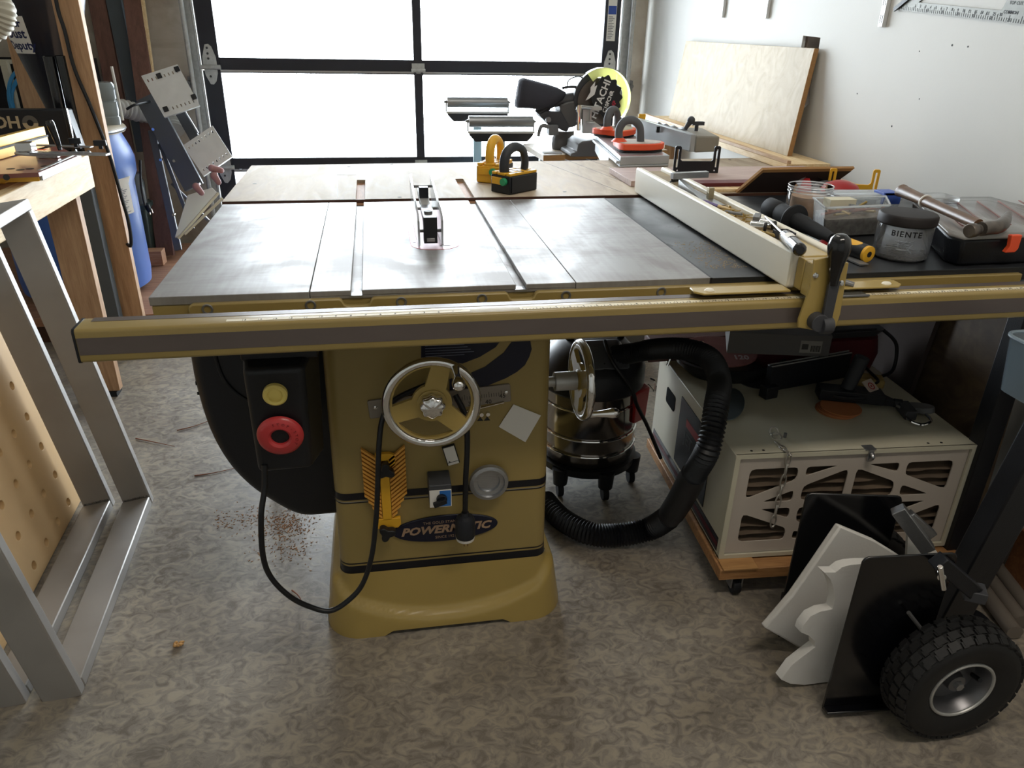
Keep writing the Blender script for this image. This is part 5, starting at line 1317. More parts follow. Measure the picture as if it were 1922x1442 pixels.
m = MB(); m.loft([ring(.9, ZE+.004), ring(.9, ZE+.02)]); obj('contents', m, GREY, t)
# jar with brown lid
t = thing('lidded_jar', 'clear jar of nails with a dark brown screw lid', 'jar')
c = Vector((1.560, .105, ZE)); glass_jar(c, .058, .088, clear('jar_clear', '#eceef0', .16), t)
m = MB(); m.lathe([(0, .100), (.050, .100), (.058, .099), (.061, .095), (.061, .078), (.058, .076)], Matrix.Translation(c), 44); obj('jar_lid', m, mat('brown_lid', '#160f0f', .6, var=.1, vs=20), t, .001)
it = MB(); rz = .0585
o = text('jar_lettering', 'BIENTE', .017, INK, Matrix(), None, .0001, bold=.0003, space=1.2)
for v in o.data.vertices:
    a = R(-122)+v.co.x/rz; v.co = Vector((c.x+rz*math.cos(a), c.y+rz*math.sin(a), c.z+.062+v.co.y))
o.parent = t
random.seed(9)
m = MB(); m.lathe([(0, .002), (.052, .002), (.050, .010), (.02, .016), (0, .017)], Matrix.Translation(c), 20); obj('nail_heap', m, mat('nail_heap_grey', '#6f6862', .45, .7, col2='#3d3936', vs=150, bump=1., bs=200), t)
for i in range(22):
    a = random.uniform(0, 6.3); r = random.uniform(.0, .03); x = c.x+r*math.cos(a*3); y = c.y+r*math.sin(a*3); L = random.uniform(.012, .022)
    m = MB(); z = c.z+.012+random.uniform(0, .022); m.cyl((x-L*math.cos(a), y-L*math.sin(a), z), (x+L*math.cos(a), y+L*math.sin(a), z+random.uniform(-.008, .012)), .0011, seg=6); obj('nail', m, STEEL, t)
# screwdriver, yellow and black, blades beneath
t = thing('screwdriver', 'stubby black and yellow handled screwdriver in front of the hardware box', 'screwdriver')
a = Vector((1.44, 0.1477, 0.885)); b = Vector((1.46, 0.06854, 0.882)); d = b-a; Q = d.to_track_quat('Z', 'Y').to_matrix().to_4x4(); L = d.length
m = MB(); m.lathe([(0, -.02), (.012, -.018), (.0175, 0), (.0185, L*.5), (.0185, L*.85), (.0178, L*.9)], Matrix.Translation(a) @ Q, 26); h_ = obj('handle_grip', m, BLACK, t)
m = MB(); m.lathe([(.0178, L*.90), (.0178, L*.985), (.014, L*1.0), (0, L*1.0)], Matrix.Translation(a) @ Q, 26); obj('end_cap', m, YEL, h_)
m = MB(); m.lathe([(.0, L*1.004), (.0065, L*1.004), (.0065, L*.99)], Matrix.Translation(a) @ Q, 18); obj('hang_hole', m, BLACK, h_)
dn = d.normalized(); up = Vector((-.05, -.62, .78)); sd = dn.cross(up).normalized(); up = sd.cross(dn).normalized(); ce = a+d*.38
m = MB(); rs = []
for k in range(9):
    u = -1+2*k/8; w_ = math.sqrt(max(0, 1-u*u))*38+2
    rs.append([ce+dn*(u*.030)+(sd*math.sin(R(w_*(-1+2*j/8)))+up*math.cos(R(w_*(-1+2*j/8))))*.0189 for j in range(9)])
m.loft(rs, cap=False, closed=False); obj('yellow_inlay', m, YEL, h_)
m = MB(); m.bar((1.43, 0.1319, 0.8675), (1.435, 0.0436, 0.8675), .022, .003); solo('steel_rule', m, STEEL_D, 'short steel blade lying under the stubby screwdriver', 'ruler')
m = MB(); m.bar((1.473, 0.2478, 0.873), (1.508, 0.1218, 0.873), .03, .012); solo('black_bar', m, BLACK, 'flat black bar between the hardware box and the stubby screwdriver', 'bar', bevel=.002)
m = MB(); m.lathe([(0, 0), (.018, 0), (.022, .008), (.018, .020), (0, .024)], Matrix.Translation((1.44, 0.1925, 0.868)), 20); solo('plastic_stopper', m, RED, 'dark red knob partly hidden behind the lever ball', 'knob')
for i, (x, y) in enumerate(((1508, 408), (1516, 416), (1522, 408), (1512, 420), (1526, 420))):
    p = (1.534, 0.4741, 0.868) if i == 0 else None
    bx, by = 1.508+.012*(i % 3), .362-.022*(i//2)
    m = MB(); m.lathe([(.0035, 0), (.0085, 0), (.0085, .006), (.0035, .006), (.0035, 0)], Matrix.Translation((bx, by, ZE+.0002)), 6 if i % 2 else 12); solo('loose_nut', m, [STEEL, STEEL_D][i % 2], 'tiny loose nut on the table between the grip and the hardware box', 'nut', 'loose nuts behind the grip')
# red tool
t = thing('red_sander', 'red and black rounded tool behind the clear boxes', 'tool')
c = (1.727, 0.6397, 0.9)
m = MB(); m.lathe([(0, 0), (.055, 0), (.062, .010), (.060, .030), (.045, .052), (.02, .062), (0, .064)], Matrix.Translation((c[0]+.02, c[1]+.02, ZE)), 36); obj('red_dome', m, RED, t)
m = MB(); m.torus((c[0]+.02, c[1]+.03, ZE+.028), .064, .009, Matrix.Rotation(R(12), 4, 'X'), 40, 10); obj('dark_rim', m, GREY_D, t)
m = MB(); m.box(c[0]+.0, c[0]+.09, c[1]-.06, c[1]-.04, ZE, ZE+.035); obj('black_foot', m, BLACK, t, .003)
t = thing('safety_glasses', 'small red and clear rounded plastic shell behind the open jar', 'glasses')
c = (1.726, 0.7971, 0.89)
m = MB(); m.lathe([(.052, 0), (.05, .02), (.036, .045), (.012, .056), (0, .057)], Matrix.Translation((c[0], c[1], ZE)) @ Matrix.Rotation(R(0), 4, 'Y'), 28, R(-30), R(210)); obj('clear_shell', m, clear('shell_clear', '#c8ccd0', .4), t)
m = MB(); m.lathe([(.046, 0), (.044, .02), (.030, .040), (.012, .048)], Matrix.Translation((c[0]-.006, c[1]-.002, ZE)), 24, R(150), R(260)); obj('red_band', m, RED, t)
m = MB(); m.ball((c[0]-.055, c[1]-.01, ZE+.022), .016); obj('black_clip', m, BLACK, t)

# parts organiser case
t = thing('organiser_case', 'black parts case with a clear lid and orange latch under the hammer', 'case')
K = [(1.592, -0.01744), (1.587, 0.05329), (1.714, 0.4304), (2.03, .30), (2.03, .02)]
K = [(1.634, -.0), (1.625, .05), (1.785, .395), (2.0, .38), (2.02, .02)]
K = [Vector(p) for p in K]; K[0].y = .012
c = sum(K, Vector((0, 0)))/5
def kr(s, z): return [(c.x+(p.x-c.x)*s, c.y+(p.y-c.y)*s, z) for p in K]
m = MB(); m.loft([kr(.95, ZE+.0005), kr(.99, .924)]); cb = obj('case_base', m, BLACK_P, t, .006)
m = MB(); m.loft([kr(1.01, .9245), kr(1.01, .930), kr(.97, .936)]); cl = obj('case_lid', m, clear('case_lid_clear', '#dadad6', .5, .2), t, .002)
m = MB(); ang = (K[2]-K[1]).normalized()
for k in range(5):
    o_ = Vector((1.68+.06*k, .08)); m.bar((o_.x, o_.y, .9375), (o_.x+ang.x*.26, o_.y+ang.y*.26, .9375), .004, .002)
obj('divider_rib', m, clear('rib_red', '#e0a7a0', .5), cl)
for k in range(4):
    o_ = Vector((1.705+.06*k, .09)); m = MB(); m.bar((o_.x, o_.y, .9268), (o_.x+ang.x*.24, o_.y+ang.y*.24, .9268), .035, .001)
    obj('compartment_floor', m, mat('compartment_%d' % k, ['#c9a29c', '#b9b0aa', '#9a9390', '#c7b9b0'][k], .6), cl)
m = MB(); m.prism(rr2(1.735, 1.85, .30, .37, .01), Matrix.Translation((0, 0, .9362)), .014); obj('lid_handle', m, clear('handle_clear', '#e0e2e2', .4, .2), cl, .003)
m = MB(); p = (1.724, -0.01779, 0.925); m.prism([(-.010, .018), (.016, .018), (.016, -.012), (.010, -.020), (-.014, -.020), (-.006, -.006)], front(1.742, -.004, .918), .012); obj('orange_latch', m, ORANGE, t, .002)
# hammer
t = thing('claw_hammer', 'claw hammer with a tape-wrapped wooden handle lying on the parts case', 'hammer')
HW = mat('taped_handle', '#5e432d', .45, coat=.2, var=.25, vs=25)
a = Vector((1.723, 0.3672, 0.958)); b = Vector((1.655, 0.01072, 0.958)); d = b-a
m = MB(); m.tube([a+d*k for k in (0, .06, .2, .4, .6, .8, 1.)], .0165, 18, 5, rf=lambda t, i: (1.02 if t > .03 else .8) if t < .12 else (1.0-.10*math.sin((t-.1)*3.3)-.28*t), flat=.8); obj('handle', m, HW, t)
m = MB(); m.tube([a+d*.355, a+d*.36, a+d*.365], .0165, 16, 1, flat=.8); obj('tape_band', m, PAPER, t)
HS = mat('hammer_steel', '#6d655e', .35, .8, var=.3, vs=40)
h0 = Vector((1.608, -0.02733, 0.955)); h1 = Vector((1.698, 0.000581, 0.955)); h2 = Vector((1.791, 0.08556, 0.962)); dd = (h1-h0)
m = MB(); Q = dd.to_track_quat('Z', 'Y').to_matrix().to_4x4(); L = dd.length
m.lathe([(0, -.006), (.0125, -.006), (.0145, -.003), (.0145, .010), (.0105, .016), (.0105, .026), (.0, .027)], Matrix.Translation(h0) @ Q, 24); obj('hammer_face', m, HS, t)
m = MB(); m.tube([h0+dd*.35, h0+dd*.6, h1, h1+(h2-h1)*.45+dd*.08, h2], .014, 14, 5, rf=lambda t, i: 1.05 if t < .6 else 1.05-1.7*(t-.6), flat=1.0); obj('hammer_claw', m, HS, t)

# ================================================================== RIGHT WALL FITTINGS
for i, (y, z, lab) in enumerate(((2.282, 1.368, 'leftmost of three white slotted shelf standards'), (1.848, 1.362, 'middle one of three white slotted shelf standards'), (1.052, 1.334, 'rightmost white slotted shelf standard, beside the metal square'))):
    t = thing('shelf_standard', lab+' on the wall', 'shelf standard', (2.04, y, z), 0, 'slotted shelf standards')
    m = MB(); m.box(-.014, 0, -.0125, .0125, 0, 1.1); obj('channel', m, mat('standard_white', '#d9dada', .35, .2), t, .002)
    m = MB()
    for k in range(8):
        for dy in (-.005, .005): m.box(-.0146, -.0138, dy-.0012, dy+.0012, .012+.05*k, .036+.05*k)
    obj('slot', m, INK, t)
t = thing('speed_square', 'large engraved metal square hanging on the right wall at the top edge', 'square')
Mw = Matrix(((0, 0, -1, 2.0395), (-1, 0, 0, 0), (0, 1, 0, 0), (0, 0, 0, 1)))     # drawing x runs to -y, seen from the room
m = MB(); P = [(-1.003, 1.384), (-.44, 1.342), (-.44, 1.60), (-.60, 1.60)]
m.plate(P, [[(-.90, 1.402), (-.56, 1.376), (-.55, 1.398), (-.60, 1.52), (-.64, 1.55)]], Mw, .004)
sq = obj('square_body', m, mat('square_alu', '#74746f', .5, .5, var=.08, vs=40), t)
m = MB(); m.bar((2.032, 1.003, 1.384), (2.032, .60, 1.602), .012, .006, (1, 0, 0)); obj('square_fence', m, BLACK, sq)
m = MB()
for i in range(64):
    f = i/64; y = -.99+.54*f; z = 1.384-.042*(f*.985+.02)
    Mt = Mw @ Matrix.Translation((y, z+.0015, .0041)) @ Matrix.Rotation(R(-4+18-20*f), 4, 'Z'); L = .016 if i % 5 == 0 else .009
    m.box(-.0006, .0006, 0, L, 0, .0004, Mt)
obj('square_tick', m, INK, sq)
def tw(x, z, rot=0): return Mw @ Matrix.Translation((x, z, .0042)) @ Matrix.Rotation(R(rot-4), 4, 'Z')
it = [('TOP CUT', tw(-.515, 1.392)), ('COMMON', tw(-.525, 1.371))]
for i, n in enumerate(('1', '2', '3', '4', '5', '6', '7', '8', '9', '10', '12', '15', '18', '21', '25', '30')): it.append((n, tw(-.91+.0235*i, 1.393-.0018*i)))
for i, n in enumerate(('5', '15', '25', '35', '55', '65', '75')): it.append((n, tw(-.915+.065*i, 1.386-.0055*i)))
texts('square_lettering', it, .011, INK, sq, .0002, bold=.0002)
m = MB()
for y, z, s in ((.716, 1.29, .003), (.652, 1.288, .0025), (.85, 1.27, .002), (.90, 1.05, .003), (.80, 1.14, .002), (1.12, 1.13, .0025)): m.cyl((2.0399, y, z), (2.0392, y, z), s, seg=10)
o = struct('trim_8', m, INK)

# ================================================================== UNDER THE EXTENSION TABLE
# rolling dolly and air cleaner
AL = (1.222, .052, 0); AR = R(-3.3)
dl_ = thing('wooden_dolly', 'plywood dolly on casters under the air cleaner', 'dolly', AL, AR)
m = MB(); m.box(-.012, .64, -.040, .63, .062, .094); obj('dolly_frame', m, wood('dolly_ply', '#96683f', '#b98a58', 3, (1, 8, 8)), dl_, .002)
m = MB(); m.box(-.006, .085, -.045, .03, .0945, .0995); obj('corner_block', m, wood('corner_ply', '#a97b4b', '#c89a62', 3, (1, 8, 8)), dl_, .001)
for x, y in ((.045, -.008), (.59, .02), (.035, .57), (.59, .57)):
    m = MB(); m.box(x-.022, x+.022, y-.022, y+.022, .057, .0618); m.box(x-.016, x-.012, y-.018, y+.010, .022, .057); m.box(x+.012, x+.016, y-.018, y+.010, .022, .057)
    c_ = obj('caster_fork', m, STEEL, dl_); m = MB(); m.cyl((x-.010, y-.006, .024), (x+.010, y-.006, .024), .0238, seg=24); obj('caster_wheel', m, BLACK_M, c_, .003)
ac = thing('air_cleaner', 'cream steel shop air cleaner with a latticed filter front', 'air cleaner', (AL[0]-.004, AL[1]-.002, .0998), AR)
W, D, H = .620, .62, .306
m = MB(); T = .004
m.box(0, W, 0, D, H-T, H); m.box(0, W, 0, D, 0, T); m.box(0, T, 0, D, T, H-T); m.box(W-T, W, 0, D, T, H-T); m.box(T, W-T, D-T, D, T, H-T); obj('housing', m, CREAM, ac, .002)
def cell(poly): 
    # rounded little corners
    out = []; n = len(poly)
    for i in range(n):
        p0, p, p2 = Vector(poly[i-1]), Vector(poly[i]), Vector(poly[(i+1) % n]); k = min(.014, (p0-p).length*.3, (p2-p).length*.3)
        a = p+(p0-p).normalized()*k; b = p+(p2-p).normalized()*k; out += [tuple(a), tuple((a+b+p*2)/4), tuple(b)]
    return out
hs = []
base_cells = [[(.055, .88), (.262, .88), (.262, .755), (.055, .575)], [(.297, .88), (.44, .88), (.297, .785)], [(.125, .535), (.262, .535), (.262, .65)], [(.297, .535), (.482, .535), (.482, .845), (.297, .685)]]
for fx in (0, 1):
    for fz in (0, 1):
        for c in base_cells:
            q = [((1-u if fx else u)*(W-.024), (1-v if fz else v)*(H-.022)) for u, v in c]
            if fx != fz: q = q[::-1]
            hs.append(cell(q))
m = MB(); m.plate([(0, 0), (W-.024, 0), (W-.024, H-.022), (0, H-.022)], hs, Matrix.Translation((.012, .006, .011)) @ FR, .003)
gr = obj('filter_grille', m, mat('grille_beige', '#bdb3a8', .5), ac)
m = MB(); m.prism(rr2(.0, W, 0, H, .002), FR @ Matrix.Translation((0, 0, -.001)), .006, rr2(.012, W-.012, .011, H-.011, .002)); obj('front_lip', m, CREAM, ac)
m = MB(); rows = 46; rings = []
for i in range(rows+1):
    z = .014+(H-.03)*i/rows; ph = i % 4; y = (.014, .024, .034, .024)[ph]
    rings.append([(.014+(W-.028)*k/40, y+.0015*math.sin(k*1.3+i*.2), z+.0012*math.sin(k*.8+i)) for k in range(41)])
m.loft(rings, cap=False, closed=False); obj('filter_pleats', m, mat('filter_tan', '#5d4f41', .9, var=.2, vs=12), ac, smooth=25)
m = MB(); m.box(-.0012, 0, .02, D-.02, .010, .050); obj('side_stripe', m, BAND, ac)
m = MB(); m.box(-.0018, -.0012, .02, D-.02, .022, .036); obj('maroon_stripe', m, mat('maroon', '#55171f', .5), ac)
m = MB(); m.box(-.002, 0, .14, .39, .062, .27); pn = obj('control_panel', m, BLACK, ac)
m = MB(); m.box(-.0026, -.002, .20, .33, .205, .228); obj('panel_stripe', m, RED, pn)
text('panel_lettering', 'JET', .05, mat('panel_ink', '#4a4a50', .5), Matrix.Translation((-.0022, .30, .17)) @ Matrix(((0, 0, -1, 0), (-1, 0, 0, 0), (0, 1, 0, 0), (0, 0, 0, 1))), pn, .0004, bold=.001)
m = MB(); m.prism(rr2(.44, .52, .19, .24, .01), Matrix.Translation((-.0015, 0, 0)) @ SD, .0015); obj('hand_hole', m, DARKV, ac)
m = MB(); m.box(.325, .352, -.003, .02, H, H+.002); m.box(.333, .346, -.006, -.003, H-.03, H+.002); m.tube([(.34, -.006, H-.008), (.34, -.014, H-.014), (.34, -.006, H-.024)], .005, 8); obj('spring_clip', m, STEEL, ac)
m = MB()
for x in (.045, .075, .13, .50, .535): m.cyl((x, .018, H-.001), (x, .018, H+.0006), .0035, seg=8)
obj('rivet_hole', m, INK, ac)
m = MB(); p = (.155, .075, H); m.cyl((p[0], p[1], H), (p[0], p[1], H+.012), .004, seg=10); obj('eye_stud', m, STEEL_D, ac)

# chain hanging over the front
ch = thing('chain', 'galvanised chain hanging from a ring over the front of the air cleaner', 'chain')
ZA = .0998+.306
GAL = mat('chain_zinc', '#b9b6ae', .4, .75)
def ring_link(c, Rr, r, M, sc=(1, 1, 1), nm='link'):
    m = MB(); m.torus(c, Rr, r, M, 24, 8, sc); obj(nm, m, GAL, ch)
e = Vector((1.34, 0.09353, 0.42)); ring_link(e+Vector((0, 0, .004)), .012, .0022, Matrix.Rotation(R(20), 4, 'X'), nm='ring'); ring_link(e+Vector((.002, .018, .007)), .011, .0025, Matrix.Rotation(R(60), 4, 'X'), nm='ring')
edge = Vector((1.345, 0.03827, 0.41)); edge = Vector((edge.x, .030, ZA+.003)); N = 3
for k in range(N):
    c = e.lerp(edge, (k+.7)/(N+.3)); c.z = ZA+.0035; dr = (edge-e).normalized(); an = math.atan2(dr.y, dr.x)
    ring_link(c, .0095, .0019, Matrix.Rotation(an, 4, 'Z') @ Matrix.Rotation(R(90 if k % 2 else 0) if False else R(25 if k % 2 else -25), 4, 'X'), (1.5, .62, 1))
for k in range(7):
    c = Vector((edge.x-.001*k, .034, ZA-.014-.0295*k)); 
    ring_link(c, .0118, .0024, Matrix.Rotation(R(90), 4, 'X') @ Matrix.Rotation(R(90), 4, 'Z') @ Matrix.Rotation(R(65 if k % 2 else 8), 4, 'X'), (1.5, .64, 1))

# things on top of the air cleaner
m = MB(); m.prism([(p[0], p[1]) for p in circ(0, 0, .05, 40)], Matrix.Translation((1.318, .305, ZA+.001)) @ Matrix.Rotation(R(60), 4, 'Z') @ Matrix.Diagonal((2.0, .75, 1, 1)), .003); solo('oval_plate', m, mat('blue_grey_steel', '#87949a', .3, .7), 'flat oval steel plate on the left of the air cleaner top', 'plate', bevel=.001)
t = thing('mitre_gauge', 'black mitre gauge with upright grip lying on the air cleaner', 'mitre gauge')
m = MB(); m.bar((1.44, .345, ZA+.052), (1.70, .385, ZA+.062), .022, .075); m.bar((1.42, .325, ZA+.02), (1.46, .335, ZA+.02), .03, .035); obj('gauge_fence', m, BLACK_P, t, .002)
for dy in (-.008, .006):
    m = MB(); m.bar((1.44, .345+dy, ZA+.0905), (1.70, .385+dy, ZA+.1005), .004, .002); obj('fence_groove', m, ALU, t)
m = MB(); m.prism([(.075*math.cos(R(a)), .055*math.sin(R(a))) for a in range(180, 361, 10)], Matrix.Translation((1.645, .285, ZA+.026)) @ Matrix.Rotation(R(-8), 4, 'Z'), .010); m.bar((1.56, .29, ZA+.032), (1.72, .24, ZA+.028), .05, .03); obj('gauge_head', m, BLACK_P, t, .002)
m = MB(); m.cyl((1.636, .275, ZA+.040), (1.660, .275, ZA+.135), .0185, .020, seg=26); obj('gauge_grip', m, mat('grip_grey', '#2a2c31', .6), t, .004)
m = MB(); m.bar((1.70, .235, ZA+.02), (1.75, .215, ZA+.02), .016, .016); m.cyl((1.742, .218, ZA+.02), (1.760, .210, ZA+.02), .012, seg=14); obj('gauge_knob', m, BLACK, t)
for k in range(4):
    m = MB(); m.lathe([(0, 0), (.052, 0), (.052, .0032), (0, .0032)], Matrix.Translation((1.585+.003*k, .232-.002*k, ZA+.0005+.0036*k)), 36); solo('sanding_disc', m, mat('disc_orange_%d' % k, ['#a6683f', '#b5744a', '#9a5c38', '#b06f45'][k], .8), 'orange round sanding disc in the stack under the mitre gauge', 'sanding disc', 'stack of orange sanding discs')
m = MB(); m.lathe([(0, 0), (.05, 0), (.052, .003), (0, .004)], Matrix.Translation((1.455, .43, ZA+.0005)), 36); solo('steel_disc', m, STEEL, 'thin steel disc lying behind the mitre gauge', 'disc')
m = MB(); m.box(-.045, .045, -.026, .026, 0, .024, Matrix.Translation((1.765, .375, ZA+.0005)) @ Matrix.Rotation(R(-25), 4, 'Z')); solo('yellow_block', m, mat('waxy_yellow', '#b59c60', .6, var=.06, vs=20), 'waxy yellow block near the back right of the air cleaner top', 'block', bevel=.005)
t = thing('usb_cable', 'black cable with metal plug and printed tag beside the mitre gauge', 'cable')
m = MB(); m.tube([(1.79, .52, ZA+.10), (1.80, .47, ZA+.06), (1.785, .42, ZA+.035), (1.765, .33, ZA+.035), (1.74, .30, ZA+.04)], .004, 8); obj('cable', m, CORD, t)
m = MB(); m.bar((1.725, .285, ZA+.018), (1.742, .225, ZA+.018), .020, .014); obj('plug_body', m, BLACK, t, .002)
m = MB(); m.bar((1.742, .224, ZA+.018), (1.750, .195, ZA+.018), .012, .006); obj('metal_plug', m, STEEL, t)
m = MB(); m.box(-.020, .020, -.020, .020, 0, .003, Matrix.Translation((1.695, .262, ZA+.050)) @ Matrix.Rotation(R(25), 4, 'Z') @ Matrix.Rotation(R(35), 4, 'X')); tg = obj('printed_tag', m, mat('tag_cream', '#c2b3a6', .6), t)
m = MB(); m.torus((0, 0, .0034), .009, .0018, Matrix.Translation((1.695, .262, ZA+.050)) @ Matrix.Rotation(R(25), 4, 'Z') @ Matrix.Rotation(R(35), 4, 'X'), 24, 6); 
m.bm.free(); m = MB(); MT = Matrix.Translation((1.695, .262, ZA+.050)) @ Matrix.Rotation(R(25), 4, 'Z') @ Matrix.Rotation(R(35), 4, 'X')
m.prism(circ(0, 0, .011, 24), MT @ Matrix.Translation((0, 0, .0031)), .0004, circ(0, 0, .008, 24)); m.prism(circ(0, 0, .003, 16), MT @ Matrix.Translation((0, 0, .0031)), .0004); obj('tag_emblem', m, RED, tg)
t = thing('cam_clamp', 'dark grey paddle with a bent chrome hook at the right of the air cleaner top', 'clamp')
m = MB(); m.prism([(p[0]*1.55, p[1]) for p in circ(0, 0, .026, 26)], Matrix.Translation((1.80, .19, ZA+.006)) @ Matrix.Rotation(R(115), 4, 'Z') @ Matrix.Rotation(R(14), 4, 'Y'), .016); obj('paddle', m, GREY, t, .003)
m = MB(); m.bar((1.765, .215, ZA+.015), (1.752, .155, ZA+.012), .03, .026); obj('clamp_body', m, GREY_D, t, .003)
m = MB(); m.tube([(1.745, .17, ZA+.012), (1.735, .135, ZA+.010), (1.755, .115, ZA+.008), (1.78, .118, ZA+.016), (1.785, .145, ZA+.02)], .004, 8); obj('hook', m, CHROME, t)
# boxes and bags behind
t = thing('cardboard_box', 'flat grey cardboard box with a barcode label under the front rail', 'box')
bx = [Vector((1.344, 0.4169, 0.52)), Vector((1.636, 0.3887, 0.505))]
A, B = Vector((1.335, .40, .515)), Vector((1.625, .37, .50)); dx = (B-A); dy = Vector((.08, .19, 0)); dz = Vector((0, 0, .062))
m = MB(); m.hexa([A, B, B+dy, A+dy, A+dz, B+dz, B+dy+dz, A+dy+dz]); cb_ = obj('box_body', m, CARD, t, .001)
u = dx.normalized(); n_ = Vector((u.y, -u.x, 0)).normalized()
def onbox(a, z, w, h, off, mt_, nm):
    q = MB(); o_ = A+u*a+Vector((0, 0, z))+n_*off; q.hexa([o_, o_+u*w, o_+u*w-n_*.0004, o_-n_*.0004, o_+Vector((0, 0, h)), o_+u*w+Vector((0, 0, h)), o_+u*w-n_*.0004+Vector((0, 0, h)), o_-n_*.0004+Vector((0, 0, h))]); obj(nm, q, mt_, cb_)
onbox(.205, .010, .062, .036, .0006, mat('box_label', '#8f8b84', .7), 'box_label')
for i in range(11): onbox(.236+.0026*i, .014, .0012 if i % 3 else .0018, .018, .0010, INK, 'barcode_bar')
onbox(.210, .020, .018, .016, .0010, mat('label_mark', '#3f3d3c', .7), 'label_mark')
t = thing('sandpaper_pack', 'reddish printed pack with a rounded edge lying under the cardboard box', 'pack')
c = Vector((1.40, .46, .455))
m = MB(); m.prism([(p[0]*1.3, p[1]) for p in circ(0, 0, .085, 30)], Matrix.Translation((1.36, .50, .474)) @ Matrix.Rotation(R(-18), 4, 'Z') @ Matrix.Rotation(R(8), 4, 'X'), .006); pk = obj('pack_sleeve', m, mat('dusty_red', '#8e5b57', .6, var=.15, vs=20), t, .002)
text('pack_lettering', '120', .030, mat('pack_white', '#b5a5a2', .6), Matrix.Translation((1.405, .445, .4785)) @ Matrix.Rotation(R(-10), 4, 'Z') @ Matrix.Rotation(R(8), 4, 'X'), pk, .0004, bold=.0008)
m = MB(); m.lathe([(0, 0), (.12, 0), (.16, .035), (.165, .05), (.155, .052), (.115, .012), (0, .010)], Matrix.Translation((1.40, .50, ZA+.006)) @ Matrix.Diagonal((1, .72, 1, 1)), 40); solo('black_pan', m, BLACK, 'shallow black pan under the reddish pack', 'pan')
t = thing('red_tool_bag', 'dark red tool case with black ribbed strap behind the mitre gauge', 'tool case')
m = MB(); m.loft([rrect(1.50, 1.86, .46, .62, .05, ZA+.0005), rrect(1.49, 1.87, .45, .63, .06, ZA+.05), rrect(1.50, 1.86, .46, .62, .05, ZA+.10), rrect(1.54, 1.82, .49, .59, .04, ZA+.115)]); obj('bag_body', m, mat('dark_red', '#5e1a22', .55, var=.1, vs=10), t)
m = MB(); m.loft([rrect(1.62, 1.83, .445, .60, .03, ZA+.116), rrect(1.60, 1.85, .44, .60, .03, ZA+.135)]); m.box(1.64, 1.82, .452, .456, ZA+.135, ZA+.139); obj('ribbed_cover', m, GREY_D, t, .003)
m = MB(); m.tube([(1.845, .46, ZA+.13), (1.885, .44, ZA+.09), (1.88, .42, ZA+.02), (1.83, .40, ZA+.008)], .005, 8); obj('bag_cord', m, CORD, t)
m = MB(); m.hexa([(1.16, .74, .40), (1.50, .78, .40), (1.50, .80, .40), (1.16, .76, .40), (1.15, .74, .52), (1.50, .78, .52), (1.50, .80, .52), (1.15, .76, .52)])
m.bm.free()
m = MB(); m.box(1.19, 1.50, .60, .655, ZA+.0005, ZA+.075); solo('wooden_box', m, mat('rosy_box', '#6a4a46', .6, var=.08), 'low rosy brown box at the back of the air cleaner top', 'box', bevel=.003)
m = MB(); m.tube([(1.235, .56, ZA+.006), (1.26, .57, ZA+.062), (1.29, .57, ZA+.075), (1.315, .55, ZA+.07)], .004, 8); m.torus((1.325, .548, ZA+.072), .010, .004, Matrix.Rotation(R(90), 4, 'X'), 20, 8); solo('eye_hook', m, CHROME, 'bent wire with an eyelet behind the vacuum hose', 'hook')

# shop vacuum and hose
vc = thing('shop_vacuum', 'stainless steel shop vacuum with black head behind the saw cabinet', 'shop vacuum')
MV = Matrix.Translation((1.025, .64, 0)); SS = mat('stainless', '#8f8a86', .16, .95)
m = MB(); m.lathe([(0, .105), (.14, .105), (.148, .115), (.148, .34), (0, .342)], MV, 48); dr_ = obj('drum', m, SS, vc)
for z in (.15, .205, .30):
    m = MB(); m.torus((1.025, .64, z), .1485, .004, None, 48, 8); obj('drum_rib', m, CHROME, dr_)
m = MB(); m.lathe([(0, .07), (.13, .07), (.155, .08), (.158, .104), (0, .105)], MV, 40); obj('base_ring', m, BLACK, vc)
m = MB(); m.lathe([(.0, .342), (.155, .342), (.162, .35), (.162, .40), (.15, .42), (.125, .45), (.10, .475), (.06, .485), (0, .486)], MV, 44); hd_ = obj('motor_head', m, BLACK, vc)
m = MB(); m.hexa([(.94, .500, .435), (1.10, .500, .432), (1.12, .58, .44), (.93, .58, .44), (.955, .54, .478), (1.09, .54, .476), (1.09, .60, .492), (.95, .60, .492)]); obj('head_panel', m, mat('head_grey', '#4c4f55', .4), hd_, .008)
m = MB(); m.tube([(.95, .64, .48), (.97, .60, .525), (1.03, .58, .535), (1.09, .60, .525), (1.11, .64, .48)], .011, 12); obj('carry_handle', m, BLACK, hd_)
m = MB(); m.hexa([(1.135, .53, .235), (1.185, .56, .235), (1.175, .60, .235), (1.13, .56, .235), (1.13, .52, .345), (1.19, .56, .345), (1.18, .60, .345), (1.125, .56, .345)]); obj('red_latch', m, RED, vc, .006)
m = MB(); m.tube([(1.175, .545, .36), (1.195, .54, .34), (1.195, .54, .37), (1.18, .545, .38)], .003, 6); obj('latch_wire', m, CHROME, vc)
for a in (225, 280, 335, 120):
    x, y = 1.025+.15*math.cos(R(a)), .64+.15*math.sin(R(a)); q = MB(); q.cyl((x, y, .045), (x, y, .10), .022, .026, seg=18)
    c_ = obj('caster_socket', q, BLACK, vc); q = MB(); q.cyl((x-.009, y, .0225), (x+.009, y, .0225), .0222, seg=20); obj('caster_wheel', q, BLACK_M, c_, .002)
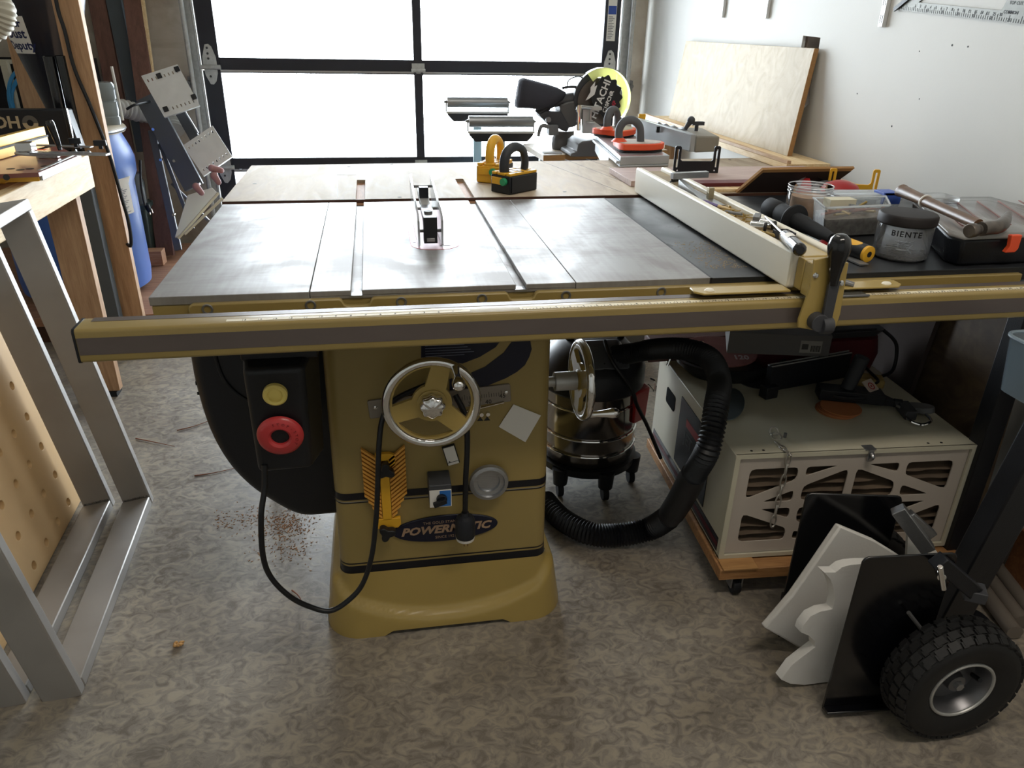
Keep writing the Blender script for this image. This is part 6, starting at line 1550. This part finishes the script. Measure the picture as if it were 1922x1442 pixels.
m = MB(); m.tube([(1.035, 0.56, 0.5014), (1.044, 0.5, 0.4601), (1.1, 0.48, 0.3821), (1.121, 0.48, 0.3292), (1.169, 0.5, 0.2442), (1.232, 0.52, 0.1158)], .006, 8); solo('black_cable', m, CORD, 'black power lead trailing down the front of the shop vacuum', 'cable')
hz = [(1.063, 0.56, 0.453), (1.097, 0.52, 0.475), (1.148, 0.47, 0.5065), (1.194, 0.38, 0.5434), (1.235, 0.3, 0.5493), (1.232, 0.22, 0.5258), (1.184, 0.12, 0.5079), (1.146, .055, .43), (1.142, .10, .33), (1.145, .16, .215), (1.145, .215, .12), (1.11, .255, .055), (1.03, .265, .036), (.95, .28, .036), (.885, .36, .036), (.855, .46, .036)]
hs_ = thing('vacuum_hose', 'black corrugated vacuum hose arching over and down to the floor', 'hose')
m = MB(); m.tube(hz[:9], .0285, 20, 22, rf=lambda t, i: 1.06 if i % 2 else .88); obj('hose_section', m, BLACK, hs_, smooth=15)
m = MB(); m.tube([hz[8], hz[9], hz[10]], .034, 22, 6, rf=lambda t, i: 1.0 if .1 < t < .9 else .93); obj('hose_cuff', m, mat('cuff_black', '#202227', .55), hs_)
m = MB(); m.tube(hz[10:], .032, 20, 20, rf=lambda t, i: 1.05 if i % 2 else .90); obj('hose_section', m, BLACK, hs_, smooth=15)

# panels leaning against the wall
m = MB(); m.hexa([(1.92, .42, 0), (1.935, .42, 0), (1.935, 1.15, 0), (1.92, 1.15, 0), (1.965, .39, .72), (1.98, .39, .72), (1.98, 1.15, .72), (1.965, 1.15, .72)]); solo('hardboard_sheet', m, mat('brown_hardboard', '#453b37', .85, var=.05, vs=4), 'plain brown panel leaning on the wall behind the air cleaner', 'panel')
m = MB(); m.hexa([(1.955, .06, 0), (1.97, .06, 0), (1.97, .62, 0), (1.955, .62, 0), (1.995, .13, .76), (2.01, .13, .76), (2.01, .70, .76), (1.995, .70, .76)]); solo('veneered_sheet', m, PLYDARK, 'figured plywood panel leaning nearest the black table leg', 'panel')

# ================================================================== PANEL CART, BOTTOM RIGHT
pc = thing('panel_cart', 'black panel cart with two upright plates and knobbly pneumatic tyres', 'cart')
def upplate(a, b, h, r=.012):
    a, b = Vector((*a, 0)), Vector((*b, 0)); d = b-a; L = d.length; d.normalize(); n = Vector((d.y, -d.x, 0))
    Mx = Matrix(((d.x, 0, -n.x, a.x), (d.y, 0, -n.y, a.y), (0, 1, 0, .012), (0, 0, 0, 1)))
    q = MB(); q.prism([(0, 0), (L, 0), (L, h-r), (L-r*.3, h-r*.3), (L-r, h), (r, h), (r*.3, h-r*.3), (0, h-r)], Mx, .005)
    q.prism([(0, 0), (L, 0), (L, .006), (0, .006)], Mx @ Matrix.Translation((0, 0, -.02)), .02)
    return q
obj('near_plate', upplate((1.290, -.352), (1.484, -.366), .400), BLACK_G, pc, .002)
obj('far_plate', upplate((1.300, -.125), (1.507, -.166), .395), BLACK_G, pc, .002)
m = MB(); m.cyl((1.508, -.42, .135), (1.508, -.09, .135), .009, seg=14); obj('axle', m, STEEL_D, pc)
def tyre(c, r, w, label):
    t = []
    MTx = Matrix.Translation(c) @ Matrix.Rotation(R(90), 4, 'X')
    prof = [(r*.50, w*.36), (r*.58, w*.46), (r*.80, w*.52), (r*.90, w*.50), (r*.965, w*.40), (r*.985, w*.2), (r*.99, 0), (r*.985, -w*.2), (r*.965, -w*.40), (r*.90, -w*.50), (r*.80, -w*.52), (r*.58, -w*.46), (r*.50, -w*.36)]
    q = MB(); q.lathe(prof, MTx, 64); ty = obj('tyre', q, mat('tyre_rubber', '#1a1a1b', .6, bump=.1, bs=80), pc)
    q = MB(); n = 30
    for k in range(n):
        for row, (wz, off) in enumerate(((-.36, 0), (-.12, .5), (.12, 0), (.36, .5))):
            a = 2*math.pi*(k+off)/n; Mk = MTx @ Matrix.Rotation(a, 4, 'Z') @ Matrix.Translation((r*(.972 if abs(wz) > .2 else .988), 0, wz*w)) @ Matrix.Rotation(-wz*1.3, 4, 'Y')
            q.box(-.006, .0045, -.0105, .0085, -w*.095, w*.105, Mk); q.box(-.006, .0038, .002, .0125, -w*.02, w*.13, Mk)
    obj('tread', q, ty.data.materials[0], ty)
    q = MB(); q.lathe([(r*.50, w*.30), (r*.53, w*.40), (r*.50, w*.42), (r*.47, w*.34), (r*.44, w*.05), (r*.42, -.05*w), (r*.16, -.0), (r*.14, w*.22), (r*.10, w*.24), (0, w*.24)], MTx, 48); rm = obj('rim', q, mat('rim_steel', '#77777a', .35, .75), pc)
    q = MB(); q.torus((0, 0, 0), r*.505, .0035, MTx @ Matrix.Translation((0, 0, w*.41)), 48, 8); obj('rim_lip', q, ALU, rm)
    q = MB(); q.cyl(MTx @ Vector((0, 0, w*.2)), MTx @ Vector((0, 0, w*.34)), .011, .009, seg=6); obj('axle_nut', q, STEEL, rm)
    q = MB(); q.cyl(MTx @ Vector((r*.36, 0, .0)), MTx @ Vector((r*.33, .01, w*.30)), .005, seg=8); obj('valve', q, BLACK, rm)
tyre((1.508, -.420, .137), .134, .080, '')
m = MB(); 
tyre((1.508, -.083, .134), .131, .066, '')
# clamp rails and T-handles
m = MB(); m.bar((1.469, -0.2, 0.402), (1.542, -0.235, 0.3122), .024, .03); m.bar((1.500, -.20, .385), (1.56, -.215, .335), .02, .02); obj('upper_rail', m, STEEL, pc, .002)
m = MB(); m.bar((1.416, -0.39, 0.4216), (1.507, -0.4, 0.3466), .028, .030); obj('clamp_arm', m, BLACK_P, pc, .002)
m = MB(); m.box(-.019, .019, -.019, .019, -.012, .012, Matrix.Translation((1.512, -0.4, 0.3406)) @ Matrix.Rotation(R(-30), 4, 'Z')); obj('arm_cap', m, GREY_D, pc, .002)
m = MB(); p = Vector((1.407, -0.42, 0.4057)); m.cyl(p+Vector((-.012, -.0, .028)), p+Vector((.012, 0, -.028)), .0052, seg=12); m.cyl(p, p+Vector((.02, .04, 0)), .008, seg=12); obj('t_handle', m, CHROME, pc, .001)
m = MB(); m.cyl((1.404, -0.375, 0.2819), (1.455, -0.385, 0.2212), .004, seg=10); obj('bolt', m, STEEL_D, pc)
m = MB(); m.bar((1.63, -.24, .05), (1.665, -.335, .90), .078, .05, (0, 1, 0)); m.bar((1.50, -.26, .05), (1.65, -.24, .05), .04, .04); obj('upright_tube', m, BLACK_P, pc, .004)
m = MB(); m.bar((1.34, -.06, .045), (1.60, -.22, .045), .035, .03); m.bar((1.35, -.34, .03), (1.60, -.26, .03), .035, .03); obj('cross_frame', m, BLACK_P, pc, .003)
m = MB(); m.cyl((1.322, -.135, .022), (1.345, -.140, .022), .0215, seg=20); obj('front_caster', m, BLACK_M, pc, .003)

# foam sheets
def slab(pts, y, dy, th, lean=0.):
    """an irregular flat piece standing in a leaning plane"""
    q = MB(); n = len(pts)
    lo = [Vector((x, y+dy*(z)+lean*(x-pts[0][0]), z)) for x, z in pts]; hi = [p+Vector((.002, -th, .002)) for p in lo]
    v0 = [q.bm.verts.new(p) for p in lo]; v1 = [q.bm.verts.new(p) for p in hi]
    for i in range(n): q._f([v0[i], v0[(i+1) % n], v1[(i+1) % n], v1[i]])
    bmesh.ops.triangle_fill(q.bm, edges=[q.bm.edges.get((v0[i], v0[(i+1) % n])) for i in range(n)]); bmesh.ops.triangle_fill(q.bm, edges=[q.bm.edges.get((v1[i], v1[(i+1) % n])) for i in range(n)])
    return q
P = [(1.219, 0.09656), (1.268, 0.187), (1.298, 0.263), (1.339, 0.3706), (1.434, 0.3208), (1.498, 0.2772), (1.547, 0.2416), (1.592, 0.1267), (1.473, 0.04458), (1.399, 0.005082), (1.336, 0.005875), (1.272, 0.05666)]
zm = min(p[1] for p in P); P = [(x, max(z, .004)) for x, z in P]
solo('foam_sheet', slab(P, -.175, -.03, .018), FOAM, 'large white foam sheet leaning between the cart plates', 'foam sheet', bevel=.004)
P = [(1.46, 0.3266), (1.34, 0.3406), (1.313, 0.3411), (1.297, 0.3375), (1.285, 0.3252), (1.259, 0.3283), (1.278, 0.3067), (1.291, 0.2814), (1.301, 0.2516), (1.302, 0.2241), (1.276, 0.2218), (1.254, 0.2102), (1.243, 0.1868), (1.242, 0.1677), (1.262, 0.1557), (1.28, 0.138), (1.286, 0.1187), (1.264, 0.09732), (1.241, 0.07274), (1.224, 0.03109), (1.249, 0.01414), (1.285, -0.006516), (1.351, -0.04254), (1.499, -0.0675)]
P = [(x, max(z, .004)) for x, z in P]
solo('foam_sheet', slab(P, -.262, -.02, .022), FOAM, 'torn white foam piece with scalloped edge against the near cart plate', 'foam sheet', bevel=.006)
m = MB(); m.hexa([(1.55, -.235, .06), (1.60, -.27, .06), (1.60, -.262, .06), (1.55, -.228, .06), (1.545, -.15, .36), (1.62, -.20, .25), (1.62, -.192, .25), (1.545, -.142, .36)]); solo('white_board', m, PAPER, 'narrow white board wedged behind the cart clamp', 'board')

# right edge: pipes, boards, tub
for i, (a, b) in enumerate((((1.913, -0.0189, 0.022), (1.865, -0.2276, 0.022)), ((1.96, 0.0003482, 0.022), (1.91, -0.1983, 0.022)), ((2.013, 0.02414, 0.022), (1.961, -0.1687, 0.022)))):
    m = MB(); a, b = Vector(a), Vector(b); m.cyl(a, b, .019, seg=20); m.cyl(a-(b-a).normalized()*.0005, a+(b-a)*.02, .0205, seg=20)
    solo('pipe', m, mat('pipe_grey_%d' % i, '#7d756c', .5, .3), ['grey pipe on the floor, nearest the cart', 'grey pipe on the floor, middle of three', 'grey pipe on the floor, farthest right of three'][i], 'pipe', 'three grey pipes behind the cart wheel')
m = MB(); m.hexa([(1.925, -.32, 0), (1.94, -.32, 0), (2.02, -.02, 0), (2.005, -.02, 0), (1.935, -.34, .16), (1.95, -.34, .16), (2.03, -.02, .16), (2.015, -.02, .16)]); solo('brown_board', m, wood('edge_brown', '#6f4326', '#91603a', 3, (1, 8, 8)), 'brown board standing on edge at the right side behind the wheel', 'board')
m = MB(); m.hexa([(1.93, -.02, 0), (1.945, -.02, 0), (1.99, .05, 0), (1.975, .05, 0), (1.96, -.14, .70), (1.975, -.14, .70), (2.02, .05, .70), (2.005, .05, .70)]); solo('brown_board', m, PLYDARK, 'tall brown board leaning just right of the black table leg', 'board')
t = thing('plastic_tub', 'clear blue-grey plastic tub with a wire ring at the right edge', 'tub')
MTb = Matrix.Translation((1.70, -.20, .615))
m = MB(); m.loft([rrect(1.69, 1.85, -.26, -.12, .03, .64), rrect(1.68, 1.86, -.27, -.11, .03, .76)], cap=False); m._f([m.bm.verts.new(p) for p in rrect(1.69, 1.85, -.26, -.12, .03, .64)]); obj('tub_wall', m, clear('tub_blue', '#8fa3b2', .5, .15), t)
m = MB(); m.tube(rrect(1.68, 1.86, -.27, -.11, .03, .76)+[rrect(1.68, 1.86, -.27, -.11, .03, .76)[0]], .004, 8, 1); obj('tub_rim', m, mat('tub_rim', '#8ea0ad', .4), t)
m = MB(); m.torus((1.745, -.262, .612), .028, .002, Matrix.Rotation(R(90), 4, 'X'), 30, 6); obj('wire_ring', m, STEEL_D, t)
m = MB(); m.cyl((1.79, -.16, .0), (1.79, -.16, .639), .012, seg=12); m.cyl((1.79, -.16, 0), (1.79, -.16, .01), .06, seg=20); obj('tub_stand', m, BLACK_P, t)

# ================================================================== ON THE CABINET FRONT
fb = thing('featherboard', 'yellow double featherboard held on the saw cabinet by two black knobs', 'featherboard')
m = MB(); yF = .0485
m.box(.385, .405, yF-.012, yF-.002, .315, .47)
m.prism([(.377, .455), (.377, .486), (.408, .486), (.4195, .48), (.4195, .458), (.405, .445)], front(0, yF-.012, 0), .010)
m.prism([(.366, .292), (.366, .318), (.424, .318), (.4245, .300), (.418, .292)], front(0, yF-.012, 0), .010)
obj('spine', m, YEL, fb, .001)
m = MB(); FE = mat('feather_orange', '#dd9f45', .5)
nF = 15
for i in range(nF):
    z = .320+.0104*i
    for s in (-1, 1):
        x0 = .395+s*.011; x1 = .395+s*.046; dzz = .030
        k = 1.
        if i < 3: k = .35+.22*i; 
        q = MB(); q.hexa([(x0, yF-.012, z), (x0+(x1-x0)*k, yF-.012, z+dzz*k), (x0+(x1-x0)*k, yF-.003, z+dzz*k), (x0, yF-.003, z), (x0, yF-.012, z+.0062), (x0+(x1-x0)*k, yF-.012, z+dzz*k+.0062), (x0+(x1-x0)*k, yF-.003, z+dzz*k+.0062), (x0, yF-.003, z+.0062)])
        obj('feather', q, FE, fb)
for x, z, a in ((.398, .452, 0), (.392, .290, 40)):
    m = MB(); pts = []
    for k in range(36):
        t_ = 2*math.pi*k/36; r = .0155+.0048*math.cos(3*(t_-R(90+a))); pts.append((r*math.cos(t_), r*math.sin(t_)))
    m.prism(pts, front(x, yF-.034, z), .018); m.cyl((x, yF-.018, z), (x, yF-.011, z), .007, seg=12); obj('knob', m, BLACK, fb, .002)
mb_ = thing('magnet_switch', 'square magnetic base with blue and white dial plate on the cabinet', 'magnetic base')
m = MB(); m.box(.487, .535, -.012, .0478, .376, .428); obj('base_body', m, mat('base_grey', '#3c3e42', .5), mb_, .002)
m = MB(); m.box(.4875, .5345, -.0145, -.0125, .374, .4165); pl_ = obj('dial_plate', m, PAPER, mb_)
m = MB(); m.box(.509, .533, -.0150, -.0145, .3755, .415); obj('dial_blue', m, mat('dial_blue', '#2d6bb5', .5), pl_)
m = MB(); m.cyl((.513, -.0146, .3965), (.513, -.024, .3965), .0115, seg=26); m.bar((.495, -.029, .389), (.522, -.029, .399), .009, .011); obj('dial_knob', m, BLACK, mb_, .001)
m = MB(); m.lathe([(0, -.002), (.024, -.002), (.0255, .001), (.0255, .004), (.034, .005), (.0355, .008), (.0355, .012), (.043, .010), (.045, .002), (.043, .0)], tfront(.622, .036, .397) @ Matrix.Rotation(R(0), 4, 'X'), 48)
md = solo('magnetic_dish', m, STEEL, 'round stainless magnetic parts dish stuck to the saw cabinet', 'dish')
m = MB(); m.prism([(.600, .530-.002), (.638, .4855), (.0, 0)][:0] or [(0.6454, 0.5279), (0.6773, 0.5804), (0.7383, 0.5488), (0.7057, 0.4844)], front(0, .0470, 0), .0012); solo('paper_square', m, PAPER, 'blank white paper square stuck at a tilt on the cabinet', 'paper')
t = thing('magnet_tag', 'small white tag in a black holder under the front handwheel', 'tag')
m = MB(); m.box(-.014, .014, 0, .006, -.024, .024, Matrix.Translation((.540, .0415, .468)) @ Matrix.Rotation(R(-14), 4, 'Y')); obj('tag_holder', m, BLACK, t)
m = MB(); m.box(-.0125, .0115, -.002, .0, -.023, .022, Matrix.Translation((.5405, .0415, .468)) @ Matrix.Rotation(R(-14), 4, 'Y')); tc_ = obj('tag_card', m, PAPER, t)
m = MB(); m.box(-.0125, .0115, -.0026, -.002, -.0165, -.0157, Matrix.Translation((.5405, .0415, .468)) @ Matrix.Rotation(R(-14), 4, 'Y')); m.prism([(-.010, -.015), (-.005, -.015), (-.0085, -.011)], Matrix.Translation((.5405, .0389, .468)) @ Matrix.Rotation(R(-14), 4, 'Y') @ FR, .0003); obj('tag_mark', m, INK, tc_)

# ================================================================== ON THE FLOOR
TW = mat('dry_needle', '#8a5a44', .8)
def twig(pts, label):
    m = MB(); m.tube(pts, [.0022, .0008], 6, 4); solo('pine_needle', m, TW, label, 'needle', 'dry needles on the floor')
twig([(-0.4574, 1.077, 0.003), (-0.3877, 1.04, 0.004), (-0.3141, 1.002, 0.003)], 'thick reddish dry needle on the floor left of the saw')
twig([(-0.3318, 1.117, 0.003), (-0.2776, 1.142, 0.003), (-0.222, 1.187, 0.003)], 'dry needle lying nearest the motor cover')
twig([(-0.2119, 0.8037, 0.002), (-0.1562, 0.8101, 0.003), (-0.08631, 0.8343, 0.002)], 'thin pale dry needle in front of the others')
twig([(0.1414, 0.2058, 0.003), (0.1594, 0.1807, 0.005), (0.1685, 0.1619, 0.003)], 'small dry twig inside the loop of the power cord')
random.seed(21)
m = MB()
p0 = Vector((-0.1005, 0.05306, 0.004))
for i in range(14):
    c = p0+Vector((random.uniform(-.010, .010), random.uniform(-.008, .008), random.uniform(-.001, .004))); m.ball(c, random.uniform(.003, .006), (1, .8, .6), 6)
solo('wood_chip', m, SAWDUST, 'small crumb of pale wood on the open floor at left', 'wood chip', smooth=10)
m = MB(); c0 = Vector((0.09612, 0.4985, 0)); c1 = Vector((0.1141, 0.3844, 0)); c2 = Vector((-0.03607, 0.544, 0))
for i in range(700):
    c = random.choice((c0, c0, c0, c1, c2)); s = random.uniform(.0006, .0022); x, y = random.gauss(c.x, .04), random.gauss(c.y, .035)
    if x > .225 and y > 0: continue
    a = random.uniform(0, 3); dx, dy = s*1.8*math.cos(a), s*1.8*math.sin(a)
    m.hexa([(x-dx, y-dy, .0002), (x+dy*.4, y-dx*.4, .0002), (x+dx, y+dy, .0002), (x-dy*.4, y+dx*.4, .0002), (x-dx, y-dy, .0012), (x+dy*.4, y-dx*.4, .0012), (x+dx, y+dy, .0012), (x-dy*.4, y+dx*.4, .0012)])
solo('sawdust', m, mat('brown_sawdust', '#a06f46', .9, var=.2, vs=60), 'scatter of brown sawdust on the floor by the saw base', 'sawdust', kind='stuff')

finish()
